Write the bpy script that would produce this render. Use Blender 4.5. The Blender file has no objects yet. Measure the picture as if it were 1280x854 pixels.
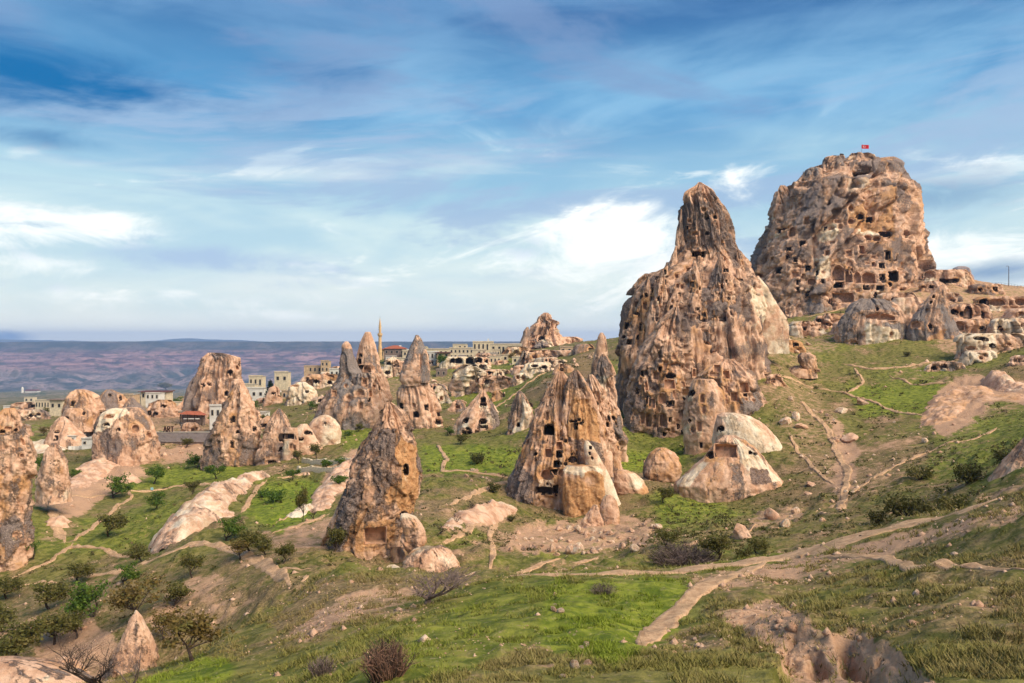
import bpy, bmesh, math, random
import numpy as np
from mathutils import Vector, Matrix
scene = bpy.context.scene
COL = scene.collection
# ---------------------------------------------------------------- camera
# eye at the origin, looking level along +Y; 1 metre at depth d spans F/d photo pixels
F = 1000.0; CX = 640.0; CY = 427.0
cam = bpy.data.cameras.new('camera'); cam.lens = 36*F/1280; cam.sensor_width = 36
cam.clip_start = 0.5; cam.clip_end = 60000
camo = bpy.data.objects.new('camera', cam); COL.objects.link(camo)
camo.location = (0, 0, 0); camo.rotation_euler = (math.radians(90), 0, 0)
scene.camera = camo
# ---------------------------------------------------------------- light
SUN_EL = math.radians(44); SUN_AZ = math.radians(128)    # azimuth clockwise from +Y
sund = Vector((math.sin(SUN_AZ)*math.cos(SUN_EL), math.cos(SUN_AZ)*math.cos(SUN_EL), math.sin(SUN_EL)))
sl = bpy.data.lights.new('sun', 'SUN'); sl.energy = 2.0; sl.angle = math.radians(45); sl.color = (1.0, 0.87, 0.69)
so = bpy.data.objects.new('sun', sl); COL.objects.link(so)
so.rotation_euler = sund.to_track_quat('Z', 'Y').to_euler()
scene.view_settings.view_transform = 'Standard'; scene.view_settings.look = 'None'
scene.view_settings.exposure = 1.55; scene.view_settings.gamma = 1.0
scene.view_settings.use_curve_mapping = False
cy = scene.cycles
cy.max_bounces = 4; cy.diffuse_bounces = 2; cy.glossy_bounces = 2; cy.transmission_bounces = 2
cy.volume_bounces = 0; cy.transparent_max_bounces = 6; cy.caustics_reflective = False; cy.caustics_refractive = False
cy.use_denoising = True
cy.use_adaptive_sampling = True; cy.adaptive_threshold = 0.02
# ---------------------------------------------------------------- sky: clear-sky model under broken cloud
world = bpy.data.worlds.new('World'); scene.world = world; world.use_nodes = True
def sky_nodes():
    nt = world.node_tree; N = nt.nodes; L = nt.links
    for n in list(N): N.remove(n)
    def nd(t, **kw):
        n = N.new(t)
        for k, v in kw.items(): setattr(n, k, v)
        return n
    def val(s, x):
        if isinstance(x, (int, float)): s.default_value = x
        else: L.new(x, s)
    def m(op, a, b=None, c=None, clamp=False):
        n = nd('ShaderNodeMath', operation=op); n.use_clamp = clamp
        val(n.inputs[0], a)
        if b is not None: val(n.inputs[1], b)
        if c is not None: val(n.inputs[2], c)
        return n.outputs[0]
    def ss(x, lo, hi):
        n = nd('ShaderNodeMapRange', interpolation_type='SMOOTHSTEP')
        val(n.inputs[0], x); n.inputs[1].default_value = lo; n.inputs[2].default_value = hi
        return n.outputs[0]
    def mix(f, a, b):
        n = nd('ShaderNodeMix', data_type='RGBA'); val(n.inputs[0], f)
        for s, c in ((n.inputs[6], a), (n.inputs[7], b)):
            if isinstance(c, tuple): s.default_value = (*c, 1)
            else: L.new(c, s)
        return n.outputs[2]
    tc = nd('ShaderNodeTexCoord'); sep = nd('ShaderNodeSeparateXYZ'); L.new(tc.outputs['Generated'], sep.inputs[0])
    x, y, z = sep.outputs
    az = m('ARCTAN2', x, y)
    hyp = m('SQRT', m('ADD', m('MULTIPLY', x, x), m('MULTIPLY', y, y)))
    el = m('DIVIDE', z, m('MAXIMUM', hyp, 0.02))
    elp = m('MAXIMUM', el, 0.0)
    def vec(a, b, c=0.0):
        n = nd('ShaderNodeCombineXYZ'); val(n.inputs[0], a); val(n.inputs[1], b); val(n.inputs[2], c); return n.outputs[0]
    def noise(v, scale, det, rough=0.55, dist=0.0):
        n = nd('ShaderNodeTexNoise'); L.new(v, n.inputs['Vector']); n.inputs['Scale'].default_value = scale
        n.inputs['Detail'].default_value = det; n.inputs['Roughness'].default_value = rough; n.inputs['Distortion'].default_value = dist
        return n.outputs[0]
    sky = nd('ShaderNodeTexSky', sky_type='NISHITA'); sky.sun_disc = False
    sky.sun_elevation = SUN_EL; sky.sun_rotation = SUN_AZ; sky.altitude = 1300; sky.air_density = 1.3; sky.dust_density = 0.6; sky.ozone_density = 2.0
    skm = nd('ShaderNodeVectorMath', operation='SCALE'); L.new(sky.outputs[0], skm.inputs[0]); skm.inputs[3].default_value = 0.075
    # elevation as tan, compressed like cloud decks seen edge-on
    lay = m('DIVIDE', 1.0, m('ADD', elp, 0.13))
    # big soft grey-blue deck, streaks run gently down to the right
    v1 = vec(m('MULTIPLY', az, 1.0), m('ADD', m('MULTIPLY', elp, 3.6), m('MULTIPLY', az, 0.25)), 3.1)
    n1 = noise(v1, 1.9, 5, 0.5, 0.5)
    n2 = noise(vec(m('MULTIPLY', az, 1.0), m('ADD', m('MULTIPLY', elp, 3.0), m('MULTIPLY', az, -0.35)), 7.7), 4.3, 8, 0.6, 0.7)
    vw = vec(m('MULTIPLY', az, 0.8), m('MULTIPLY', elp, 7.0), 1.3)
    n3 = noise(vw, 3.0, 7, 0.55, 0.4)
    # colour of the deck by elevation
    def ramp(f, stops):
        n = nd('ShaderNodeValToRGB'); val(n.inputs[0], f); e = n.color_ramp.elements
        n.color_ramp.interpolation = 'EASE'
        while len(e) > 1: e.remove(e[-1])
        e[0].position = stops[0][0]; e[0].color = (*stops[0][1], 1)
        for p, c in stops[1:]:
            k = e.new(p); k.color = (*c, 1)
        return n.outputs[0]
    deck = ramp(elp, SKY_STOPS)
    dark = ramp(elp, SKY_DARK)
    # lighter and darker sheets
    sheet = m('ADD', m('MULTIPLY', n1, 0.65), m('MULTIPLY', n2, 0.35))
    base = mix(ss(sheet, 0.40, 0.60), dark, deck)
    base = mix(0.12, base, skm.outputs[0])
    def blob(a0, e0, wa, we):
        da = m('DIVIDE', m('SUBTRACT', az, a0), wa); de = m('DIVIDE', m('SUBTRACT', el, e0), we)
        q = m('ADD', m('MULTIPLY', da, da), m('MULTIPLY', de, de))
        return m('POWER', 2.718, m('MULTIPLY', q, -1.0))
    # lit cloud gaps: white banks low in the sky, plus what the noise gives all round
    low = m('MULTIPLY', ss(elp, 0.0, 0.06), m('SUBTRACT', 1.0, ss(elp, 0.16, 0.30)))
    bank = m('MULTIPLY', ss(n2, 0.56, 0.66), m('MULTIPLY', low, 0.5))
    bl = None
    for b in SKY_BANKS:
        o = m('MULTIPLY', blob(*b[:4]), b[4]); bl = o if bl is None else m('MAXIMUM', bl, o)
    cell = noise(vec(az, m('MULTIPLY', elp, 2.2), 5.5), 9.0, 9, 0.66, 0.5)
    lit = m('ADD', bank, ss(m('ADD', m('MULTIPLY', bl, 0.75), m('MULTIPLY', m('SUBTRACT', cell, 0.5), 1.5)), 0.28, 0.80))
    base = mix(m('MINIMUM', lit, 1.0), base, SKY_WHITE)
    # layered grey-blue cloud between the breaks
    lay_n = noise(vec(m('MULTIPLY', az, 0.9), m('ADD', m('MULTIPLY', elp, 5.5), m('MULTIPLY', az, -0.5)), 9.9), 2.6, 9, 0.62, 0.5)
    band = m('MULTIPLY', ss(elp, 0.06, 0.13), m('SUBTRACT', 1.0, ss(elp, 0.24, 0.38)))
    base = mix(m('MULTIPLY', m('MULTIPLY', ss(lay_n, 0.47, 0.60), band), m('SUBTRACT', 0.78, m('MULTIPLY', m('MINIMUM', lit, 1.0), 0.6))), base, SKY_LAYER)
    up_n = noise(vec(m('MULTIPLY', az, 1.0), m('ADD', m('MULTIPLY', elp, 2.6), m('MULTIPLY', az, 0.3)), 2.2), 3.2, 8, 0.6, 0.4)
    base = mix(m('MULTIPLY', m('MULTIPLY', ss(up_n, 0.48, 0.64), ss(elp, 0.18, 0.32)), 0.62), base, SKY_UPPER)
    # thin wisps
    base = mix(m('MULTIPLY', ss(n3, 0.52, 0.72), m('MULTIPLY', low, 0.55)), base, SKY_WISP)
    gl = None
    for b in SKY_BLUES:
        o = m('MULTIPLY', blob(*b[:4]), b[4]); gl = o if gl is None else m('MAXIMUM', gl, o)
    blue = ss(m('ADD', gl, m('MULTIPLY', m('SUBTRACT', n2, 0.5), 1.4)), 0.30, 0.85)
    base = mix(blue, base, SKY_BLUE)
    gr = None
    for b in SKY_GREYS:
        o = m('MULTIPLY', blob(*b[:4]), b[4]); gr = o if gr is None else m('MAXIMUM', gr, o)
    base = mix(m('MULTIPLY', ss(m('ADD', gr, m('MULTIPLY', m('SUBTRACT', cell, 0.5), 1.3)), 0.35, 0.9), 0.8), base, SKY_GREY)
    bg = nd('ShaderNodeBackground'); L.new(base, bg.inputs[0]); bg.inputs[1].default_value = SKY_STRENGTH
    out = nd('ShaderNodeOutputWorld'); L.new(bg.outputs[0], out.inputs[0])
def lin(r, g, b):
    f = lambda c: (c/255/12.92 if c <= 10 else ((c/255+0.055)/1.055)**2.4)
    return (f(r), f(g), f(b))
SKY_STRENGTH = 2**-1.55*1.16
SKY_STOPS = [(0.0, (1.15,1.14,1.0)), (0.045, lin(238,246,240)), (0.13, lin(216,236,236)), (0.20, lin(184,218,230)), (0.29, lin(136,188,224)), (0.43, lin(98,146,194)), (0.8, lin(104,142,184))]
SKY_DARK = [(0.0, (1.05,1.06,0.98)), (0.045, lin(216,234,236)), (0.13, lin(182,214,228)), (0.20, lin(146,192,220)), (0.29, lin(84,152,202)), (0.43, lin(52,106,164)), (0.8, lin(60,104,152))]
SKY_LAYER = lin(158,184,214); SKY_UPPER = lin(126,152,192); SKY_WHITE = (1.12, 1.12, 1.06); SKY_WISP = lin(226,234,236); SKY_BLUE = lin(20,108,168); SKY_GREY = lin(168,192,222)
# azimuth, elevation, width, height, weight (radians / tangent)
SKY_BANKS = [(0.0,0.05,0.3,0.03,.5),(0.2,0.10,0.12,0.05,.75),(-0.45,0.05,0.2,0.02,.5),(-0.25,0.14,0.2,0.02,.35),(-0.52,0.125,0.13,0.032,0.9),(-0.50,0.085,0.10,0.022,0.7),(0.13,0.135,0.13,0.05,1.05),(0.05,0.09,0.17,0.045,0.65),(0.27,0.19,0.06,0.03,0.8),(0.52,0.10,0.14,0.03,0.85),(0.50,0.20,0.08,0.02,0.6),(0.42,0.09,0.05,0.05,0.9),(-0.3,0.03,0.3,0.012,0.45)]
SKY_BLUES = [(-0.55,0.29,0.2,0.06,0.9),(-0.36,0.34,0.25,0.05,0.5),(-0.52,0.22,0.15,0.02,.5),(-0.08,0.30,0.12,0.025,0.3),(0.27,0.15,0.04,0.03,0.5),(0.54,0.075,0.08,0.02,0.5),(0.48,0.16,0.16,0.035,0.45),(-0.57,0.005,0.05,0.01,0.7)]
SKY_GREYS = [(-0.36,0.095,0.22,0.022,0.8),(-0.24,0.07,0.2,0.014,0.4),(-0.55,0.06,0.12,0.012,0.4),(0.02,0.12,0.06,0.035,0.5),(0.3,0.05,0.1,0.02,.5)]
sky_nodes()
# ---------------------------------------------------------------- numpy noise
def _h(ix, iy, iz, seed):
    n = (ix.astype(np.int64)*374761393 + iy.astype(np.int64)*668265263 + iz.astype(np.int64)*2147483647 + seed*1274126177) & 0xffffffff
    n = ((n ^ (n >> 13)) * 1274126177) & 0xffffffff
    n = ((n ^ (n >> 16)) * 2246822519) & 0xffffffff
    return ((n ^ (n >> 15)) & 0xffffff).astype(np.float32)/np.float32(0xffffff)
def vnoise(p, seed=0):
    p = np.asarray(p, dtype=np.float64); i = np.floor(p).astype(np.int64); f = (p-i).astype(np.float32)
    f = f*f*f*(f*(f*6-15)+10)
    x, y, z = i[..., 0], i[..., 1], i[..., 2]; fx, fy, fz = f[..., 0], f[..., 1], f[..., 2]
    def l(a, b, t): return a+(b-a)*t
    c = [[[_h(x+a, y+b, z+k, seed) for k in (0, 1)] for b in (0, 1)] for a in (0, 1)]
    return l(l(l(c[0][0][0], c[1][0][0], fx), l(c[0][1][0], c[1][1][0], fx), fy),
             l(l(c[0][0][1], c[1][0][1], fx), l(c[0][1][1], c[1][1][1], fx), fy), fz)*2-1      # -1..1
def fbm(p, seed=0, octv=4, gain=0.5):
    p = np.asarray(p, dtype=np.float64); s = 0; a = 1; t = 0
    for o in range(octv):
        s = s + a*vnoise(p*(2.03**o)+o*17.3, seed+o*7); t += a; a *= gain
    return s/t
def worley(p, seed=0):
    p = np.asarray(p, dtype=np.float64); i = np.floor(p).astype(np.int64)
    f1 = np.full(p.shape[:-1], 9.0, np.float32); f2 = f1.copy(); cid = np.zeros(p.shape[:-1], np.float32); off = np.zeros(p.shape, np.float32)
    for a in (-1, 0, 1):
        for b in (-1, 0, 1):
            for c in (-1, 0, 1):
                x, y, z = i[..., 0]+a, i[..., 1]+b, i[..., 2]+c
                v = np.stack([p[..., 0]-x-_h(x, y, z, seed), p[..., 1]-y-_h(x, y, z, seed+1), p[..., 2]-z-_h(x, y, z, seed+2)], -1).astype(np.float32); d = np.sqrt((v*v).sum(-1))
                nn = d < f1
                f2 = np.where(nn, f1, np.minimum(f2, d)); cid = np.where(nn, _h(x, y, z, seed+3), cid); off = np.where(nn[..., None], v, off); f1 = np.where(nn, d, f1)
    return f1, f2, cid, off
def sstep(x, a, b):
    t = np.clip((x-a)/(b-a), 0, 1); return t*t*(3-2*t)
def inpoly(X, Y, poly):
    r = np.zeros(X.shape, bool); n = len(poly)
    for k in range(n):
        x0, y0 = poly[k]; x1, y1 = poly[(k+1) % n]
        if y0 == y1: continue
        c = ((y0 > Y) != (y1 > Y)) & (X < (x1-x0)*(Y-y0)/(y1-y0)+x0)
        r ^= c
    return r
def pix(P):
    d = np.maximum(P[..., 1], 0.01)
    return CX+F*P[..., 0]/d, CY-F*P[..., 2]/d
def at(px, py, d): return Vector(((px-CX)/F*d, d, (CY-py)/F*d))
# ---------------------------------------------------------------- objects
def tag(o, label=None, cat=None, group=None, kind=None):
    if label: o['label'] = label
    if cat: o['category'] = cat
    if group: o['group'] = group
    if kind: o['kind'] = kind
    return o
def empty(name, loc, rz=0):
    o = bpy.data.objects.new(name, None); COL.objects.link(o); o.location = loc; o.rotation_euler = (0, 0, rz); o.empty_display_size = 0.2
    return o
def mesh_np(name, V, faces, smooth=False, quads=True):
    me = bpy.data.meshes.new(name); V = np.asarray(V, np.float32).reshape(-1, 3); faces = np.asarray(faces, np.int32)
    k = faces.shape[1]
    me.vertices.add(len(V)); me.vertices.foreach_set('co', V.ravel())
    me.loops.add(faces.size); me.loops.foreach_set('vertex_index', faces.ravel())
    me.polygons.add(len(faces)); me.polygons.foreach_set('loop_start', np.arange(0, faces.size, k, dtype=np.int32))
    me.polygons.foreach_set('loop_total', np.full(len(faces), k, np.int32))
    if smooth: me.polygons.foreach_set('use_smooth', np.ones(len(faces), bool))
    me.update(calc_edges=True)
    return me
def link(name, me, mat=None, parent=None, loc=None, rot=None):
    o = bpy.data.objects.new(name, me); COL.objects.link(o)
    if mat is not None and not me.materials: me.materials.append(mat)
    if parent is not None: o.parent = parent
    if loc is not None: o.location = loc
    if rot is not None: o.rotation_euler = rot
    return o
def vcol(me, name, A):
    A = np.asarray(A, np.float32)
    if A.shape[1] == 3: A = np.concatenate([A, np.ones((len(A), 1), np.float32)], 1)
    at_ = me.color_attributes.new(name, 'FLOAT_COLOR', 'POINT'); at_.data.foreach_set('color', A.ravel())
def grid_faces(nr, nc, wrap=False):
    r = np.arange(nr-1)[:, None]; c = np.arange(nc if wrap else nc-1)[None, :]; c2 = (c+1) % nc
    return np.stack([r*nc+c, r*nc+c2, (r+1)*nc+c2, (r+1)*nc+c], -1).reshape(-1, 4)
class MB:                      # collects simple solids into one mesh
    def __init__(s): s.v = []; s.f = []
    def quadstrip(s, rings, cap0=True, cap1=True, closed=True):
        n = len(rings[0]); o = len(s.v)
        for r in rings: s.v += [tuple(p) for p in r]
        for j in range(len(rings)-1):
            for i in range(n if closed else n-1):
                a = o+j*n+i; b = o+j*n+(i+1) % n
                s.f.append((a, b, b+n, a+n))
        if cap0: s.f.append(tuple(o+i for i in range(n))[::-1])
        if cap1: s.f.append(tuple(o+(len(rings)-1)*n+i for i in range(n)))
        return s
    def box(s, x0, x1, y0, y1, z0, z1, tx=1, ty=1):
        cx, cy_ = (x0+x1)/2, (y0+y1)/2
        b = [(x0, y0, z0), (x1, y0, z0), (x1, y1, z0), (x0, y1, z0)]
        t = [(cx+(x-cx)*tx, cy_+(y-cy_)*ty, z1) for x, y, _ in b]
        return s.quadstrip([b, t])
    def tube(s, pts, rad, n=6):
        rings = []
        for k, p in enumerate(pts):
            p = Vector(p); a = Vector(pts[max(k-1, 0)]); b = Vector(pts[min(k+1, len(pts)-1)])
            t = (b-a); t = t.normalized() if t.length > 1e-9 else Vector((0, 0, 1))
            u = t.cross(Vector((0.31, 0.95, 0.05))).normalized(); w = t.cross(u); r = rad[k] if isinstance(rad, (list, tuple)) else rad
            rings.append([p+(u*math.cos(2*math.pi*i/n)+w*math.sin(2*math.pi*i/n))*r for i in range(n)])
        return s.quadstrip(rings)
    def lathe(s, prof, n=12, c=(0, 0)):
        return s.quadstrip([[(c[0]+r*math.cos(2*math.pi*i/n), c[1]+r*math.sin(2*math.pi*i/n), z) for i in range(n)] for r, z in prof])
    def build(s, name, mat, parent=None, loc=None, rot=None, smooth=False):
        me = bpy.data.meshes.new(name); me.from_pydata(s.v, [], s.f)
        if smooth:
            for p in me.polygons: p.use_smooth = True
        return link(name, me, mat, parent, loc, rot)
def copy_tree(o, parent=None):
    c = o.copy(); COL.objects.link(c); c.parent = parent
    for ch in [x for x in KIDS.get(o.name, [])]:
        k = copy_tree(ch, c)
    return c
KIDS = {}
def kids(o):
    KIDS[o.name] = list(o.children)
    for c in o.children: kids(c)
    return o
# ---------------------------------------------------------------- material helper
class NT:
    def __init__(s, name):
        s.m = bpy.data.materials.new(name); s.m.use_nodes = True; s.nt = s.m.node_tree
        s.b = s.nt.nodes['Principled BSDF']; s.b.inputs['Roughness'].default_value = 0.9
        s.b.inputs['Specular IOR Level'].default_value = 0.15
    def n(s, t, **kw):
        n = s.nt.nodes.new(t)
        for k, v in kw.items(): setattr(n, k, v)
        return n
    def set(s, sock, v):
        if isinstance(v, (int, float)): sock.default_value = v
        elif isinstance(v, tuple): sock.default_value = (*v, 1) if len(sock.default_value) == 4 and len(v) == 3 else v
        else: s.nt.links.new(v, sock)
    def math(s, op, a, b=None, clamp=False):
        n = s.n('ShaderNodeMath', operation=op); n.use_clamp = clamp; s.set(n.inputs[0], a)
        if b is not None: s.set(n.inputs[1], b)
        return n.outputs[0]
    def ss(s, x, lo, hi, a=0.0, b=1.0):
        n = s.n('ShaderNodeMapRange', interpolation_type='SMOOTHSTEP'); s.set(n.inputs[0], x)
        n.inputs[1].default_value = lo; n.inputs[2].default_value = hi; n.inputs[3].default_value = a; n.inputs[4].default_value = b
        return n.outputs[0]
    def mix(s, f, a, b, blend='MIX'):
        n = s.n('ShaderNodeMix', data_type='RGBA', blend_type=blend); s.set(n.inputs[0], f); s.set(n.inputs[6], a); s.set(n.inputs[7], b)
        return n.outputs[2]
    def obj(s, scale=None):
        n = s.n('ShaderNodeTexCoord'); o = n.outputs['Object']
        if scale:
            mp = s.n('ShaderNodeMapping'); s.nt.links.new(o, mp.inputs[0]); mp.inputs['Scale'].default_value = scale; o = mp.outputs[0]
        return o
    def noise(s, vec, scale, det=4, rough=0.55, dist=0.0):
        n = s.n('ShaderNodeTexNoise'); s.nt.links.new(vec, n.inputs['Vector'])
        n.inputs['Scale'].default_value = scale; n.inputs['Detail'].default_value = det; n.inputs['Roughness'].default_value = rough; n.inputs['Distortion'].default_value = dist
        return n.outputs[0]
    def vor(s, vec, scale, feat='F1', out=0):
        n = s.n('ShaderNodeTexVoronoi', feature=feat); s.nt.links.new(vec, n.inputs['Vector']); n.inputs['Scale'].default_value = scale
        return n.outputs[out]
    def attr(s, name):
        n = s.n('ShaderNodeAttribute'); n.attribute_name = name
        sp = s.n('ShaderNodeSeparateColor'); s.nt.links.new(n.outputs['Color'], sp.inputs[0])
        return sp.outputs[0], sp.outputs[1], sp.outputs[2], n.outputs['Alpha']
    def bump(s, h, dist, strength=1.0, prev=None):
        n = s.n('ShaderNodeBump'); s.set(n.inputs['Height'], h); n.inputs['Distance'].default_value = dist; n.inputs['Strength'].default_value = strength
        if prev is not None: s.nt.links.new(prev, n.inputs['Normal'])
        return n.outputs[0]
    def done(s, col, nrm=None, rough=None):
        s.set(s.b.inputs['Base Color'], col)
        if nrm is not None: s.nt.links.new(nrm, s.b.inputs['Normal'])
        if rough is not None: s.set(s.b.inputs['Roughness'], rough)
        return s.m
def simple(name, col, var=0.25, scale=2.0, rough=0.85, bump=0.0):
    t = NT(name); o = t.obj(); n = t.noise(o, scale, 5, 0.6)
    d = tuple(c*(1-var) for c in col); b = tuple(min(1, c*(1+var)) for c in col)
    return t.done(t.mix(t.ss(n, 0.3, 0.7), d, b), t.bump(n, bump) if bump else None, rough)
# ---------------------------------------------------------------- terrain: a height field through surveyed points
# each entry: where the ground is seen in the photo (px, py) and how far away that ground is (metres)
SURVEY = [
 # camera's own hill
 (60,860,46),(160,854,37),(300,854,24),(450,854,17),(640,854,14),(800,854,13.5),(960,854,13),(1120,854,12),(1280,854,11),
 (480,822,19),(640,790,22),(760,790,21),(820,790,22.5),(950,770,21),(1060,760,20),(1180,760,17),(1280,740,17.5),
 (1020,815,16.5),(1090,815,15.5),
 (240,826,41),(330,772,37),(400,722,45),(440,716,42),(530,750,33),(520,722,43),(640,722,38),(760,716,38),(860,712,40),(920,704,40),(1000,690,39),(1080,672,38),(1150,654,37),(1220,636,35),(1280,618,33),
 (1000,735,28),(1130,710,27),(1280,670,24),(420,770,31),(360,800,29),
 # hollow behind that hill: the ground first drops out of sight
 (160,880,52),(240,850,52),(330,800,50),(400,742,56),(460,734,54),(520,738,55),(580,738,53),(640,738,52),(700,736,52),(760,734,52),(860,730,54),(920,722,53),(1000,708,52),(1080,692,51),(1150,676,50),(1220,656,48),(1290,640,45),
 (620,692,74),(560,672,78),(500,730,60),(700,692,78),(800,692,74),(860,690,70),(920,690,68),(1000,668,68),(1100,648,70),(1180,628,66),(1250,606,62),(1290,590,60),
 # left valley with its ridge path
 (250,680,84),(300,692,74),(370,724,60),(360,712,64),(180,700,95),(140,722,88),(230,740,68),(180,790,62),(120,830,58),(60,850,56),(20,800,70),(60,750,82),(20,730,95),
 (50,692,104),(100,642,130),(30,650,118),(180,612,150),(220,602,156),(330,592,150),(300,642,112),(340,642,106),(340,668,92),(400,660,92),(200,690,96),(260,632,118),(120,610,150),(60,625,135),
 (400,622,120),(430,582,146),(380,600,140),(560,612,110),(600,592,124),(560,562,150),(590,640,96),(640,640,106),(700,660,102),(620,660,92),
 # middle
 (840,562,160),(780,582,140),(820,642,102),(800,622,112),(900,642,104),(960,642,100),(850,625,112),(1000,602,114),(1050,562,135),(1100,602,98),(1200,602,84),(1280,562,84),(1150,560,118),
 (1050,502,170),(1000,482,188),(1000,432,226),(1050,412,240),(1100,462,200),(1200,502,150),(1200,452,198),(1280,500,140),(1280,440,190),(1250,402,235),(1200,382,255),(1250,358,285),(1280,362,280),(1180,348,300),(1120,372,270),(960,420,235),(972,440,206),(968,470,184),(965,505,165),
 (740,452,255),(700,462,240),(690,480,215),(620,472,295),(600,442,390),(650,442,380),(700,432,400),(740,428,380),(550,446,450),(480,446,480),(400,472,400),(360,492,330),(430,522,225),(430,548,185),(590,512,228),(640,502,220),(540,542,180),(620,545,165),(690,520,170),
 (300,512,300),(330,545,210),(250,570,190),(200,522,290),(200,560,205),(100,522,320),(30,522,345),(60,560,215),(20,600,160),
 # plain beyond
 (30,508,500),(150,508,480),(250,512,450),(330,500,430),(30,502,800),(150,501,800),(280,500,800),(400,500,800),(520,500,800),(640,500,800),(760,500,800),(900,500,800),(1100,500,800),(1300,500,800),
 (30,497,1500),(300,497,1500),(600,497,1500),(900,497,1500),(1250,497,1500),(30,491,3000),(300,491,3000),(600,491,3000),(900,491,3000),(1250,491,3000),
 (30,487,6000),(600,487,6000),(1250,487,6000),(30,460,14000),(600,460,14000),(1250,460,14000),
 # back of the castle hill and of the town ridge
 (1000,395,330),(1150,390,380),(1290,400,400),(700,450,520),(560,462,600),(450,475,560),(850,410,330),
]
def survey_pts():
    W = [tuple(at(*s)) for s in SURVEY]
    for ph in (-85, -60, -42, -25, 0, 25, 42, 60, 85):          # the ground underfoot
        for r, z in ((1.0, -1.75), (4.0, -2.55), (8.0, -3.9 + 0.004*ph)):
            W.append((math.sin(math.radians(ph))*r, math.cos(math.radians(ph))*r, z))
    for ph, r, z in ((-48, 20, -9), (-48, 60, -22), (-48, 130, -27), (-48, 400, -38), (48, 20, -5.5), (48, 45, -5), (48, 100, -7), (48, 200, 4), (48, 300, 20), (48, 500, 5), (48, 1000, -70), (-48, 1000, -75), (-48, 3000, -195), (48, 3000, -195)):
        W.append((math.sin(math.radians(ph))*r, math.cos(math.radians(ph))*r, z))
    return np.array(W)
WP = survey_pts()
def polar(x, y):
    ph = np.arctan2(x, y); r = np.sqrt(x*x+y*y); ph = np.clip(ph, -0.9, 0.9)
    return np.stack([ph*2.4, np.log(np.maximum(r, 0.8))], -1)
def tps_kernel(d2): return np.where(d2 > 1e-12, 0.5*d2*np.log(np.maximum(d2, 1e-12)), 0)
WQ = polar(WP[:, 0], WP[:, 1])
def tps_fit():
    n = len(WQ); d2 = ((WQ[:, None]-WQ[None])**2).sum(-1)
    # fit the tangent of the dip angle (z / r): even residuals on screen
    r = np.sqrt(WP[:, 0]**2+WP[:, 1]**2); t = WP[:, 2]/r*np.minimum(r, 30)**0.5
    K = tps_kernel(d2)+np.eye(n)*3e-4; Pm = np.concatenate([np.ones((n, 1)), WQ], 1)
    A = np.block([[K, Pm], [Pm.T, np.zeros((3, 3))]]); b = np.concatenate([t, np.zeros(3)])
    return np.linalg.solve(A, b)
TPSW = tps_fit()
def height0(x, y):
    x = np.asarray(x, float); y = np.asarray(y, float); sh = x.shape; x = x.ravel(); y = y.ravel(); out = np.empty(len(x))
    for s in range(0, len(x), 40000):
        q = polar(x[s:s+40000], y[s:s+40000]); d2 = ((q[:, None]-WQ[None])**2).sum(-1)
        out[s:s+40000] = tps_kernel(d2) @ TPSW[:-3] + TPSW[-3] + q @ TPSW[-2:]
    r = np.maximum(np.sqrt(x*x+y*y), 0.8)
    out = out*r/np.minimum(r, 30)**0.5
    # gentle natural relief
    p = np.stack([x, y, np.zeros_like(x)], -1)
    far = np.clip(r/60, 0.12, 1)
    out = out+fbm(p/38, 5, 3)*1.2*far*np.clip((r-30)/60, 0, 1)*np.clip(900/r, 0, 1)+fbm(p/9, 6, 3)*0.55*np.clip(r/80, 0.25, 1)
    out = out+fbm(p/400, 8, 4)*np.clip((r-700)/1500, 0, 1)*14
    return out.reshape(sh)
RN = 680; RMIN = 2.5; RMID = 470.0
RR = np.concatenate([[0.3, 1.0, 1.8], np.exp(np.linspace(math.log(RMIN), math.log(RMID), RN)), np.exp(np.linspace(math.log(RMID*1.015), math.log(14000), 150))])
PH = np.concatenate([np.linspace(-0.68, 0.68, 600), np.linspace(0.68, 2*math.pi-0.68, 56)[1:-1]])
GX = RR[:, None]*np.sin(PH)[None]; GY = RR[:, None]*np.cos(PH)[None]
GZ = height0(GX, GY)
def tufts():
    p = np.stack([GX, GY, GZ], -1); r = RR[:, None]
    n1 = fbm(p/1.3, 21, 3); n2 = fbm(p/0.42, 22, 2); n3 = fbm(p/4.0, 23, 3)
    dense = sstep(fbm(p/11, 24, 2), -0.25, 0.3)
    z = np.maximum(n1, -0.1)*0.34*np.clip(r/25, 0.35, 2.2)*(0.3+0.7*dense) + n2*0.09*np.clip(1-(r-15)/45, 0, 1)*(0.4+0.6*dense) + n3*0.3*np.clip(r/40, 0.3, 1.5)
    return z*np.clip((600-r)/200, 0, 1)
GZ = GZ+tufts()
def hollow():
    # an eroded pit in the near slope: its far wall stands as a bare earth bank with undercut burrows
    P = np.stack([GX, GY, GZ], -1); PX, PY = pix(P); n = fbm(P/.8, 301, 3); n2 = fbm(P/.25, 302, 2)
    x = PX+14*n+4*n2; y = PY+10*fbm(P/.7, 303, 3)+3*n2; near = (GY > 5) & (GY < 22)
    m_ = np.zeros(GX.shape)
    for poly, dep in (([(985,792),(1030,800),(1066,792),(1112,812),(1150,842),(1180,900),(985,900),(968,830)], .42), ([(900,770),(960,752),(1000,770),(985,800),(930,800)], .3)):
        a = sum(inpoly(x+dx, y+dy, poly) for dx, dy in ((0, 0), (3, 4), (-3, 4), (0, -8), (0, -16), (6, -12), (-6, -20)))/7.0; m_ += a*dep
    for cx_, cy_, rx, ry, dep in ((1021, 818, 12, 12, .35), (1064, 812, 14, 14, .5), (1092, 828, 14, 13, .5)):
        m_ += dep*np.clip(1.4-((x-cx_)/rx)**2-((y-cy_)/ry)**2, 0, 1)
    return -m_*near
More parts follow.
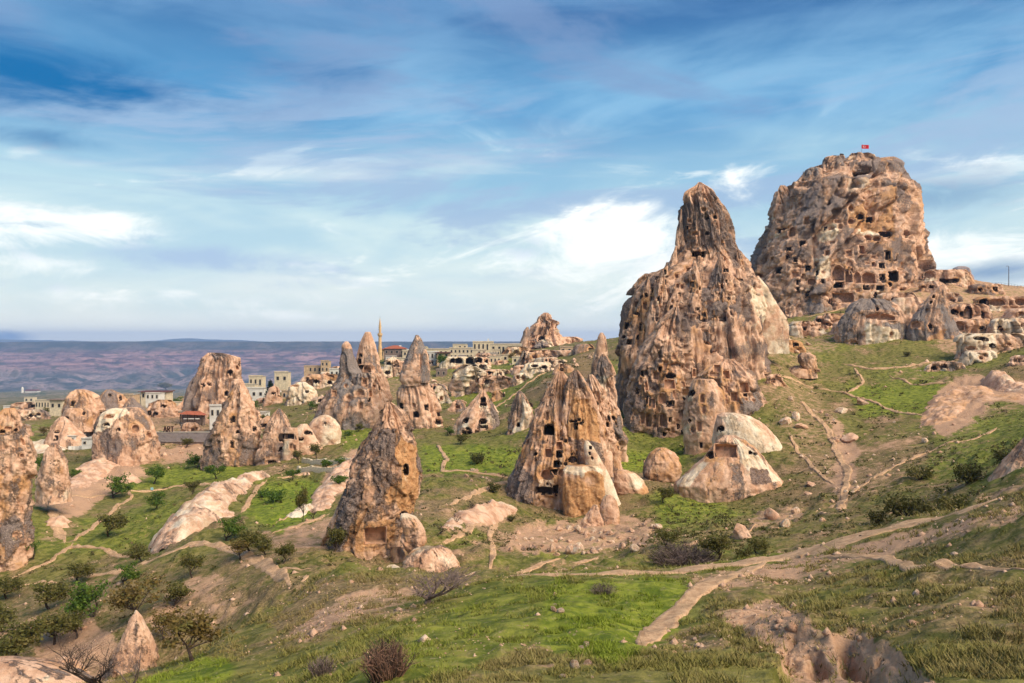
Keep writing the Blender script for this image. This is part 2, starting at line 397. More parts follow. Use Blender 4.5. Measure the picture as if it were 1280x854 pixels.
GZ = GZ+hollow()
NC = len(PH); LR = np.log(RR)
PHF = 0.68
def ground_z(x, y):
    """height of the ground mesh (bilinear in its own grid), front sector only"""
    x = np.asarray(x, float); y = np.asarray(y, float); r = np.sqrt(x*x+y*y); ph = np.arctan2(x, y)
    fi = np.interp(np.log(np.maximum(r, 0.31)), LR, np.arange(len(RR))); fj = np.clip((ph+PHF)/(2*PHF)*599, 0, 598.999)
    i = np.clip(fi.astype(int), 0, len(RR)-2); j = fj.astype(int); a = fi-i; b = fj-j
    return (GZ[i, j]*(1-a)+GZ[i+1, j]*a)*(1-b)+(GZ[i, j+1]*(1-a)+GZ[i+1, j+1]*a)*b
def hit(px, py, dmin=3.0, dmax=9000.0):
    """first point of the ground seen at a photo position, beyond dmin"""
    ds = np.exp(np.linspace(math.log(dmin), math.log(dmax), 4000)); X = (px-CX)/F*ds
    below = (CY-py)/F*ds < ground_z(X, ds)
    k = int(np.argmax(below)) if below.any() else len(ds)-1
    if k == 0 and dmin > 3:                                   # already under ground: come out first
        up = np.argmax(~below); k2 = np.argmax(below[up:])+up; k = k2 if below[up:].any() else up
    d = ds[k]; x = (px-CX)/F*d
    return Vector((x, d, float(ground_z(x, d))))
# ---------------------------------------------------------------- ground mesh and its cover
def ground_mat():
    t = NT('turf_and_soil'); o = t.obj(); dirt, lush, dry, dist = t.attr('cover')
    nf = t.noise(o, 5.0, 6, 0.65); nm = t.noise(o, 1.1, 6, 0.62); nl = t.noise(o, 0.16, 5, 0.6)
    sp = t.noise(o, 2.6, 3, 0.7)
    olive = t.mix(t.ss(nm, 0.36, 0.64), (0.090, 0.090, 0.018), (0.230, 0.200, 0.055))
    lushc = t.mix(t.ss(nm, 0.38, 0.62), (0.090, 0.130, 0.010), (0.235, 0.265, 0.026))
    dryc = t.mix(t.ss(nf, 0.38, 0.62), (0.125, 0.080, 0.038), (0.320, 0.215, 0.105))
    c = t.mix(t.math('MULTIPLY', lush, 1.0, True), olive, lushc)
    edge = t.math('ADD', dry, t.math('MULTIPLY', t.math('SUBTRACT', nm, 0.5), 1.6))
    c = t.mix(t.math('MULTIPLY', t.ss(edge, 0.30, 0.75), 0.9), c, dryc)
    c = t.mix(t.math('MULTIPLY', t.ss(sp, 0.60, 0.70), 0.6), c, (0.045, 0.036, 0.014))
    soil = t.mix(t.ss(nf, 0.35, 0.65), (0.340, 0.190, 0.110), (0.540, 0.335, 0.210))
    soil = t.mix(t.ss(nl, 0.40, 0.62), soil, (0.50, 0.30, 0.18))
    e2 = t.math('ADD', dirt, t.math('MULTIPLY', t.math('SUBTRACT', t.noise(o, 0.75, 7, 0.68), 0.5), 1.5))
    c = t.mix(t.ss(e2, 0.34, 0.74), c, soil)
    # far plain: field strips, orchards
    mp = t.obj((0.0016, 0.0075, 1)); fld = t.noise(mp, 3.0, 6, 0.7, 0.4); fl2 = t.noise(mp, 9.0, 4, 0.7)
    plain = t.mix(t.ss(fld, 0.42, 0.58), (0.055, 0.080, 0.030), (0.290, 0.215, 0.145))
    plain = t.mix(t.ss(fl2, 0.53, 0.62), plain, (0.035, 0.060, 0.022))
    c = t.mix(dist, c, plain)
    fleck = t.noise(o, 3.7, 5, 0.75); c = t.mix(t.math('MULTIPLY', t.ss(fleck, 0.57, 0.66), t.math('SUBTRACT', 0.55, t.math('MULTIPLY', dist, 0.55))), c, (0.40, 0.29, 0.17))
    h = t.math('ADD', t.math('MULTIPLY', nf, 0.5), nm)
    return t.done(c, t.bump(h, 0.16, 0.9), 0.95)
PATCH_DIRT = [
 ([(1160,530),(1172,492),(1190,474),(1216,464),(1240,474),(1290,478),(1290,512),(1245,500),(1226,520),(1200,538),(1180,546)], 1.0),
 ([(40,628),(95,600),(140,568),(200,590),(150,606),(112,640),(95,650)], 0.85),
 ([(895,768),(960,748),(1004,766),(1030,790),(1066,784),(1114,804),(1156,838),(1180,870),(985,870),(975,815),(930,798)], 0.8),
 ([(350,802),(392,764),(440,738),(480,738),(470,756),(430,780),(385,802)], 0.75), ([(170,780),(210,735),(260,712),(300,715),(250,750),(200,785)], 0.6),
 ([(20,860),(60,780),(110,770),(150,800),(140,860)], 0.75), ([(1030,508),(1052,530),(1078,562),(1066,612),(1052,640),(1034,600),(1046,565)], 0.8),
 ([(622,690),(650,650),(720,650),(790,640),(835,660),(800,685),(700,695)], 0.7), ([(395,640),(404,600),(446,556),(466,572),(424,620)], 0.9),
 ([(940,640),(1000,630),(1010,650),(930,668)], 0.6), ([(335,668),(420,640),(430,690),(350,690)], 0.6), ([(560,650),(640,628),(650,642),(600,662)], 0.8),
 ([(190,560),(260,545),(262,575),(200,580)], 0.85), ([(100,520),(210,500),(330,505),(330,545),(200,560),(100,560)], 0.55), ([(420,480),(620,455),(650,470),(560,500),(430,500)], 0.45),
 ([(960,470),(1010,470),(1080,560),(1150,600),(1060,640),(985,580)], 0.42), ([(1080,530),(1240,530),(1200,580),(1090,590)], 0.36), ([(860,722),(1000,696),(1150,660),(1280,625),(1280,650),(1000,722),(900,740)], 0.72), ([(1140,340),(1290,350),(1290,430),(1200,455),(1100,380)], 0.62), ([(960,400),(1060,395),(1050,440),(990,450)], 0.5), ([(940,440),(1000,440),(1040,480),(960,520)], 0.4),
]
PATCH_LUSH = [
 ([(300,645),(332,604),(400,600),(404,640),(350,668)], 1.0), ([(680,726),(862,722),(850,790),(770,835),(670,810)], 0.85), ([(525,558),(650,556),(640,596),(530,594)], 0.9),
 ([(140,612),(200,582),(300,578),(320,596),(230,608)], 0.8), ([(1055,482),(1180,478),(1190,520),(1080,520)], 0.8), ([(760,566),(860,558),(850,592),(770,590)], 0.9), ([(560,500),(640,440),(700,440),(620,520)], 0.6),
 ([(600,740),(690,720),(680,800),(560,850),(420,860)], 0.55), ([(100,650),(230,620),(200,690),(90,690)], 0.55), ([(820,610),(880,620),(930,645),(820,660)], 0.7), ([(1180,520),(1290,520),(1290,590),(1150,600)], 0.5),
 ([(160,860),(250,820),(300,830),(280,860)], 0.9), ([(440,520),(470,540),(440,570),(420,545)], 0.7),
]
PATCH_DRY = [
 ([(330,780),(400,720),(520,718),(500,760),(380,805)], 0.75), ([(1000,640),(1290,610),(1290,760),(1000,740)], 0.45), ([(640,500),(745,432),(770,450),(720,500)], 0.8), ([(0,730),(170,720),(240,800),(140,860),(0,860)], 0.6),
 ([(960,440),(1060,500),(1040,620),(960,560)], 0.5), ([(860,720),(1000,700),(1010,760),(880,780)], 0.5), ([(180,700),(330,690),(370,740),(260,800),(180,790)], 0.55),
]
def soft(PX, PY, polys, jit, seed):
    m = np.zeros(PX.shape, np.float32)
    for poly, w in polys:
        a = sum(inpoly(PX+jit[0]*k1+dx, PY+jit[1]*k1+dy, poly).astype(np.float32) for k1, dx, dy in ((.6, 0, 0), (1, 5, 2), (1.5, -5, -2), (1.2, 3, -4), (-1, -3, 4), (2.0, 0, 0)))/6
        m = np.maximum(m, a*w)
    return m
def build_ground():
    P = np.stack([GX, GY, GZ], -1); r = np.broadcast_to(RR[:, None], GX.shape)
    PX, PY = pix(P)
    j = (fbm(np.stack([PX/14, PY/9, PX*0], -1), 3, 3)*9, fbm(np.stack([PX/14, PY/9, PX*0+5], -1), 4, 3)*6)
    front = (GY > 2)
    n1 = fbm(P/16, 31, 4); n2 = fbm(P/5, 32, 4); n3 = fbm(P/40, 33, 3)
    # slope of the ground shows bare soil where steep
    gz = np.gradient(GZ, axis=0)/np.maximum(np.gradient(RR), 1e-3)[:, None]
    dirt = np.clip(0.25+0.45*n2+0.25*n1, 0, 0.55)+0.25*sstep(np.abs(gz), 0.45, 0.8)
    lush = np.clip(0.02+0.75*n1+0.5*n3, 0, 1)
    dry = np.clip(0.46+0.6*n2-0.4*n3, 0, 1)
    D = soft(PX, PY, PATCH_DIRT, j, 1)*front; Lm = soft(PX, PY, PATCH_LUSH, j, 2)*front; Ym = soft(PX, PY, PATCH_DRY, j, 3)*front
    dirt = np.clip(np.maximum(dirt*(1-0.8*Lm), D), 0, 1); lush = np.clip(np.maximum(lush*(1-Ym), Lm), 0, 1); dry = np.clip(np.maximum(dry*(1-0.85*Lm), Ym), 0, 1)
    dist = sstep(r, 420, 800)
    A = np.stack([dirt, lush, dry, dist], -1).reshape(-1, 4)
    me = mesh_np('ground', P.reshape(-1, 3), grid_faces(len(RR), NC, True)[:, ::-1], smooth=True)
    vcol(me, 'cover', A)
    o = link('ground', me, ground_mat()); tag(o, kind='structure')
    return A.reshape(*GX.shape, 4)
# ---------------------------------------------------------------- tuff rock
def rock_mat():
    t = NT('tuff_rock'); o = t.obj(); crust, orange, pale, cool = t.attr('mask')
    nf = t.noise(o, 3.2, 7, 0.68); nm = t.noise(o, 0.7, 6, 0.62); nb = t.noise(o, 9.0, 4, 0.7)
    st = t.noise(t.obj((1.6, 1.6, 0.22)), 1.5, 5, 0.65)
    base = t.mix(t.ss(nm, 0.36, 0.64), (0.480, 0.268, 0.165), (0.730, 0.475, 0.325))
    w = t.math('ADD', orange, t.math('MULTIPLY', t.math('SUBTRACT', nf, 0.5), 0.9))
    base = t.mix(t.ss(w, 0.35, 0.85), base, t.mix(t.ss(nf, 0.35, 0.65), (0.430, 0.205, 0.085), (0.600, 0.340, 0.165)))
    w = t.math('ADD', crust, t.math('ADD', t.math('MULTIPLY', t.math('SUBTRACT', nf, 0.5), 1.3), t.math('MULTIPLY', t.math('SUBTRACT', st, 0.5), 1.0)))
    warm = t.mix(t.ss(nb, 0.40, 0.62), (0.185, 0.115, 0.088), (0.420, 0.280, 0.210))
    grey = t.mix(t.ss(nb, 0.40, 0.62), (0.190, 0.158, 0.145), (0.430, 0.360, 0.320))
    cm = t.ss(w, 0.28, 0.68); base = t.mix(cm, base, t.mix(cool, warm, grey))
    w = t.math('ADD', pale, t.math('MULTIPLY', t.math('SUBTRACT', nf, 0.5), 0.9))
    base = t.mix(t.ss(w, 0.40, 0.75), base, t.mix(t.ss(nm, 0.36, 0.64), (0.620, 0.450, 0.290), (0.800, 0.670, 0.500)))
    h = t.math('ADD', t.math('MULTIPLY', nf, 0.6), t.math('MULTIPLY', nb, 0.18))
    h = t.math('MULTIPLY', h, t.math('ADD', t.math('MULTIPLY', cm, 0.75), 0.45))
    return t.done(base, t.bump(h, 0.65, 1.0), 0.93)
ROCK = rock_mat()
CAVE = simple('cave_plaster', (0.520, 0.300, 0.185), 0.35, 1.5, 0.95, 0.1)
CAVE_DARK = simple('cave_shade', (0.060, 0.040, 0.030), 0.3, 1.5, 0.95)  # near-black lining: the shade inside deep openings put into the colour
GRID_CACHE = {}
def outline(shape, rnd):
    if shape == 'arch':
        p = [(-1, -1), (1, -1)]+[(math.cos(a)*1.0, 0.15+math.sin(a)*0.85) for a in np.linspace(0, math.pi, 8)]
    elif shape == 'round':
        p = [(math.cos(a), math.sin(a)) for a in np.linspace(0, 2*math.pi, 11)[:-1]]
    elif shape == 'cave':
        p = [(-1, -0.9), (0, -1), (1, -0.85), (1.0, 0.1), (0.6, 0.75), (0, 1), (-0.65, 0.8), (-1.05, 0.2)]
    else:
        p = [(-1, -1), (0, -1.02), (1, -1), (1, 0), (0.98, 0.95), (0, 1.0), (-0.98, 0.97), (-1, 0)]
    return [(x+rnd.uniform(-.07, .07), y+rnd.uniform(-.07, .07)) for x, y in p]
def insideness(shape, u, v):
    if shape == 'arch': return np.where(v > 0.15, np.sqrt(u*u+((v-0.15)/0.85)**2), np.maximum(np.abs(u), np.abs(v)))
    if shape in ('round', 'cave'): return np.sqrt(u*u+v*v)
    return np.maximum(np.abs(u), np.abs(v))
def rock_body(parent, name, d, prof, k=0.85, seed=1, A=1.0, flute=1.0, strata=0.6, block=1.0, crust=0.35, orange=0.1, pale=0.0, cool=0.3,
              windows=(), patches=(), res=1.15, extend=30, cdy=0.0, q=2.2, yaw=0.0, pits=1.0, shear=0.0, fs=1.0):
    s = d/F; prof = sorted(prof); py = np.array([p[0] for p in prof], float)
    ys = np.arange(py[0], py[-1]+0.01, res); ye = np.arange(py[-1]+res*2, py[-1]+extend, res*3)
    Y = np.concatenate([ys, ye]); xl = np.interp(Y, py, [p[1] for p in prof]); xr = np.interp(Y, py, [p[2] for p in prof])
    if name not in ('boulder_body', 'split_piece', 'seat', 'cap', 'cap_spur', 'finial', 'slab', 'fin', 'ledge_face', 'spire'):     # rooted in the ground: never narrower below
        w_ = int(np.argmax(xr-xl)); xl[w_:] = np.minimum.accumulate(xl[w_:]); xr[w_:] = np.maximum.accumulate(xr[w_:])
    over = np.maximum(Y-py[-1], 0); xl = xl-over*0.1; xr = xr+over*0.1
    a = np.maximum((xr-xl)/2, 0.4); c = (xl+xr)/2; amax = a.max()
    nf = int(np.clip(math.pi*amax*0.95/res, 24, 420)); nb = max(nf//6, 8)
    th = np.concatenate([np.linspace(-math.pi-0.3, 0.3, nf), np.linspace(0.3, math.pi-0.3, nb)[1:-1]])
    ct, st = np.cos(th), np.sin(th); sup = (np.abs(ct)**q+np.abs(st)**q)**(-1/q)
    n = len(th); m = len(Y)
    U = np.broadcast_to(th[None]*amax*0.8, (m, n)); Yb = np.broadcast_to(Y[:, None], (m, n))
    # pixel-sized local frame (x right, y away, z up), all in units of one photo pixel at this depth
    X = c[:, None]+a[:, None]*(ct*sup)[None]; Dp = a[:, None]*k*(st*sup)[None]; Z = -Yb
    Q = np.stack([X, Dp, Z+0*X], -1); Qn = Q+np.array([0, d*7.7, seed*131.0])
    fade = np.clip(a/16, 0.12, 1)[:, None]
    cyl = np.stack([ct[None]*amax*0.55+0*X, st[None]*amax*0.55+0*X, Z/9.0+seed*31], -1)
    # fan-shaped frame: features run down the flanks, sheared where the bedding dips
    Qf = np.stack([(ct*sup)[None]*amax*0.85-shear*Z, (st*sup)[None]*amax*k*0.85+0*X, Z+seed*131.0+0*X], -1)
    fl = fbm(Qf/np.array([15, 15, 130]), seed+40, 4, 0.55); groove = 1-np.minimum(np.abs(fl)*3.2, 1)
    Dsp = 3.6*A*fbm(Qn/52, seed, 3)+flute*(3.2*fl-2.6*groove**2)
    Dsp += 1.8*A*fbm(Qn/17, seed+3, 3)
    zz = np.stack([X*0.012, Dp*0.012, (Z+0.18*X+4*fbm(Qn/40, seed+9, 2))/9.0], -1)
    sn = vnoise(zz, seed+11); Dsp += strata*1.7*np.sign(sn)*np.minimum(np.abs(sn)*2.2, 1)
    for cs, amp, zs in ((30.0*fs, 1.15*min(fs, 1.2), 2.3), (13.0*fs, 0.8, 1.7), (6.0, 0.5, 1.2)):              # angular facets: each cell is a tilted plane
        f1, f2, cid, off = worley((Qf+3.0*fbm(Qn/14, seed+77, 2)[..., None])/np.array([cs, cs, cs*zs]), seed+13+int(cs))
        h2 = np.mod(cid*7919.0, 1.0)*2-1; h3 = np.mod(cid*104729.0, 1.0)*2-1
        edge = sstep(f2-f1, 0.0, 0.06)
        Dsp += block*amp*((cid-0.5)*4.6+(off[..., 0]*h2+off[..., 2]*h3)*cs*0.34/max(amp, 1)-1.8*(1-edge))
    fine = fbm(Qn/6.0, seed+17, 3); Dsp += 1.5*A*fine
    pit = fbm(Qn/7.5, seed+19, 2); Dsp -= pits*4.5*np.clip(pit-0.36, 0, 0.5)
    Dsp = np.where(Dsp > 3.5, 3.5+(Dsp-3.5)*0.5, Dsp)*fade
    nx, ny = ct*k, st; nl = np.sqrt(nx*nx+ny*ny); nx, ny = nx/nl, ny/nl
    X = X+Dsp*nx[None]; Dp = Dp+Dsp*ny[None]; Zp = Z+fade*1.2*fbm(Qn/9, seed+23, 2)
    P = np.stack([(X-CX)*s, d+cdy+Dp*s, (CY+Zp)*s], -1)
    # weathering masks
    st1 = fbm(cyl/7, seed+50, 4); big = fbm(Qn/34, seed+51, 3); med = fbm(Qn/12, seed+52, 3)
    conv = (Dsp-fbm(Qn/17, seed+3, 1))/6.0
    M = np.zeros((m, n, 4), np.float32)
    M[..., 0] = crust+0.85*big+0.55*st1+0.35*med+0.10*conv
    M[..., 1] = orange+0.8*fbm(Qn/26, seed+53, 3)+0.3*med
    M[..., 2] = pale+0.85*fbm(Qn/22, seed+54, 3)-0.10+0.2*med-0.25*(M[..., 0] > 0.6)
    M[..., 3] = np.clip(cool+0.5*big, 0, 1)
    PX, PY = pix(P); front = np.broadcast_to((st < 0.25)[None], (m, n))
    jx = PX+3.5*fbm(Qn/9, seed+60, 2); jy = PY+3.5*fbm(Qn/9, seed+61, 2)
    N = np.cross(np.gradient(P, axis=1), np.gradient(P, axis=0)); N /= np.maximum(np.linalg.norm(N, axis=-1, keepdims=True), 1e-9)
    rad = np.stack([nx[None]+0*X, ny[None]+0*X, 0*X], -1)
    N = np.where((N*rad).sum(-1, keepdims=True) < 0, -N, N)
    for poly, ch, inset in patches:
        msk = (inpoly(jx, jy, poly) & front)
        for key, v in ch.items():
            i = 'crust orange pale cool'.split().index(key); M[..., i] = np.where(msk, v+0.12*med, M[..., i])
        if inset: P = P-rad*(msk*inset*s)[..., None]
    ii = np.arange(m)[:, None]; rnd = random.Random(seed*7+3)
    lin_ = []
    for w in windows:
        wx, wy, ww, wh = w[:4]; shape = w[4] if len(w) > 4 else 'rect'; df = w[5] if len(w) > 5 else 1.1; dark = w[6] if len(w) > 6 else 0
        d2 = (PX-wx)**2+((PY-wy))**2+np.where(front, 0, 1e9)+np.where(P[..., 1] < d+cdy+0.3*amax*s, 0, 400)
        near = d2 < max(9, (ww*0.6)**2)
        if not near.any():
            if d2.min() > 60: continue
            near = d2 <= d2.min()+1e-6
        cpt = P[near].mean(0); nrm = N[near].mean(0); nrm[2] = np.clip(nrm[2], -0.15, 0.45)
        nh = nrm[:2]/max(np.linalg.norm(nrm[:2]), 1e-6); tc = -cpt[:2]/np.linalg.norm(cpt[:2]); nh = nh*0.75+tc*0.45; nh /= np.linalg.norm(nh)
        nrm = np.array([nh[0], nh[1], nrm[2]]); nrm /= np.linalg.norm(nrm)
        tv = np.array([-nh[1], nh[0], 0.0])
        if tv[0] < 0: tv = -tv
        bv = np.cross(tv, nrm)
        if bv[2] < 0: bv = -bv
        hw, hh = ww*s/2, wh*s/2
        rel = P-cpt; u = (rel @ tv)/hw; v = (rel @ bv)/hh; dn = rel @ nrm
        zone = front & (np.abs(dn) < max(hw, hh)*1.6+1.5*s)
        ins = insideness(shape, u, v)
        hole = zone & (ins < 1.06); dep = df*min(hw, hh)*2
        off = float(np.clip(np.percentile(dn[zone & (ins < 1.5)], 35) if (zone & (ins < 1.5)).any() else 0, -2*s, 2*s))
        fresh = zone & (ins < 1.75+0.5*rnd.random())
        M[..., 0] = np.where(fresh, M[..., 0]-0.35, M[..., 0]); M[..., 1] = np.where(fresh, M[..., 1]+0.25*rnd.random(), M[..., 1])
        if rnd.random() < 0.35:
            pz = zone & (np.abs(u) < 1.3) & (v < -0.8) & (v > -2.6); M[..., 2] = np.where(pz, M[..., 2]+0.45, M[..., 2])
        P = P-np.where(hole, dep*1.25+1.2*s-off+dn, 0)[..., None]*nrm
        # lining of the opening
        ol = outline(shape, rnd); z0 = off-0.45*s
        ring = lambda sc, dd: [tuple(cpt+tv*(x*hw*sc)+bv*(y*hh*sc)+nrm*dd) for x, y in ol]
        g = 1+2.2*s/max(min(hw, hh)*2, 1e-3)
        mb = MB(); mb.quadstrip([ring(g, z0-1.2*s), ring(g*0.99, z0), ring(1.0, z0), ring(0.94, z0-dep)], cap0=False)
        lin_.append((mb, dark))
    base = Vector((float((c[-1]-CX)*s), d+cdy, float((CY-py[-1])*s)))
    if parent is not None: base = Vector(parent.location)
    Vv = P.reshape(-1, 3)-np.array(base)[None]
    fc = grid_faces(m, n, True)
    top = np.concatenate([Vv, (Vv[:n].mean(0)+np.array([0, 0, 0.3*s]))[None]])
    me = mesh_np(name, top, fc, smooth=True)
    # close the tip
    bm = bmesh.new(); bm.from_mesh(me); bm.verts.ensure_lookup_table(); ap = bm.verts[len(top)-1]
    for i in range(n):
        try: bm.faces.new((bm.verts[(i+1) % n], bm.verts[i], ap)).smooth = True
        except ValueError: pass
    bm.to_mesh(me); bm.free()
    MM = np.concatenate([M.reshape(-1, 4), M.reshape(-1, 4)[:1]])
    vcol(me, 'mask', np.clip(MM, 0, 1))
    o = link(name, me, ROCK, parent, None if parent is not None else base)
    for mb, dark in lin_:
        mb.v = [tuple(np.array(p)-np.array(base)) for p in mb.v]
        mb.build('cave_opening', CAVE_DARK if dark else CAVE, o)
    return o
def scatter(poly, n, seed, wr=(4, 8), hr=(4, 10), mind=9, avoid=(), dark=0.28):
    """openings in uneven clusters, as dwellings were cut"""
    r = random.Random(seed); xs = [p[0] for p in poly]; ysr = [p[1] for p in poly]; out = []; tries = 0
    cen = [(r.uniform(min(xs), max(xs)), r.uniform(min(ysr), max(ysr))) for _ in range(max(n//5, 2))]
    while len(out) < n and tries < n*80:
        tries += 1; cx_, cy_ = r.choice(cen); sp = (max(xs)-min(xs))*.13+6; x = r.gauss(cx_, sp); y = r.gauss(cy_, sp*.6)
        if r.random() < .2: x = r.uniform(min(xs), max(xs)); y = r.uniform(min(ysr), max(ysr))
        if not inpoly(np.array([x]), np.array([y]), poly)[0]: continue
        if any(abs(x-o[0]) < mind*0.45+o[2]*0.5 and abs(y-o[1]) < mind*0.45+o[3]*0.5 for o in list(out)+list(avoid)): continue
        big = r.random(); w = r.uniform(*wr)*(1.6 if big > .88 else .7 if big < .4 else 1); h = min(r.uniform(*hr), w*1.9)
        dk = r.random() < dark
        out.append((x, y, w, h, r.choice(['rect', 'rect', 'rect', 'arch', 'round', 'cave']), r.uniform(1.0, 1.6) if dk else r.uniform(.25, .6), 1 if dk else 0))
    return out
def flank_cones(main, d, k, specs, seed, pool=(), **op):
    """side pinnacles grown out of a main profile: (px, top, base, half width at base, lean)"""
    main = sorted(main); py = [p[0] for p in main]; out = []
    for i, (px, t, b, hw, ln) in enumerate(specs):
        ym = t+(b-t)*.55; xl = np.interp(ym, py, [p[1] for p in main]); xr = np.interp(ym, py, [p[2] for p in main]); a = (xr-xl)/2; xm = px-ln*.55
        u = min(abs(xm-(xl+xr)/2)/a, .96); dep = d-k*a*math.sqrt(1-u*u)*d/F+.25*hw*d/F
        H = b-t; o = dict(k=.8, seed=seed+i*3, A=.7, flute=1.2, strata=.15, block=1.0, crust=.3, orange=.2, pale=.08, cool=.3, extend=75); o.update(op)
        r = random.Random(seed+i); o['crust'] += r.uniform(-.2, .2); o['pale'] += r.uniform(-.1, .25); o['orange'] += r.uniform(-.1, .2)
        if hw > 9: o['windows'] = scatter([(px-ln*.3-hw*.2, t+H*.22), (px-ln*.3+hw*.3, t+H*.22), (px-ln+hw*.7, b), (px-ln-hw*.7, b)], int(hw*.75), seed+i, (2.8, 5.5), (3, 8), 6, (), .5)
        mine = [w for w in pool if cone_hit(w, (px, t, b, hw, ln)) and not any(cone_hit(w, c) for c in specs[i+1:])]
        o['windows'] = mine+[w for w in o.get('windows', []) if not any(abs(w[0]-q[0]) < 7 and abs(w[1]-q[1]) < 7 for q in mine)]
        prof = [(t, px-1.2, px+1.2)]+[(t+H*f, px-ln*f-hw*g, px-ln*f+hw*g) for f, g in ((.08, .16), (.25, .36), (.5, .62), (.75, .84), (1.0, 1.0))]
        out.append(('pinnacle', dep, prof, o))
    return out
def rock(name, d, label, cat, bodies, gx=None, gy=None, group=None):
    """one formation: bodies = [(part name, depth, profile, options)]"""
    p0 = bodies[0]; pr = sorted(p0[2]); bx = (pr[-1][1]+pr[-1][2])/2
    loc = Vector(((bx-CX)/F*d, d, 0)); loc.z = float(ground_z(loc.x, loc.y))
    e = empty(name, loc); tag(e, label, cat, group)
    for nm, dd, prof, op in bodies: rock_body(e, nm, dd, prof, **op)
    return e
COVER = build_ground()
R_ = lambda *a: list(a)
# ---------------------------------------------------------------- the castle rock
cw = [(981,291,12,6,'rect',1.2,1),(990,290,7,11,'arch',1.0,0),(1008,276,5,8),(1003,304,6,7,'rect',1.3,1),(958,311,4,4,'rect',1.5,1),(986,311,5,5,'rect',1.5,1),(966,324,5,4),(951,345,10,7,'rect',1,0),(974,339,6,7,'rect',1.4,1),
      (1014,352,9,8,'round',.8,0),(1010,368,5,6,'rect',1.5,1),(1048,340,13,20,'arch',.7,0),(1060,345,8,14,'arch',.8,0),(1047,354,9,8,'rect',1.2,1),(1072,347,8,13,'arch',.6,0),(1086,347,15,13,'arch',.7,0),(1103,346,5,8,'rect',1.3,1),(1116,345,13,10,'rect',1.0,1),(1132,347,9,10,'arch',1.0,1),
      (1053,372,22,11,'rect',.8,0),(1058,377,5,4,'rect',1.2,1),(1036,377,4,5,'rect',1.5,1),(1064,260,6,7,'round',.8,0),(1064,276,7,7,'round',.9,0),(1075,272,8,8,'cave',.8,1),(1086,275,7,6,'rect',1.2,1),(1108,293,13,6,'rect',1.0,1),(1086,297,9,7,'cave',1,0),(1095,298,8,6,'cave',1,0),(1128,298,6,10,'rect',1.2,1),(1110,319,5,9,'rect',1.2,1),(1078,312,6,9,'rect',1,0),(1120,322,4,7,'arch',1,1),(1133,323,6,8,'arch',1,1),(1125,320,4,6,'rect',1,0),
      (1120,235,17,9,'cave',.7,0),(1075,218,18,5,'rect',1.2,1),(1112,229,8,6,'rect',1,1),(1053,205,2.5,16,'rect',1.2,1),(1020,330,6,5),(1034,316,5,6),(1040,303,6,4),(1010,335,5,6,'rect',1.2,1),(1092,330,4,6),(1064,338,4,6),(1083,360,6,5,'rect',1.2,1),(1100,360,7,4,'rect',1,1),(1128,362,6,4)]
cw += scatter([(960,300),(1035,290),(1035,385),(965,385)], 15, 11, (3,6), (3,7), 8, cw) + scatter([(1040,300),(1140,300),(1145,365),(1040,385)], 13, 12, (3,6), (3,8), 8, cw) + scatter([(1000,235),(1130,240),(1135,295),(985,285)], 8, 13, (3,5), (3,6), 9, cw)
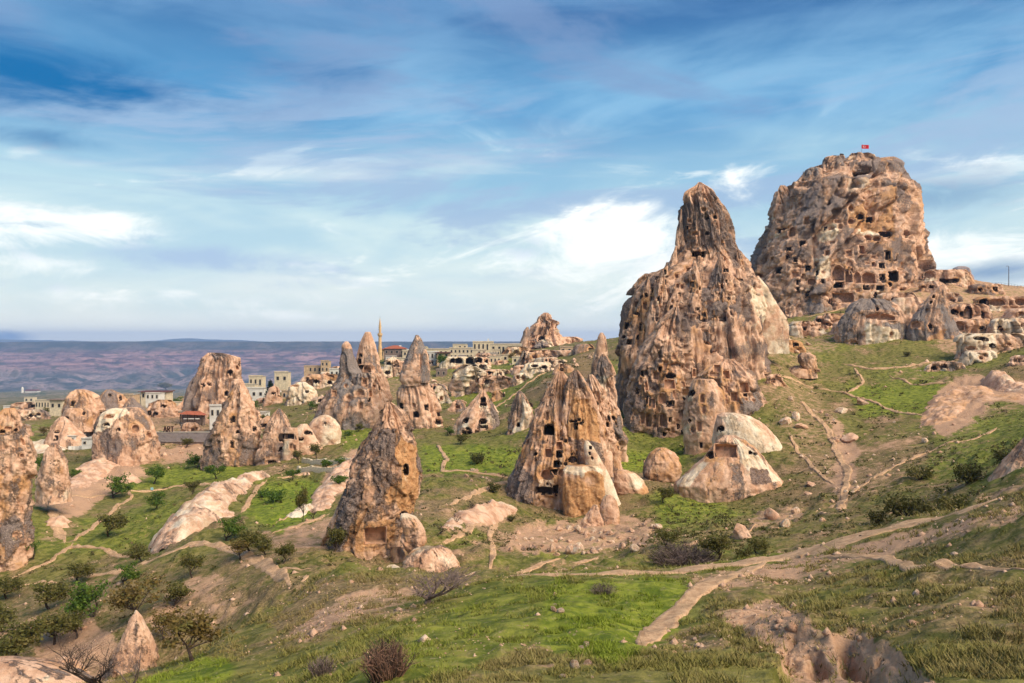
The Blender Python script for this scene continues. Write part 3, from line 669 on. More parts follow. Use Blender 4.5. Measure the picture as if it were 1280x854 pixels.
rock('castle_rock', 300, 'huge flat-topped castle rock honeycombed with caves, flag flying on its summit', 'rock', [
 ('crag', 300, [(203,1044,1104),(207,1034,1112),(212,1016,1117),(218,1013,1119),(224,1009,1122),(231,995,1126),(235,980,1131),(250,975,1135),(280,963,1138),(310,950,1141),(330,941,1143),(350,934,1147),(380,928,1155),(415,918,1164)],
  dict(k=0.8, seed=3, A=1.0, flute=0.9, strata=.55, block=1.2, shear=.7, fs=1.5, crust=0.30, orange=0.18, pale=0.02, cool=0.35, q=3.0, windows=cw,
   patches=[([(1095,245),(1118,250),(1120,300),(1100,292),(1062,285),(1060,262)], dict(crust=0.0, orange=0.75, pale=0), 2.0),
            ([(1056,290),(1108,310),(1112,340),(1050,330)], dict(crust=0.62, cool=0.2, pale=0, orange=.2), 0),
            ([(1022,285),(1040,278),(1050,290),(1040,305),(1022,300)], dict(pale=.75, crust=.1), 0),
            ([(1060,222),(1085,220),(1090,238),(1060,240)], dict(pale=.6, crust=.2), 0),
            ([(1015,322),(1035,318),(1040,345),(1020,350)], dict(pale=.7, crust=.1), 0),
            ([(1072,285),(1095,288),(1098,296),(1070,292)], dict(pale=.8, crust=.0), 0),
            ([(975,235),(1000,238),(992,262),(972,255)], dict(pale=.45, crust=.35, cool=.9), 0)])),
 ('summit_block', 292, [(192,1062,1088),(194,1060,1094),(198,1058,1098),(206,1054,1104),(216,1050,1110)], dict(k=.6, seed=180, A=.5, flute=.4, strata=1.2, block=1.0, crust=.3, orange=.25, pale=.1, q=4, extend=8)),
 ('summit_block', 290, [(195,1038,1058),(197,1034,1060),(203,1031,1060),(213,1030,1062),(222,1028,1064)], dict(k=.6, seed=181, A=.5, flute=.4, strata=1.3, block=1.0, crust=.25, orange=.2, pale=.15, q=4, extend=8)),
 ('summit_block', 294, [(202,1102,1116),(204,1100,1119),(210,1098,1122),(224,1096,1128),(240,1094,1136)], dict(k=.6, seed=182, A=.6, flute=1.0, strata=.8, block=1.1, crust=.3, orange=.3, q=3.5, extend=8)),
 ('summit_block', 290, [(210,1012,1022),(212,1009,1026),(217,1007,1028),(226,1000,1032),(240,992,1036)], dict(k=.6, seed=183, A=.6, flute=.6, strata=1.0, block=1.1, crust=.3, orange=.1, pale=.2, cool=.6, q=3.5, extend=8)),
 ('summit_block', 296, [(232,975,981),(240,971,990),(258,966,1002),(280,960,1010)], dict(k=.6, seed=184, A=.6, flute=.8, strata=.5, block=1.1, crust=.25, orange=.1, pale=.25, cool=.7, q=3, extend=8)),
 ('sheer_face', 286, [(232,1085,1124),(240,1068,1129),(262,1060,1132),(290,1056,1135),(330,1056,1138),(350,1060,1140)], dict(k=.5, seed=185, fs=1.6, A=.7, flute=.8, strata=.15, block=1.1, crust=.18, orange=.5, pale=-.05, cool=.2, q=3.5, extend=8, pits=.6, shear=.2, windows=[w for w in cw if w[0] > 1058 and 240 < w[1] < 352])),
 ('foot_crag', 282, [(318,1022,1034),(335,1005,1042),(355,990,1048),(375,972,1055),(392,955,1062),(408,950,1066)],
  dict(k=0.6, seed=5, A=1.1, flute=1.3, strata=.5, block=1.0, crust=.22, orange=.25, pale=.16, cool=.5, windows=[(1010,368,5,6,'rect',1.5,1),(1014,352,9,8,'round',.8,0),(1036,377,4,5,'rect',1.5,1)]+scatter([(985,360),(1045,355),(1055,395),(970,395)], 10, 15, (3,6), (3,7), 7))),
 ('foot_crag', 285, [(352,1080,1110),(360,1060,1140),(370,1052,1160),(385,1048,1170),(400,1046,1172)],
  dict(k=0.35, seed=6, A=1.0, flute=.6, strata=1.2, block=1.0, crust=.2, orange=.3, pale=.15, cool=.4, windows=[(1053,374,20,10,'rect',.8,0),(1083,364,6,5,'rect',1.2,1),(1100,366,9,5,'cave',1,1),(1118,368,12,6,'cave',1,0),(1135,370,10,6,'cave',1,1)])),
])
# ---------------------------------------------------------------- the tall spire
sw = [(873,318,15,7,'rect',1.4,1),(902,308,8,9,'rect',.6,0),(853,358,4,6),(866,356,5,6,'rect',1.2,1),(891,355,6,5,'rect',1.4,1),(903,396,8,10,'rect',1.3,1),(897,382,6,10,'rect',.8,0),(906,383,6,9,'rect',.8,0),(847,357,4,6),(894,407,8,10,'rect',.8,0),(935,395,7,8,'round',.9,0),(925,366,9,9,'arch',.6,0),(918,403,6,5,'rect',1,1),
      (784,408,5,8,'rect',1.2,1),(795,380,6,8,'rect',1,0),(806,382,5,8,'rect',1,0),(802,408,4,8,'rect',1.2,1),(830,386,6,9,'rect',.8,0),(813,415,3,7,'rect',1.2,1),(829,414,5,8,'rect',.8,0),(797,422,3,5,'rect',1.2,1),(780,434,3,5,'rect',1.2,1),(852,434,6,12,'rect',1.3,1),(866,437,8,10,'cave',1,1),(908,432,13,8,'cave',1.2,1),(906,420,6,5),(884,292,5,4,'round',1,1),(893,272,5,5,'round',1,1),(862,276,5,5,'round',1,0),(880,262,6,5,'round',1,0),(869,292,8,5,'cave',.8,0),(815,363,3,6,'rect',1,1),(822,350,3,6,'rect',1,1),(849,370,4,7,'rect',1,1),(846,345,4,5),(860,336,5,6)]
sw += scatter([(800,365),(940,365),(960,440),(785,440)], 18, 21, (3,6), (4,9), 8, sw) + scatter([(855,250),(898,250),(908,305),(855,305)], 6, 22, (2.5,4.5), (2.5,4.5), 6, sw, .6)
b2 = [(838,470,12,7,'cave',1,1),(837,480,13,11,'rect',.5,0),(859,466,7,7,'round',.9,0),(872,466,6,9,'rect',1,0),(805,468,4,7,'rect',1.2,1),(820,470,6,9,'rect',.8,0),(810,480,4,12,'rect',1,0),(810,500,5,9,'rect',1.4,1),(803,523,5,13,'rect',1,0),(810,525,7,16,'arch',1,0),(829,525,9,15,'arch',.8,0),(828,498,10,13,'arch',.5,0),(815,503,7,12,'rect',.6,0),(839,505,8,6,'rect',1.4,1),(838,525,3,4,'rect',1.5,1),(830,543,3,4,'rect',1.5,1),(848,533,3,5,'rect',1,1),(855,489,7,9,'rect',.8,0),(797,490,3,6,'rect',1,1),(841,538,4,7,'rect',.6,0),(817,556,5,7,'rect',1,1)]
b2 += scatter([(800,445),(862,445),(862,545),(788,545)], 18, 23, (3,6), (4,9), 7, b2)
b3 = [(893,479,12,10,'rect',.7,0),(893,468,11,5,'rect',.5,0),(908,468,8,10,'rect',.8,0),(930,484,12,12,'rect',.6,0),(896,460,7,10,'rect',.6,0),(891,497,5,12,'rect',1,0),(899,496,8,10,'arch',.6,0),(918,496,8,10,'rect',.8,0),(931,494,5,4,'rect',1.4,1),(899,513,12,15,'round',.8,0),(882,478,5,7,'rect',1,0)]
b3 += scatter([(885,460),(920,455),(945,500),(885,505)], 7, 24, (3,5), (3,8), 7, b3)
b4 = [(862,526,3,4,'round',1.5,1),(866,537,6,8,'cave',.7,0),(874,533,5,12,'rect',.8,0),(878,498,5,10,'arch',.8,0),(866,492,9,8,'cave',.8,1),(880,512,5,10,'round',.6,0),(876,557,3,6,'rect',1,1)]
def cone_hit(w, c):
    px, t, b, hw, ln = c; f = (w[1]-t)/(b-t)
    return 0.05 < f < 1.05 and abs(w[0]-(px-ln*f)) < hw*(.12+.88*f)*.8
def covered(w, cones): return any(cone_hit(w, c) for c in cones)
SPIRE_CONES = [(845,308,352,9,7),(922,312,360,10,-7),(834,328,372,11,8),(938,344,392,11,-5),(852,262,318,7,2),(896,266,322,8,-5),(828,338,400,16,6),(810,346,440,20,14),(792,372,450,14,8),(900,318,400,24,-4),(922,336,400,16,-8),(868,326,395,15,0),(846,360,430,20,6),(880,372,440,22,0),(912,384,450,22,-6),(934,372,430,14,-4),(822,404,480,17,8),(798,425,520,16,6),(862,412,470,18,0),(895,425,470,20,-4)]
SPIRE = [(228,873,876),(233,868,882),(239,860,888),(243,855,891),(247,853,894),(258,852,902),(272,850,908),(282,849,910),(300,848,913),(311,847,917),(318,844,924),(326,838,930),(334,828,936),(344,812,942),(352,803,947),(364,791,955),(384,781,958),(405,777,952),(430,774,940),(470,776,932),(560,780,930)]
rock('spire_rock', 190, 'tall pointed spire rock riddled with square cave windows, left of the castle rock', 'rock', [
 ('spire', 190, SPIRE,
  dict(k=0.72, seed=8, fs=1.0, A=.8, flute=1.1, strata=.2, block=.85, crust=.34, orange=.20, pale=.0, cool=.25, pits=1.5, windows=[w for w in sw if not covered(w, SPIRE_CONES)],
   patches=[([(785,446),(795,434),(805,440),(795,462),(780,466)], dict(pale=.9, crust=0, cool=.5), 0),([(935,355),(985,400),(960,412),(940,395)], dict(pale=.75, crust=.05), 0),
            ([(870,405),(885,400),(898,425),(885,440),(870,425)], dict(pale=.35, crust=.3, orange=.1), 0),([(875,362),(905,358),(905,372),(872,378)], dict(crust=.85, cool=.6, pale=0), 0),([(868,384),(882,378),(900,392),(880,400)], dict(crust=.85, cool=.7, pale=0), 0)])),
 ('buttress', 172, [(384,842,848),(400,826,856),(420,812,862),(440,800,866),(462,790,869),(500,783,870),(540,780,866),(562,783,858),(575,785,855)],
  dict(k=0.8, seed=9, A=1.0, flute=1.2, strata=.4, block=1.1, crust=.32, orange=.25, pale=.02, cool=.15, windows=b2, pits=1.5,
   patches=[([(779,500),(798,492),(800,558),(782,555)], dict(crust=.9, cool=.15, pale=0, orange=0), 0)])),
 ('buttress', 165, [(449,900,916),(458,884,930),(470,874,940),(485,868,948),(500,864,954),(515,870,958),(522,885,958),(540,890,950)],
  dict(k=0.7, seed=10, A=.9, flute=1.3, strata=.4, block=.8, crust=.22, orange=.3, pale=.12, cool=.4, windows=b3,
   patches=[([(918,500),(935,495),(957,520),(930,515)], dict(crust=.7, cool=.7, pale=0), 0)])),
 ('buttress', 152, [(474,868,892),(490,862,904),(510,857,908),(530,856,904),(548,859,896),(560,864,888),(568,870,882)],
  dict(k=0.7, seed=14, A=.6, flute=.5, strata=.2, block=.25, crust=.05, orange=.35, pale=.2, cool=.3, windows=b4, extend=14)),
 ('shoulder', 190, [(342,806,811),(348,800,820),(360,793,836),(385,784,850),(420,778,856),(470,776,860)], dict(k=.6, seed=17, A=.9, flute=1.3, strata=.2, block=1.1, crust=.3, orange=.25, pale=.1, cool=.25, windows=scatter([(800,365),(835,365),(845,410),(788,410)], 8, 27, (3,5), (4,8), 7))),
 ('scree_apron', 195, [(345,938,948),(360,936,960),(380,935,972),(398,936,984),(412,940,985)], dict(k=.5, seed=16, A=.5, flute=.5, strata=0, block=.15, crust=0, orange=0, pale=.75, cool=.5)),
] + flank_cones(SPIRE, 190, .72, SPIRE_CONES, 400, pool=sw))

rock('dome_rock', 140, 'smooth pale dome of rock curving down beside the foot of the spire', 'rock', [
 ('dome', 140, [(516,902,918),(519,896,934),(526,894,948),(536,892,960),(550,890,972),(566,892,982),(578,900,988),(590,915,985)], dict(k=.6, seed=31, A=.45, flute=.25, strata=.0, block=.06, crust=-.2, orange=.15, pale=.6, cool=.2, pits=.2, windows=[(902,536,8,6,'cave',1,1),(953,572,9,8,'round',.7,0)]))])
rock('tent_rock', 118, 'tent-shaped pale rock with a carved porch, in front of the dome rock', 'rock', [
 ('tent', 118, [(544,906,918),(550,898,930),(560,890,944),(572,880,954),(584,866,964),(596,852,974),(605,843,981),(612,848,978),(622,866,966),(636,900,930)],
  dict(k=.55, seed=33, A=.6, flute=.4, strata=.05, block=.25, crust=.02, orange=.3, pale=.22, cool=.25, extend=12, pits=.5,
   windows=[(908,565,26,17,'rect',.6,0),(897,561,5,9,'rect',1.3,1),(919,565,4,6,'rect',1.4,1),(890,570,11,10,'cave',.5,1),(938,566,5,4,'cave',1,1),(943,568,4,3,'cave',1,1),(902,534,6,4,'cave',1,1)],
   patches=[([(915,545),(930,552),(975,600),(965,604),(925,580)], dict(pale=.8, crust=0), 0),([(844,606),(880,575),(886,580),(862,610)], dict(pale=.75, crust=0), 0),([(938,585),(960,588),(964,605),(938,606)], dict(crust=.65, cool=.2, pale=0), 0)]))])
rock('slab_boulder', 128, 'rounded cracked tan boulder between the tent rock and the dark buttress', 'boulder', [
 ('boulder_body', 128, [(560,820,832),(566,812,842),(578,806,850),(590,804,852),(600,807,848),(607,815,838)], dict(k=.8, seed=35, A=.6, flute=.4, strata=0, block=.5, crust=.02, orange=.4, pale=.2, extend=8))])
rock('slab_boulder', 116, 'smooth cream half-dome boulder standing right of the carved cone rock', 'boulder', [
 ('boulder_body', 116, [(588,772,784),(592,767,793),(602,764,802),(614,766,808),(624,774,806),(628,780,800)], dict(k=.8, seed=36, A=.4, flute=.2, strata=0, block=.3, crust=-.1, orange=.35, pale=.4, extend=6, pits=.2))])
# ---------------------------------------------------------------- centre carved cone with several pinnacles
c1 = [(686,537,12,12,'arch',1.5,1),(684,520,5,10,'rect',.7,0),(662,554,8,9,'round',.5,0),(685,566,8,10,'rect',1.1,0),(699,557,7,9,'rect',1.0,0),(699,568,7,8,'rect',1.2,1),(696,580,7,7,'rect',1.2,1),(683,594,15,12,'cave',.8,0),(693,590,8,6,'cave',1,1),(680,614,18,8,'rect',1,1),(695,612,7,8,'rect',1,1),(648,583,4,12,'rect',.6,0),(702,592,8,9,'round',.6,0),(712,551,3,3,'rect',1.2,1),(717,551,3,3,'rect',1.2,1),(707,551,3,3,'rect',1.2,1),(716,562,4,4,'rect',1,1),(722,567,6,5,'cave',.8,1),(716,575,10,7,'cave',.8,1),(728,568,4,4,'cave',1,1),(724,549,5,6,'rect',.8,0),(670,568,4,4,'cave',1,1)]
c1 += scatter([(700,547),(728,547),(735,585),(700,580)], 9, 41, (1.8,3.2), (1.8,3.2), 4, c1, .9) + scatter([(668,605),(705,605),(700,620),(668,620)], 4, 42, (1.8,2.8), (1.8,2.8), 4, c1, .9)
c2 = [(720,533,5,7,'rect',1.2,1),(716,527,9,3,'rect',1,1),(726,529,3,3,'rect',1,1),(729,527,2.5,2.5,'rect',1,1),(724,525,2.5,2.5,'rect',1,1)]
c3 = [(747,522,9,15,'rect',.7,0),(740,530,5,8,'rect',1.4,1),(767,523,8,8,'round',1.5,1),(735,531,5,8,'rect',.7,0),(754,565,5,5,'round',1.5,1),(758,531,4,5,'rect',1,1),(772,560,3,5,'rect',1,1),(735,540,5,4,'rect',1,1),(755,491,3,6,'rect',1,1),(739,494,8,5,'cave',1,0),(743,505,8,5,'cave',1,1)]
c3 += scatter([(735,500),(768,500),(775,560),(745,560)], 7, 43, (2.5,5), (3,7), 7, c3)
rock('carved_cone_rock', 116, 'orange carved cone rock with dark arched doorway and rows of pigeon holes', 'rock', [
 ('cone', 116, [(464,698,703),(470,693,708),(482,687,714),(500,677,722),(520,668,732),(540,659,742),(560,651,752),(580,643,760),(600,637,767),(618,632,771),(632,630,772),(645,634,770),(660,640,765)],
  dict(k=.78, seed=44, A=.9, flute=1.7, strata=.1, block=.6, crust=.38, orange=.35, pale=.0, cool=.25, windows=c1,
   patches=[([(700,545),(735,545),(745,590),(705,600),(690,640),(660,640),(668,590),(690,560)], dict(crust=.0, orange=.6, pale=.12), 1.0),
            ([(630,630),(650,580),(668,600),(660,640),(640,650)], dict(crust=.85, cool=.45, pale=0, orange=0), 0)])),
 ('pinnacle', 114, [(463,717,723),(470,712,729),(482,706,737),(495,703,744),(515,699,750),(540,696,757),(565,695,762)],
  dict(k=.7, seed=45, A=.7, flute=1.5, strata=.1, block=.4, crust=.35, orange=.4, pale=0, cool=.3, windows=c2,
   patches=[([(703,512),(718,500),(735,498),(748,520),(752,555),(705,545),(695,525)], dict(crust=-.1, orange=.95, pale=0), 1.5),([(694,522),(704,506),(714,508),(706,530)], dict(crust=0, orange=.3, pale=.45), 0)])),
 ('pinnacle', 122, [(468,735,740),(475,732,747),(490,729,756),(510,728,762),(530,728,768),(555,730,776),(568,735,778)],
  dict(k=.7, seed=46, A=.9, flute=1.2, strata=.8, block=1.0, crust=.15, orange=.45, pale=.2, cool=.2, windows=c3)),
 ('slab', 109, [(582,708,746),(588,704,753),(600,703,756),(625,703,758),(650,703,762)],
  dict(k=.5, seed=47, A=.5, flute=.7, strata=0, block=.35, crust=-.1, orange=.85, pale=0, q=4.5, extend=20, pits=.3, patches=[([(700,580),(760,580),(755,594),(740,588),(725,596),(705,592)], dict(pale=.9, orange=0, crust=0), 0)])),
 ('fin', 110, [(551,731,735),(560,730,743),(575,731,752),(590,733,760),(605,736,767),(620,740,772),(632,745,777),(643,750,780),(655,755,780)],
  dict(k=.8, seed=48, A=.25, flute=.2, strata=0, block=.08, crust=-.3, orange=.05, pale=.85, cool=.2, pits=.1, windows=[(743,587,4,6,'rect',1.2,1),(738,560,3,3,'rect',1,1),(737,567,2.5,3,'rect',1,1),(740,573,2.5,3,'rect',1,1)])),
])
rock('needle_rock', 150, 'slim smooth brown needle rock with white broken foot beside the carved cone rock', 'rock', [
 ('needle', 150, [(416,750,754),(421,747,757),(432,745,759),(445,742,760),(458,739,761),(472,738,766),(500,740,770)], dict(k=.9, seed=49, A=.35, flute=.4, strata=.1, block=.2, crust=.45, orange=.15, pale=-.1, cool=.2)),
 ('broken_foot', 142, [(443,752,756),(455,748,764),(470,746,769),(490,745,774),(515,744,778),(545,744,782),(566,750,780)], dict(k=.7, seed=50, A=.9, flute=1.5, strata=.4, block=1.0, crust=.15, orange=.15, pale=.45, cool=.4, windows=[(767,523,6,6,'round',1.4,1)]+scatter([(752,480),(768,480),(776,550),(752,550)], 4, 51, (2.5,5), (3,6), 7))),
])
rock('split_boulder', 99, 'pale boulder split by diagonal cracks among rubble below the carved cone rock', 'boulder', [
 ('boulder_body', 98, [(619,756,764),(626,751,771),(640,748,774),(655,748,775),(668,755,772),(676,760,768)], dict(k=.6, seed=52, A=.4, flute=.2, strata=0, block=.25, crust=-.1, orange=.15, pale=.35, extend=6)),
 ('split_piece', 96, [(631,741,746),(640,735,750),(652,728,755),(664,726,757),(676,732,754)], dict(k=.5, seed=53, A=.4, flute=.3, strata=0, block=.6, crust=.0, orange=.2, pale=.4, extend=6)),
])
rock('cone_rock', 178, 'small pale cone rock with three dark window slots on the green slope', 'rock', [
 ('cone', 178, [(488,601,606),(494,597,610),(505,588,617),(515,580,622),(527,573,625),(540,567,624),(553,561,620),(563,561,610),(568,565,600)], dict(k=.7, seed=55, A=.8, flute=1.0, strata=.1, block=.5, crust=.15, orange=.1, pale=.3, cool=.4, extend=14,
  windows=[(604,500,6,5,'rect',1.2,1),(604,506,8,3,'rect',1.2,1),(583,526,7,7,'cave',.9,1),(604,527,9,7,'cave',1,1),(604,533,7,3,'rect',1,1),(581,544,4,8,'rect',1,1),(587,543,4,7,'rect',1,1),(596,541,5,6,'rect',.8,0),(585,536,4,3,'cave',1,1)],
  patches=[([(612,495),(628,530),(615,560),(605,560),(618,530)], dict(crust=.85, cool=.6, pale=0), 0)]))])
rock('cone_rock', 165, 'narrow fluted grey rock with white scar leaning against the carved cone rock', 'rock', [
 ('cone', 165, [(489,648,652),(495,645,658),(510,638,667),(525,632,672),(545,625,672),(558,621,664),(570,626,650)], dict(k=.7, seed=56, A=.9, flute=1.7, strata=.1, block=.5, crust=.4, orange=.1, pale=.05, cool=.4, extend=14,
  windows=[(648,531,4,5,'round',1.4,1),(657,503,4,5,'round',1.3,1),(666,504,8,5,'cave',1,1),(639,541,4,4,'rect',.8,0)], patches=[([(650,488),(656,500),(668,515),(660,535),(645,550),(640,540),(652,515)], dict(pale=.65, crust=0), 0)]))])
# ---------------------------------------------------------------- near cone
rock('near_cone_rock', 72, 'large leaning brown cone rock with a square carved room near its base', 'rock', [
 ('cone', 72, [(503,482,490),(508,478,497),(516,473,504),(530,466,512),(545,458,517),(560,450,521),(580,441,524),(600,433,526),(620,426,523),(634,421,520),(652,415,512),(670,409,505),(690,403,502),(712,397,502),(735,393,506)],
  dict(k=.85, seed=60, A=.8, flute=.35, strata=.1, block=.75, crust=.28, orange=.45, pale=-.1, cool=.2, pits=1.6, res=1.0, extend=20,
   windows=[(469,670,25,19,'rect',.75,0),(461,666,6,6,'rect',1.2,1),(480,668,4,9,'rect',1.2,1),(507,587,7,13,'arch',1.4,1),(519,615,4,10,'rect',1,1),(504,642,9,5,'cave',1.3,1)],
   patches=[([(474,502),(492,500),(502,530),(488,536),(470,536)], dict(crust=-.1, orange=.35, pale=.1), .6),([(500,545),(520,560),(524,600),(518,640),(500,650),(496,620),(505,590),(494,570)], dict(crust=.0, orange=.9, pale=0), 0),
            ([(457,684),(482,684),(488,712),(452,712)], dict(crust=.1, orange=.5, pale=.1), .8),([(398,715),(425,630),(445,600),(440,650),(425,700)], dict(crust=.8, cool=.5, orange=0), 0)]))])
rock('leaning_boulder', 68, 'big pale fallen boulder leaning on the near cone rock', 'boulder', [
 ('boulder_body', 68, [(642,501,509),(647,499,520),(656,499,527),(666,501,531),(678,502,531),(686,505,526),(692,510,518)], dict(k=.8, seed=61, A=.35, flute=.2, strata=.2, block=.7, crust=.05, orange=.35, pale=.25, extend=2, res=.9))])
rock('base_boulder', 67, 'flat-topped whitish boulder at the foot of the near cone rock', 'boulder', [
 ('boulder_body', 66, [(684,528,552),(690,516,562),(700,508,570),(710,505,574),(722,506,574)], dict(k=.7, seed=62, A=.5, flute=.5, strata=.2, block=.8, crust=-.05, orange=.15, pale=.5, extend=10, res=.9))])
rock('base_boulder', 69, 'brown broken block wedged under the leaning boulder', 'boulder', [
 ('boulder_body', 69, [(684,493,502),(690,490,507),(702,489,510),(715,489,512)], dict(k=.8, seed=63, A=.4, flute=.4, strata=.2, block=.8, crust=.2, orange=.5, pale=0, extend=10, res=.9))])
# ---------------------------------------------------------------- twin chimneys and the capped chimney
tb = [(456,477,5,6,'rect',1,0),(442,477,3,6,'rect',1,1),(424,478,2.5,3,'rect',1,1),(451,491,8,6,'arch',.5,0),(463,492,5,7,'rect',.8,0),(451,507,4,7,'rect',.8,0),(418,492,5,7,'rect',.6,0),(462,500,3,4,'rect',1,1),(473,486,2.5,3,'rect',1,1),(436,497,5,5,'round',.5,0),(432,482,4,4,'round',.6,0),(468,483,3,4)]
rock('twin_chimney_rock', 205, 'grey twin chimney rock with two pinnacles on a broad fluted base', 'rock', [
 ('base', 205, [(466,425,478),(470,422,482),(476,418,485),(490,408,489),(505,400,493),(520,394,494),(535,388,488),(548,384,470)], dict(k=.6, seed=65, A=.9, flute=1.6, strata=.2, block=.5, crust=.42, orange=0, pale=.15, cool=.75, windows=tb, extend=14,
   patches=[([(385,548),(408,500),(420,500),(412,548)], dict(crust=.3, pale=0, orange=.2, cool=.3), 0)])),
 ('pinnacle', 204, [(427,431,435),(431,427,439),(440,425,442),(452,423,446),(462,422,449),(468,421,452),(474,424,452)], dict(k=.8, seed=66, A=.6, flute=.8, strata=.2, block=.4, crust=.5, orange=0, pale=0, cool=.6, windows=[(425,446,2.5,2.5,'rect',1,1),(433,455,2,3,'rect',1,1)], patches=[([(425,425),(441,425),(440,437),(426,437)], dict(crust=.1, orange=.2), 0)])),
 ('pinnacle', 206, [(415,457,463),(420,455,465),(430,451,469),(442,448,472),(455,447,475),(465,447,478),(474,446,481)], dict(k=.8, seed=67, A=.6, flute=1.2, strata=.2, block=.3, crust=.35, orange=.05, pale=.1, cool=.6, windows=[(452,445,4,4,'rect',1.3,1),(450,452,4,5,'rect',1.3,1),(452,459,5,4,'rect',1.3,1),(459,462,9,9,'arch',.7,0),(448,466,3,4,'rect',1,1)])),
])
rock('capped_chimney_rock', 196, 'pointed chimney rock with overhanging grey cap on a smooth neck', 'rock', [
 ('base', 196, [(477,503,535),(482,501,537),(490,498,543),(505,496,549),(520,496,553),(535,498,556),(548,502,556),(556,508,552)], dict(k=.75, seed=68, A=.8, flute=1.5, strata=.1, block=.4, crust=.32, orange=.2, pale=.02, cool=.45, extend=14,
   windows=[(520,518,6,6,'rect',1.3,1),(533,509,4,6,'rect',1,1),(544,508,4,5,'rect',1,0),(549,518,6,5,'rect',1.2,1),(547,527,10,5,'rect',1,1),(517,507,4,5,'rect',.8,0),(502,508,4,7,'rect',1,1),(549,528,6,5,'rect',1,0)], patches=[([(495,474),(545,474),(540,486),(520,490),(505,494),(494,494)], dict(crust=.0, orange=.15, pale=.1), 0)])),
 ('cap', 196, [(419,519,523),(424,517,527),(434,512,531),(446,507,535),(458,503,537),(470,500,538),(476,499,539),(479,502,536)], dict(k=.85, seed=69, A=.6, flute=1.1, strata=.1, block=.3, crust=.5, orange=.0, pale=.1, cool=.85, extend=3)),
 ('cap_spur', 194, [(437,530,533),(445,527,536),(460,524,538),(476,522,539)], dict(k=.8, seed=70, A=.5, flute=.8, strata=.1, block=.3, crust=.45, pale=.1, cool=.8, extend=3)),
])
# ---------------------------------------------------------------- left group
rock('sugarloaf_rock', 170, 'brown sugarloaf rock with few small windows beside the meadow path', 'rock', [
 ('cone', 170, [(478,296,304),(484,293,308),(495,287,313),(508,281,318),(525,273,323),(545,264,327),(560,258,328),(575,253,327),(588,252,322),(597,256,314)], dict(k=.8, seed=71, A=.8, flute=.5, strata=.1, block=.7, crust=.3, orange=.35, pale=-.05, cool=.35, extend=12, windows=[(291,524,4,7,'rect',1.2,1),(290,556,3,6,'rect',1.2,1),(318,536,4,5,'rect',1,1),(297,540,3,3,'rect',1,1)], patches=[([(292,478),(306,480),(314,510),(300,518),(290,505)], dict(crust=-.1, orange=.2, pale=.3), 0)]))])
rock('crown_rock', 262, 'ribbed crown-topped rock tower standing in front of the far plateau', 'rock', [
 ('tower', 262, [(441,260,274),(444,256,290),(447,252,300),(456,249,302),(468,244,303),(480,240,305),(492,236,307),(503,232,309),(515,228,312)], dict(k=.7, seed=72, A=.9, flute=2.2, strata=.2, block=.5, crust=.4, orange=.15, pale=.05, cool=.4, extend=16, windows=[(253,481,3,4,'rect',1,1),(262,480,3,4,'rect',1,1),(300,455,3,5,'rect',1,1),(296,460,4,5,'arch',1,0),(288,466,5,6,'cave',1,1),(283,492,4,5,'arch',1,1)])),
 ('neck', 240, [(474,290,303),(480,288,306),(490,286,308),(500,284,312)], dict(k=.7, seed=73, A=.6, flute=.5, strata=.3, block=.6, crust=.3, orange=.3, extend=20))])
rock('double_cone_rock', 168, 'low grey cone rock with a carved house front and pale domes at its right', 'rock', [
 ('cone', 168, [(511,347,351),(518,342,356),(530,336,362),(545,330,366),(558,325,370),(570,319,371),(582,315,370),(594,318,362)], dict(k=.7, seed=74, A=.7, flute=.8, strata=.1, block=.4, crust=.45, orange=.15, pale=0, cool=.4, extend=12, windows=[(359,546,16,5,'rect',1.3,1),(353,561,6,4,'rect',1.2,1),(340,580,8,8,'rect',.8,1),(352,550,5,3,'rect',1,1)])),
 ('carved_front', 164, [(535,358,372),(541,355,374),(550,354,375),(562,354,374),(572,353,372)], dict(k=.5, seed=75, A=.35, flute=.3, strata=.3, block=.3, crust=.0, orange=.2, pale=.35, extend=8, windows=[(361,546,15,5,'rect',1.2,1),(368,560,4,5,'rect',1,0),(364,558,3,6,'rect',1,0)])),
 ('dome', 166, [(569,354,361),(574,349,367),(582,345,370),(590,343,371)], dict(k=.7, seed=76, A=.3, flute=.2, strata=0, block=.1, crust=-.2, orange=.2, pale=.25, extend=6)),
 ('dome', 178, [(519,402,410),(524,392,418),(532,386,424),(541,383,426),(549,386,424),(556,394,412)], dict(k=.7, seed=77, A=.4, flute=.3, strata=0, block=.1, crust=-.2, orange=.2, pale=.45, extend=6, windows=[(407,530,2,3,'rect',1,1)])),
 ('dome', 172, [(530,376,384),(537,369,390),(548,366,396),(560,365,403),(569,368,404)], dict(k=.7, seed=78, A=.5, flute=.3, strata=0, block=.15, crust=-.2, orange=.25, pale=.35, extend=6, windows=[(384,541,8,4,'cave',1,1),(374,549,9,3,'rect',1,1)])),
])
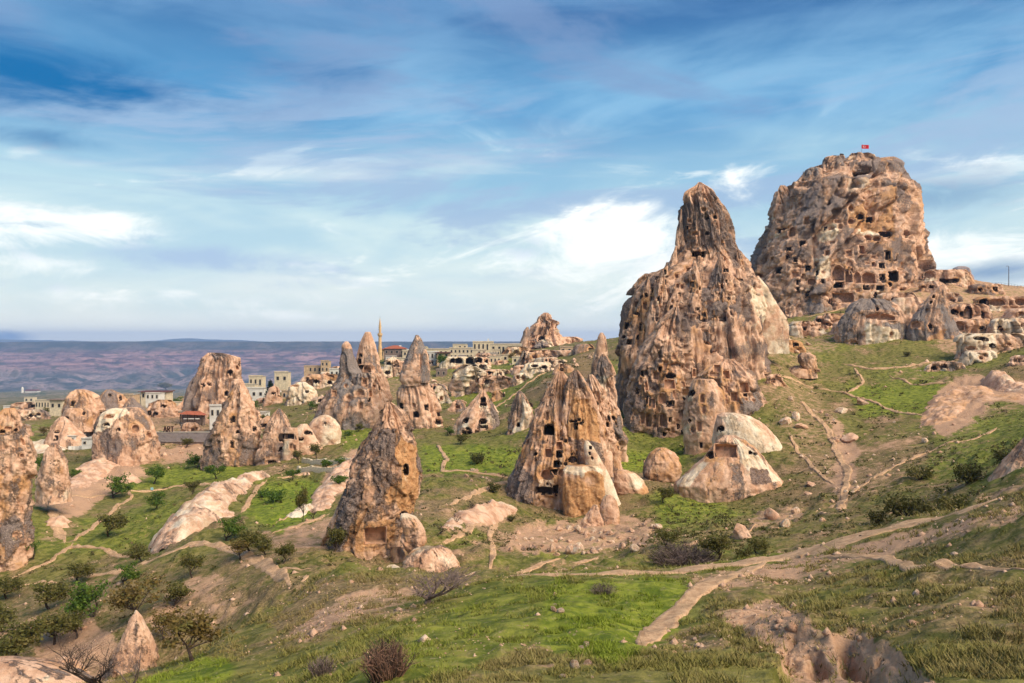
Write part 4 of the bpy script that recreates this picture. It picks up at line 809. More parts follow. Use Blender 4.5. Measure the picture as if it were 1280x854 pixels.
rock('hollow_rock', 182, 'bulky brown rock with cream top and two hollowed rooms', 'rock', [
 ('body', 182, [(510,143,172),(514,132,178),(520,126,182),(530,122,188),(542,120,192),(556,120,196),(568,124,197),(578,136,195),(584,152,188)], dict(k=.75, seed=80, A=.7, flute=.5, strata=.1, block=.4, crust=.25, orange=.25, pale=-.05, cool=.35, extend=12, q=2.6,
  windows=[(137,521,9,5,'cave',.8,0),(133,531,6,3,'cave',1,1),(169,536,9,10,'round',.6,0),(186,544,9,6,'rect',.8,0),(148,537,3,3,'rect',1.2,1)], patches=[([(120,540),(124,520),(135,508),(160,508),(160,518),(145,524),(140,534),(130,540)], dict(pale=.85, crust=-.1, orange=.2), 0)])),
 ('peak', 200, [(497,163,167),(502,158,171),(510,152,178),(520,145,184)], dict(k=.8, seed=81, A=.6, flute=.5, strata=.1, block=.5, crust=.3, orange=.3, pale=0, extend=14))])
rock('cluster_rock', 232, 'knobby tan rock with a walled cave room beside the blue door', 'rock', [
 ('crag', 232, [(487,95,105),(491,90,116),(498,87,122),(506,84,126),(515,80,128),(524,78,124)], dict(k=.7, seed=82, A=1.0, flute=.8, strata=.2, block=.8, crust=.25, orange=.35, pale=.05, extend=16, windows=[(91,505,3,5,'rect',1,1),(104,513,3,3,'rect',1,1)])),
 ('room', 226, [(510,85,108),(514,82,112),(522,80,113),(530,84,111)], dict(k=.6, seed=83, A=.5, flute=.3, strata=.2, block=.5, crust=.15, orange=.3, pale=.1, extend=10, windows=[(105,517,2.5,3,'rect',1,1),(84,524,4,5,'cave',1,1)])),
 ('crag', 250, [(487,132,140),(492,126,150),(500,122,158),(508,118,160)], dict(k=.7, seed=84, A=.7, flute=.6, strata=.2, block=.6, crust=.1, orange=.3, pale=.3, extend=14, windows=[(138,494,3,2,'rect',1,1),(150,499,3,5,'rect',1,1)]))])
rock('pale_dome_rock', 215, 'small pale dome rock with two cave doors in the left village', 'rock', [
 ('dome', 215, [(521,75,81),(526,70,88),(534,65,94),(543,61,104),(551,58,112)], dict(k=.7, seed=85, A=.5, flute=.4, strata=0, block=.2, crust=-.05, orange=.1, pale=.35, cool=.4, extend=8, windows=[(71,540,5,3,'rect',1,1),(63,548,4,4,'rect',1,1),(70,548,4,5,'rect',1,1)]))])
rock('edge_rock', 102, 'pitted orange rock pillar at the meadow edge with an arched niche', 'rock', [
 ('pillar', 102, [(510,8,18),(516,0,23),(528,-8,27),(545,-16,30),(560,-22,36),(580,-26,40),(605,-28,39),(630,-30,37),(660,-32,36),(690,-34,35),(705,-34,30)], dict(k=.8, seed=86, A=1.0, flute=.7, strata=.2, block=.8, crust=.15, orange=.45, pale=.05, cool=.3, extend=14, windows=[(28,552,7,9,'arch',.6,0),(28,553,2,2,'rect',1.2,1),(10,535,8,4,'cave',1,0),(3,540,5,4,'cave',1,1),(20,538,4,3,'cave',1,1),(27,570,5,5,'round',.8,0),(20,668,7,6,'cave',.5,0),(28,636,3,8,'cave',.6,0)], patches=[([(0,545),(15,545),(18,560),(5,590),(-5,590)], dict(crust=.3, cool=1, pale=.35, orange=0), 0)]))])
rock('edge_cone_rock', 126, 'plain small brown cone rock between the pitted pillar and the gravel yard', 'rock', [
 ('cone', 126, [(554,64,71),(560,60,76),(572,54,81),(588,49,85),(602,46,88),(618,47,86)], dict(k=.8, seed=87, A=.8, flute=.5, strata=.1, block=.5, crust=.35, orange=.25, pale=.0, cool=.5, extend=10))])
rock('small_cone_rock', 55, 'sharp little pink cone rock among bare trees at valley bottom', 'rock', [
 ('cone', 55, [(765,168.5,172.5),(772,164,178),(785,156,184),(800,149,190),(815,142,196),(824,138,197),(845,130,194)], dict(k=.8, seed=88, A=.5, flute=.5, strata=.1, block=.3, crust=.1, orange=.2, pale=.1, cool=.5, extend=14, res=1.0)),
 ('finial', 55, [(763,168.8,171.2),(765.5,167.8,172.6),(768,168.2,172.4)], dict(k=1, seed=89, A=.1, flute=0, strata=0, block=0, crust=0, pale=.6, extend=3, res=.6))])
rock('rounded_slab', 46, 'smooth rounded tan slab below the little pink cone rock', 'rock', [
 ('slab', 46, [(825,-20,20),(829,-40,48),(838,-60,80),(848,-70,104),(860,-80,118)], dict(k=.5, seed=90, A=.5, flute=.2, strata=.1, block=.1, crust=.05, orange=.2, pale=.25, extend=10)),
 ('knob', 50, [(821,78,84),(826,73,92),(835,70,100),(845,68,110)], dict(k=.8, seed=91, A=.4, flute=.3, strata=0, block=.5, crust=0, orange=.2, pale=.3, extend=8))])
# ---------------------------------------------------------------- right side
rock('white_cave_rock', 228, 'whitish rock with a wide sagging cave mouth below the castle rock', 'rock', [
 ('shell', 228, [(373,1078,1100),(378,1068,1112),(388,1060,1122),(400,1050,1127),(410,1046,1129),(420,1049,1129),(432,1060,1127),(445,1068,1120),(456,1074,1112)], dict(k=.55, seed=95, A=.9, flute=1.1, strata=.3, block=.6, crust=.25, orange=.0, pale=.4, cool=.9, extend=10,
  windows=[(1097,386,3,5,'rect',1,1),(1100,398,34,9,'cave',.8,0),(1098,436,18,8,'cave',1,0),(1114,418,6,6,'round',.7,0),(1068,428,9,5,'cave',.7,0)], patches=[([(1062,372),(1110,372),(1125,398),(1075,400),(1050,418),(1046,405)], dict(crust=.75, cool=.85, pale=0), 0),([(1082,405),(1125,410),(1122,452),(1080,455)], dict(pale=.95, crust=0), 0)]))])
rock('horned_rock', 224, 'dark grey horned rock with orange base next to the white cave rock', 'rock', [
 ('horn', 224, [(357,1175,1180),(362,1168,1181),(372,1160,1183),(385,1150,1186),(398,1143,1190),(412,1139,1194),(425,1138,1199),(438,1146,1200),(448,1158,1198),(455,1165,1190)], dict(k=.6, seed=96, A=.8, flute=.7, strata=.2, block=.5, crust=.55, orange=.2, pale=-.1, cool=.9, extend=10,
  windows=[(1145,405,10,8,'arch',.6,0),(1167,371,3,4,'round',1,1),(1164,378,3,3,'rect',1,1),(1171,426,3,3,'rect',1.2,1),(1163,408,4,6,'cave',1,1),(1187,437,3,5,'rect',1,0),(1158,436,3,3,'rect',1,1)], patches=[([(1150,430),(1165,420),(1180,410),(1200,425),(1200,450),(1160,456)], dict(crust=-.1, orange=.7, pale=.1), 0),([(1183,412),(1192,418),(1186,438),(1176,434)], dict(crust=.9, cool=1, orange=0), 0)])),
 ('saddle', 236, [(372,1118,1150),(385,1110,1160),(410,1112,1160),(435,1120,1160)], dict(k=.4, seed=97, A=.5, flute=1.2, strata=0, block=.2, crust=.05, orange=.05, pale=.35, cool=.9, extend=8))])
rock('far_crag_rock', 420, 'distant ruined crag with a dark cave mouth rising above the village ridge', 'rock', [
 ('crag', 420, [(391,679,685),(394,675,688),(399,671,690),(402,669,699),(403,668,700),(418,664,700),(425,655,706),(435,651,714),(446,646,722)], dict(k=.7, seed=98, fs=.7, A=.5, flute=.6, strata=1.2, block=1.5, crust=.2, orange=.15, pale=.2, cool=.5, res=.9, extend=14, windows=[(677,423,8,5,'cave',1.2,1),(683,437,8,6,'cave',1,1),(674,440,3,5,'rect',1,1),(666,430,4,4,'cave',1,0),(695,410,5,6,'cave',.8,0)])),
 ('horn', 412, [(409,658,661),(414,655,663),(425,652,664),(435,650,664)], dict(k=.8, seed=99, A=.5, flute=.5, strata=.4, block=.6, crust=.3, orange=.1, pale=.1, res=.9)),
 ('shoulder', 422, [(421,704,720),(424,702,728),(432,700,729),(442,698,732)], dict(k=.5, seed=100, A=.4, flute=.4, strata=1.2, block=.6, crust=.05, orange=.25, pale=.2, res=.9, windows=[(711,436,6,6,'arch',1,1)]))])
rock('pink_edge_rock', 68, 'smooth pinkish rock flank sloping up beyond the foreground track', 'rock', [
 ('flank', 68, [(545,1282,1300),(560,1270,1330),(578,1256,1340),(594,1244,1350),(608,1235,1355),(620,1232,1360)], dict(k=.6, seed=101, A=.5, flute=.9, strata=.0, block=.15, crust=.15, orange=.35, pale=.05, cool=.3, extend=14))])
rock('boulder', 196, 'upright egg-shaped brown boulder on a rubble seat left of the white cave rock', 'boulder', [
 ('boulder_body', 196, [(441,1001,1012),(445,998,1019),(452,999,1022),(460,1003,1022),(466,1007,1018)], dict(k=.8, seed=102, A=.5, flute=.2, strata=0, block=.6, crust=.3, orange=.2, pale=.1, extend=3, res=.9)),
 ('seat', 197, [(457,995,1006),(462,988,1020),(468,986,1022)], dict(k=.7, seed=103, A=.6, flute=.3, strata=.2, block=.8, crust=.2, orange=.3, pale=.1, extend=6, res=.9))])
rock('white_cave_ledge', 205, 'white bleached ledge with a black rectangular cave mouth right of the spire', 'rock', [
 ('ledge', 205, [(447,935,955),(450,930,970),(456,938,985),(462,945,986),(468,955,984)], dict(k=.5, seed=104, A=.7, flute=.3, strata=.4, block=.6, crust=-.1, orange=0, pale=.95, cool=.8, extend=5, res=.9, windows=[(969,459,15,6,'rect',1.5,1)]))])

# ---------------------------------------------------------------- footpaths: beaten earth ribbons laid on the ground
def path_mat():
    t = NT('beaten_earth'); o = t.obj(); nf = t.noise(o, 3.0, 7, 0.7); nm = t.noise(o, 0.5, 4, 0.6)
    c = t.mix(t.ss(nf, 0.34, 0.66), (0.385, 0.225, 0.122), (0.610, 0.390, 0.230)); c = t.mix(t.math('MULTIPLY', t.ss(nm, 0.5, 0.72), 0.5), c, (0.215, 0.150, 0.075))
    return t.done(c, t.bump(nf, 0.10, 0.8), 0.96)
PATHM = path_mat(); PATH_PTS = []
def path(pts, width, seed=0, dmin=3.0, lift=0.0):
    W = [hit(x, y, dmin) for x, y in pts]; W = np.array([(p.x, p.y) for p in W])
    seg = np.sqrt((np.diff(W, axis=0)**2).sum(1)); t = np.concatenate([[0], np.cumsum(seg)])
    n = max(int(t[-1]/max(0.3, t[-1]/320)), 12); tt = np.linspace(0, t[-1], n)
    x = np.interp(tt, t, W[:, 0]); y = np.interp(tt, t, W[:, 1])
    for _ in range(4):                                         # round the corners
        x[1:-1] = (x[:-2]+2*x[1:-1]+x[2:])/4; y[1:-1] = (y[:-2]+2*y[1:-1]+y[2:])/4
    dx, dy = np.gradient(x), np.gradient(y); L = np.maximum(np.hypot(dx, dy), 1e-6); nx, ny = -dy/L, dx/L
    q = np.stack([tt/3.0, tt*0+seed*9.1, tt*0], -1); end = np.clip(np.minimum(tt, t[-1]-tt)/(width*2.5+2.0), 0, 1); wl = width/2*(1+0.5*fbm(q, 71, 3)+0.4*fbm(q*4, 75, 3))*(.04+.96*end); wr = width/2*(1+0.5*fbm(q+50, 72, 3)+0.4*fbm(q*4+9, 76, 3))*(.04+.96*end)
    mid = width*0.25*fbm(q/2+20, 73, 2)
    k = np.linspace(-1, 1, 9); V = []
    for a in k:
        off = mid+np.where(a < 0, a*wl, a*wr); px_ = x+nx*off; py_ = y+ny*off
        nz = fbm(np.stack([px_/1.1, py_/1.1, px_*0], -1), 74, 3); sc_ = 0.03+0.0009*py_
        z = ground_z(px_, py_)+sc_*(0.9+1.2*nz-3.0*(abs(a) > .95)-1.0*(1-end)**2)+lift
        V.append(np.stack([px_, py_, z], -1))
    PATH_PTS.extend((float(a_), float(b_), width) for a_, b_ in zip(x, y))
    V = np.stack(V, 1); me = mesh_np('path', V.reshape(-1, 3), grid_faces(n, 9)[:, ::-1], smooth=True)
    o = link('path', me, PATHM); tag(o, kind='structure'); return o
PATHS = [
 ([(1300,608),(1220,634),(1150,653),(1080,673),(1000,692),(930,706),(860,714),(780,718),(700,719),(590,723)], 2.6, 3), ([(960,702),(905,722),(868,742),(842,766),(815,796),(795,812)], 1.1, 3), ([(1290,714),(1180,708),(1100,698),(1040,696),(970,702)], 0.6, 3),
 ([(365,736),(350,716),(330,706),(300,691),(270,681),(240,679),(215,690),(180,704),(150,715),(100,722),(50,728),(-10,738)], 1.5, 45), ([(388,712),(362,712),(342,710)], 1.2, 45), ([(368,738),(380,724),(388,712)], 1.0, 45),
 ([(0,726),(60,704),(88,684),(130,686),(190,692)], 1.0, 60), ([(88,684),(118,658),(145,634),(165,620),(152,612)], 1.0, 60), ([(335,597),(280,604),(220,608),(165,614),(60,622)], 1.4, 90), ([(60,622),(68,650),(80,680)], 2.2, 80),
 ([(300,642),(314,622),(322,610),(335,598)], 1.1, 90), ([(335,598),(380,592),(425,582),(450,562)], 1.8, 90), ([(340,668),(372,658),(412,642)], 1.2, 80), ([(395,630),(410,608),(430,585)], 2.6, 90), ([(345,655),(370,640),(385,630)], 0.8, 90),
 ([(612,716),(616,692),(612,668),(622,648)], 0.8, 55), ([(600,722),(660,712),(720,704),(770,694)], 0.8, 50), ([(545,556),(560,574),(552,590),(600,592),(645,598)], 1.0, 90), ([(545,684),(575,668),(600,655),(635,640)], 1.1, 70), ([(640,600),(600,615),(560,632)], 1.2, 80),
 ([(970,468),(1000,478),(1050,490),(1100,506),(1158,521)], 1.0, 120), ([(1050,455),(1090,462),(1130,459),(1180,452),(1240,444),(1290,428)], 1.2, 150), ([(1058,492),(1080,478),(1066,458)], 0.9, 150), ([(1000,500),(1036,540),(1060,588),(1048,640)], 1.5, 80), ([(1020,640),(1080,606),(1130,576),(1172,560),(1222,548),(1248,532)], 0.9, 60), ([(985,540),(1012,580),(1044,606)], 0.8, 80),
 ([(925,668),(985,648),(1060,642)], 0.8, 60), ([(840,694),(900,674),(925,668)], 0.6, 60), ([(860,395),(1000,420),(1040,398),(1068,380)], 1.0, 200), ([(1110,470),(1150,482),(1200,480)], 0.8, 150), ([(790,590),(812,602),(805,575)], 0.6, 100), ([(600,520),(640,495),(690,462)], 1.2, 180), ([(580,470),(620,490),(650,476)], 1.4, 220),
]
for i, (pp, w, dm) in enumerate(PATHS): path(pp, w*(.8 if dm > 3 else .95), i, dm)
# low whaleback ridges of bare tuff
def ridge(name, pts, label, cat='rock', seed=1, dmin=60, pale=.6, crust=-.1, orange=.1, cool=.5, group=None):
    """pts: (px, py, width m, height m)"""
    W = [hit(p[0], p[1], dmin) for p in pts]; X = np.array([p.x for p in W]); Yv = np.array([p.y for p in W]); wd = np.array([p[2] for p in pts]); ht = np.array([p[3] for p in pts])
    t = np.concatenate([[0], np.cumsum(np.hypot(np.diff(X), np.diff(Yv)))]); n = int(np.clip(t[-1]/0.35, 20, 220)); tt = np.linspace(0, t[-1], n)
    x, y, w, h = (np.interp(tt, t, a) for a in (X, Yv, wd, ht))
    for _ in range(6):
        for a in (x, y, w, h): a[1:-1] = (a[:-2]+2*a[1:-1]+a[2:])/4
    dx, dy = np.gradient(x), np.gradient(y); L = np.maximum(np.hypot(dx, dy), 1e-6); nx, ny = -dy/L, dx/L
    k = np.linspace(-1, 1, 40); w = w*(1+.35*fbm(np.stack([tt/2.5, tt*0+seed, tt*0], -1), seed+70, 3)); cap = np.clip(np.minimum(tt, t[-1]-tt)/np.maximum(w*0.7, 0.1), 0, 1); cap = np.sqrt(1-(1-cap)**2)
    off = k[None]*(w*0.5*(0.25+0.75*cap))[:, None]; px_ = x[:, None]+nx[:, None]*off; py_ = y[:, None]+ny[:, None]*off
    q = np.stack([px_, py_, px_*0+seed*13], -1)
    prof = np.maximum(1-np.abs(k)**2.2, 0)**0.8
    hh = (h*cap)[:, None]*prof[None]*(1+0.5*fbm(q/3.5, seed, 3))+0.55*fbm(q/1.6, seed+2, 4)*prof[None]+0.16*fbm(q/0.5, seed+5, 2)-.12*np.abs(k)[None]**4*(1+2*fbm(q/.8, seed+9, 2))
    z = ground_z(px_, py_)+hh-0.25*(np.abs(k) > 0.97)[None]-0.1
    base = Vector((x[n//2], y[n//2], float(ground_z(x[n//2], y[n//2]))))
    V = np.stack([px_, py_, z], -1).reshape(-1, 3)-np.array(base)
    me = mesh_np(name, V, grid_faces(n, 40)[:, ::-1], smooth=True); nn = fbm(q/2.2, seed+7, 3).ravel()
    vcol(me, 'mask', np.clip(np.stack([crust+0.5*nn, orange+0.3*nn, pale-0.5*nn, cool+0*nn], -1), 0, 1))
    o = link(name, me, ROCK, None, base); tag(o, label, cat, group); return o
ridge('tuff_ridge', [(204,688,4,0.4),(222,672,7,2.2),(250,646,8,2.6),(272,622,6,1.8),(300,604,5,1.4),(335,595,3,0.6)], 'long white whaleback ridge of bare rock beside the orchard', seed=120, dmin=70, pale=.5, orange=.2, crust=.1)
ridge('tuff_ridge', [(236,664,3,0.3),(254,655,5,1.2),(275,645,5,1.0),(290,640,3,0.3)], 'short rough pinkish spur on the side of the white whaleback ridge', seed=121, dmin=70, pale=.35, orange=.4)
ridge('tuff_ridge', [(556,662,2,0.1),(585,650,3.5,.6),(615,640,4,.8),(636,632,3,0.5)], 'low pinkish rock ramp running up to the carved cone rock', seed=122, dmin=70, pale=.3, orange=.3)
ridge('tuff_ridge', [(396,640,3,.3),(412,612,5,1.0),(432,590,6,1.4),(450,570,5,.8)], 'bare pale earth ridge behind the near cone rock', seed=123, dmin=90, pale=.3, orange=.3)
ridge('tuff_ridge', [(64,660,2,.3),(75,654,4,1.0),(88,656,3,.4)], 'little bare rock hump in the meadow', seed=124, dmin=80, pale=.3, orange=.2)
ridge('tuff_ridge', [(152,596,2,.3),(160,602,5,1.5),(175,604,4,.5)], 'pink bare rock hump beside two round green trees', seed=125, dmin=100, pale=.1, orange=.4)
ridge('tuff_ridge', [(480,712,2,.3),(500,716,4,.7),(520,722,3,.3)], 'flat white rock slab lying before the near cone rock', seed=126, dmin=46, pale=.8)
ridge('tuff_ridge', [(365,648,2,.3),(380,638,3,.8),(388,630,2,.4)], 'narrow white rock rib in the garden slope', seed=127, dmin=80, pale=.8)
ridge('tuff_ridge', [(1166,532,4,.4),(1185,505,9,.8),(1205,488,9,1.0),(1230,500,7,.8),(1290,496,6,.6)], 'broad bare pink rock outcrop on the right hillside', seed=128, dmin=100, pale=.15, orange=.55)
ridge('tuff_ridge', [(1228,474,2,.4),(1245,478,5,2.0),(1262,484,5,1.5),(1280,488,4,.5)], 'pink rock hump with small dark holes above the bare pink outcrop', seed=129, dmin=100, pale=.3, orange=.4)
ridge('tuff_ridge', [(36,566,4,.3),(52,557,9,1.6),(70,566,6,.5)], 'white bare rock mound behind the pitted pillar', seed=130, dmin=130, pale=.8)
ridge('tuff_ridge', [(95,610,5,.4),(112,592,8,1.5),(140,575,8,1.3),(150,566,5,.4)], 'long pinkish bare rock tongue below the hollow rock', seed=131, dmin=100, pale=.3, orange=.2)
# ---------------------------------------------------------------- cave terraces and boulders
def ledge(pxl, pxr, ptop, pbase, d, label, wins, seed, name='cave_terrace', **kw):
    m_ = (pxl+pxr)/2; h = pbase-ptop; d = hit(m_, pbase-1, 120 if pbase < 530 else 60).y
    op = dict(k=0.28, seed=seed, A=.7, flute=.5, strata=.8, block=.8, crust=.1, orange=.3, pale=.22, cool=.4, q=3.0, extend=10, res=1.0, windows=wins); op.update(kw)
    return rock(name, d, label, 'rock', [('ledge_face', d, [(ptop, pxl+h*.5, pxr-h*.5), (ptop+h*.2, pxl+h*.15, pxr-h*.15), (ptop+h*.6, pxl, pxr), (pbase, pxl-2, pxr+2)], op)])
ledge(1218,1300,371,386,262,'upper cave terrace with wide arched openings on the right hilltop', [(1230,378,9,8,'arch',1.2,1),(1247,378,18,8,'cave',.8,0),(1276,377,13,9,'cave',.9,0),(1264,379,4,5,'rect',1,0)], 140)
ledge(1180,1235,380,400,252,'cave terrace with a tall dark arch and a square pier', [(1210,391,10,14,'arch',1.2,1),(1192,390,9,6,'cave',1.2,1),(1228,393,3,7,'rect',1.2,1),(1202,392,4,5,'rect',1,1)], 141)
ledge(1188,1262,399,418,240,'lower cave terrace with twin round dark mouths', [(1200,408,12,11,'arch',.5,0),(1197,409,6,8,'round',1.4,1),(1204,409,5,8,'round',1.4,1),(1242,404,16,8,'cave',.7,0),(1228,410,5,4,'cave',1,1)], 142, pale=.3)
ledge(1196,1290,417,440,220,'broken white rock shelf with a low black hollow', [(1224,423,14,4,'cave',1.5,1),(1214,436,10,5,'cave',.8,0),(1240,432,7,4,'cave',1,1),(1262,430,6,4,'cave',1,0)], 143, pale=.6, crust=0, orange=.05, strata=1.2)
ledge(1150,1215,338,356,292,'brown rock terrace with two wide low openings right of the castle rock', [(1182,352,12,5,'rect',1.2,1),(1193,351,8,4,'rect',1.2,1),(1163,345,14,8,'cave',.4,0),(1150,346,8,6,'cave',.8,0)], 144, crust=.25)
ledge(1192,1212,333,345,296,'dark weathered outcrop standing on the skyline', [], 145, crust=.5, pale=0, k=.5)
ledge(1098,1150,366,380,262,'stepped pale rock terrace at the castle foot', [(1118,374,10,4,'cave',1,1),(1135,376,9,3,'cave',1,0),(1106,378,6,4,'rect',1,1)], 146, pale=.4)
ledge(1126,1160,375,392,246,'small rounded cave terrace behind the horned rock', [(1132,382,10,7,'cave',.6,0)], 147, pale=.2)
ledge(560,612,458,494,330,'whitish bluff pitted with broken caves below the cream village houses', [(571,474,8,8,'cave',.8,0),(582,471,7,6,'cave',1,1),(572,484,9,8,'round',.5,0),(590,472,6,5,'cave',1,1),(580,479,5,8,'cave',1,1),(556,483,6,7,'cave',1,0),(598,476,6,6,'cave',.8,0),(564,480,4,5,'cave',1,1)], 148, pale=.5, crust=.15, cool=.9, orange=0, flute=1.2, block=1.3)
ledge(555,612,446,458,430,'row of dark arched cellars cut in pale rock under the village houses', [(566,451,5,5,'arch',1.2,1),(573,451,7,6,'arch',1.2,1),(587,451,9,7,'arch',1.2,1),(598,450,8,6,'arch',1.2,1),(607,452,4,4,'rect',1,1)], 149, pale=.6, cool=.8, orange=.1, res=.8)
ledge(572,612,456,465,400,'second row of arched cellars on the grass below the village', [(582,460,8,5,'arch',1.2,1),(593,459,7,5,'arch',1.2,1),(602,459,6,5,'arch',1.2,1),(609,464,5,3,'cave',1,1)], 150, pale=.65, cool=.8, orange=0, res=.8)
ledge(605,640,462,472,350,'white low ledge with two shallow arches on the green slope', [(624,467,8,5,'arch',1,1),(634,467,8,5,'arch',1,1),(612,466,5,3,'cave',1,1)], 151, pale=.75, cool=.8, orange=0, crust=-.1, res=.8)
ledge(626,662,434,448,395,'pale ruined ledge with a broad hollow left of the distant crag', [(634,442,9,6,'cave',1,1),(645,440,6,5,'cave',1,0),(655,441,4,4,'cave',1,1)], 152, pale=.5, cool=.7, res=.8)
ledge(645,720,438,452,385,'long broken white ledge under the distant crag', [(655,447,5,3,'cave',1,1),(668,446,6,4,'cave',1,0),(688,448,7,4,'cave',1,1),(702,447,6,4,'cave',1,1),(712,445,4,4,'arch',1,0)], 153, pale=.55, cool=.6, res=.8, block=1.4)
ledge(655,690,453,466,330,'small white cave ledge half buried in the grassy slope', [(668,458,8,3,'cave',1,1),(680,459,6,4,'cave',1,1)], 154, pale=.7, crust=-.1, cool=.7, orange=0, res=.8)
ledge(720,745,430,440,360,'pale knob of rock on the skyline beside the needle rock', [(738,437,6,3,'cave',1,1)], 155, pale=.5, res=.8)
ledge(372,430,468,486,370,'terraced pale rock with white retaining edges in the left village', [(395,477,5,4,'cave',1,1),(412,478,5,4,'cave',1,1),(385,474,4,3,'rect',1,1)], 156, pale=.5, cool=.6, res=.8)
ledge(478,505,446,472,330,'jumbled white broken rock between the twin chimney and the capped chimney', [(486,455,6,3,'cave',1,1),(495,458,7,3,'cave',1,1),(484,466,6,4,'cave',1,1),(498,468,6,4,'cave',1,0)], 157, pale=.7, crust=.05, orange=0, cool=.8, res=.8, block=1.5)
ledge(185,225,500,522,255,'tan rock bank with two cave doors behind the hollow rock', [(187,517,5,5,'rect',1.2,1),(195,517,5,4,'arch',1,1),(205,508,5,3,'cave',1,1)], 158, pale=.1)
ledge(225,300,495,516,258,'brown rock shelf under the ribbed crown-topped tower', [(272,498,5,5,'arch',1.2,1),(282,493,5,5,'arch',1.2,1),(245,505,4,4,'cave',1,0)], 159, pale=.2)
ledge(10,60,503,517,330,'low cream cave cliff in the far left village', [(18,510,5,3,'cave',1,1),(44,508,10,3,'rect',1,1),(32,512,4,3,'cave',1,1)], 160, pale=.5, orange=.15, res=.9)
ledge(20,62,512,526,290,'tan rock hump with small holes beyond the pitted pillar', [(38,520,4,4,'cave',1,1),(48,518,5,3,'cave',1,1)], 161, pale=.3, res=.9)
ledge(334,352,480,505,285,'greyish rock bank beside the dark fir tree', [(342,492,4,3,'cave',1,1)], 162, pale=.2, cool=.7)
ledge(358,397,478,505,275,'white rounded rock with one black window in the left village', [(384,490,3,3,'rect',1.2,1),(370,484,8,3,'cave',.5,0)], 163, pale=.75, crust=-.1, orange=0, cool=.9, k=.6, q=2.2, strata=.2)
ledge(600,640,470,488,300,'broken pale outcrop at the head of the green gully', [(608,478,5,4,'cave',1,1),(620,480,4,4,'cave',1,1)], 164, pale=.45, cool=.7, block=1.4, res=.9)
EXTRA = [(1148,1180,352,364,'tan ledge right below the castle foot',.2,.4),(1215,1250,355,366,'low brown ledge under the skyline railing',.2,.3),(1100,1130,382,394,'pale ledge between castle foot and white cave rock',.4,.2),(1040,1066,402,416,'cracked grey ledge left of the white cave rock',.3,.1),(970,1000,425,438,'tumbled tan ledge above the egg-shaped boulder',.2,.4),(1160,1200,452,462,'white low ledge along the slope path',.7,.1),(1250,1290,420,432,'stepped cream ledge among terraces',.6,.1),(1170,1205,366,378,'grassy topped tan ledge behind the horned rock',.2,.3),(1262,1300,386,398,'dark lipped ledge under the upper terrace',.3,.3),(440,470,478,500,'grey broken rock bank at the right foot of the capped chimney',.2,.6),(545,562,486,505,'pale jagged outcrop right of the capped chimney base',.5,.5),(560,585,500,514,'low white outcrop above the green slope',.6,.3),(612,632,488,502,'small grey outcrop above the fluted rock',.2,.3),(642,668,466,478,'rough white outcrop on the hillside under the cave ledges',.7,.2),(690,715,455,466,'tan outcrop on the dry slope below the crag',.2,.3),(405,425,492,508,'white stepped outcrop beside the fir tree slope',.7,.1),(300,330,512,526,'brown rock bank behind the double cone',.1,.2),(325,345,520,536,'tan outcrop left of the double cone peak',.2,.4),(225,250,528,540,'low tan outcrop behind the letter sign',.1,.4),(0,40,530,548,'pale rock shelf beyond the pitted pillar',.6,.2),(96,124,528,544,'tan crumbling outcrop above the grey shed',.2,.3),(770,800,456,480,'white broken outcrop at the left foot of the spire',.6,.2),(745,775,478,500,'pale jumbled outcrop between needle rock and spire',.5,.2),(930,960,412,440,'tan broken outcrop at the right foot of the spire',.3,.3),(955,985,468,482,'low tan outcrop below the white bleached ledge',.2,.3),(985,1030,402,418,'pale broken outcrop at the left foot of the castle rock',.5,.2),(1020,1060,392,408,'tan cracked outcrop above the slope trail',.3,.3),(1240,1290,398,416,'white cracked outcrop below the upper cave terrace',.7,.1),(1205,1240,438,450,'flat white outcrop above the slope path',.8,.0),(1262,1295,444,456,'pale outcrop at the end of the slope path',.6,.1)]
for n_, (a_, b_, t_, c_, lab, pl_, og) in enumerate(EXTRA):
    rr_ = random.Random(n_+50); ws = [(rr_.uniform(a_+4, b_-4), rr_.uniform(t_+5, c_-2), rr_.uniform(3, 6), rr_.uniform(2.5, 5), rr_.choice(['cave', 'arch', 'rect']), rr_.uniform(.6, 1.3), rr_.randint(0, 1)) for _ in range(max(1, int((b_-a_)/13)))]
    ledge(a_, b_, t_, c_, 0, lab, ws, 500+n_*3, name='rock_outcrop', pale=pl_, orange=og, crust=.12, block=1.4, k=.5, q=2.4, cool=.6)
rq = random.Random(31)
for n_ in range(30):
    if n_ < 9: x, y, g_ = rq.uniform(330, 425), rq.uniform(466, 506), ('white broken outcrop crowded on the slope around the fir tree', 'outcrops around the fir tree')
    elif n_ < 16: x, y, g_ = rq.uniform(470, 560), rq.uniform(458, 500), ('white broken outcrop jumbled behind the chimney rocks', 'outcrops behind the chimney rocks')
    else: x, y, g_ = rq.uniform(600, 740), rq.uniform(440, 486), ('white broken outcrop with small caves on the slope below the distant crag', 'outcrops below the crag')
    w = rq.uniform(12, 26); h = rq.uniform(5, 10); ws = [(x+rq.uniform(-.3, .3)*w, y-h*rq.uniform(.3, .6), rq.uniform(2.5, 5), rq.uniform(2, 4), rq.choice(['cave', 'arch', 'rect']), 1.0, rq.randint(0, 1)) for _ in range(int(w/7))]
    o = ledge(x-w/2, x+w/2, y-h, y, 0, g_[0], ws, 700+n_*3, name='rock_outcrop', pale=rq.uniform(.35, .75), orange=rq.uniform(0, .2), crust=.1, block=1.6, k=.5, q=2.4, cool=.7, res=.9); o['group'] = g_[1]
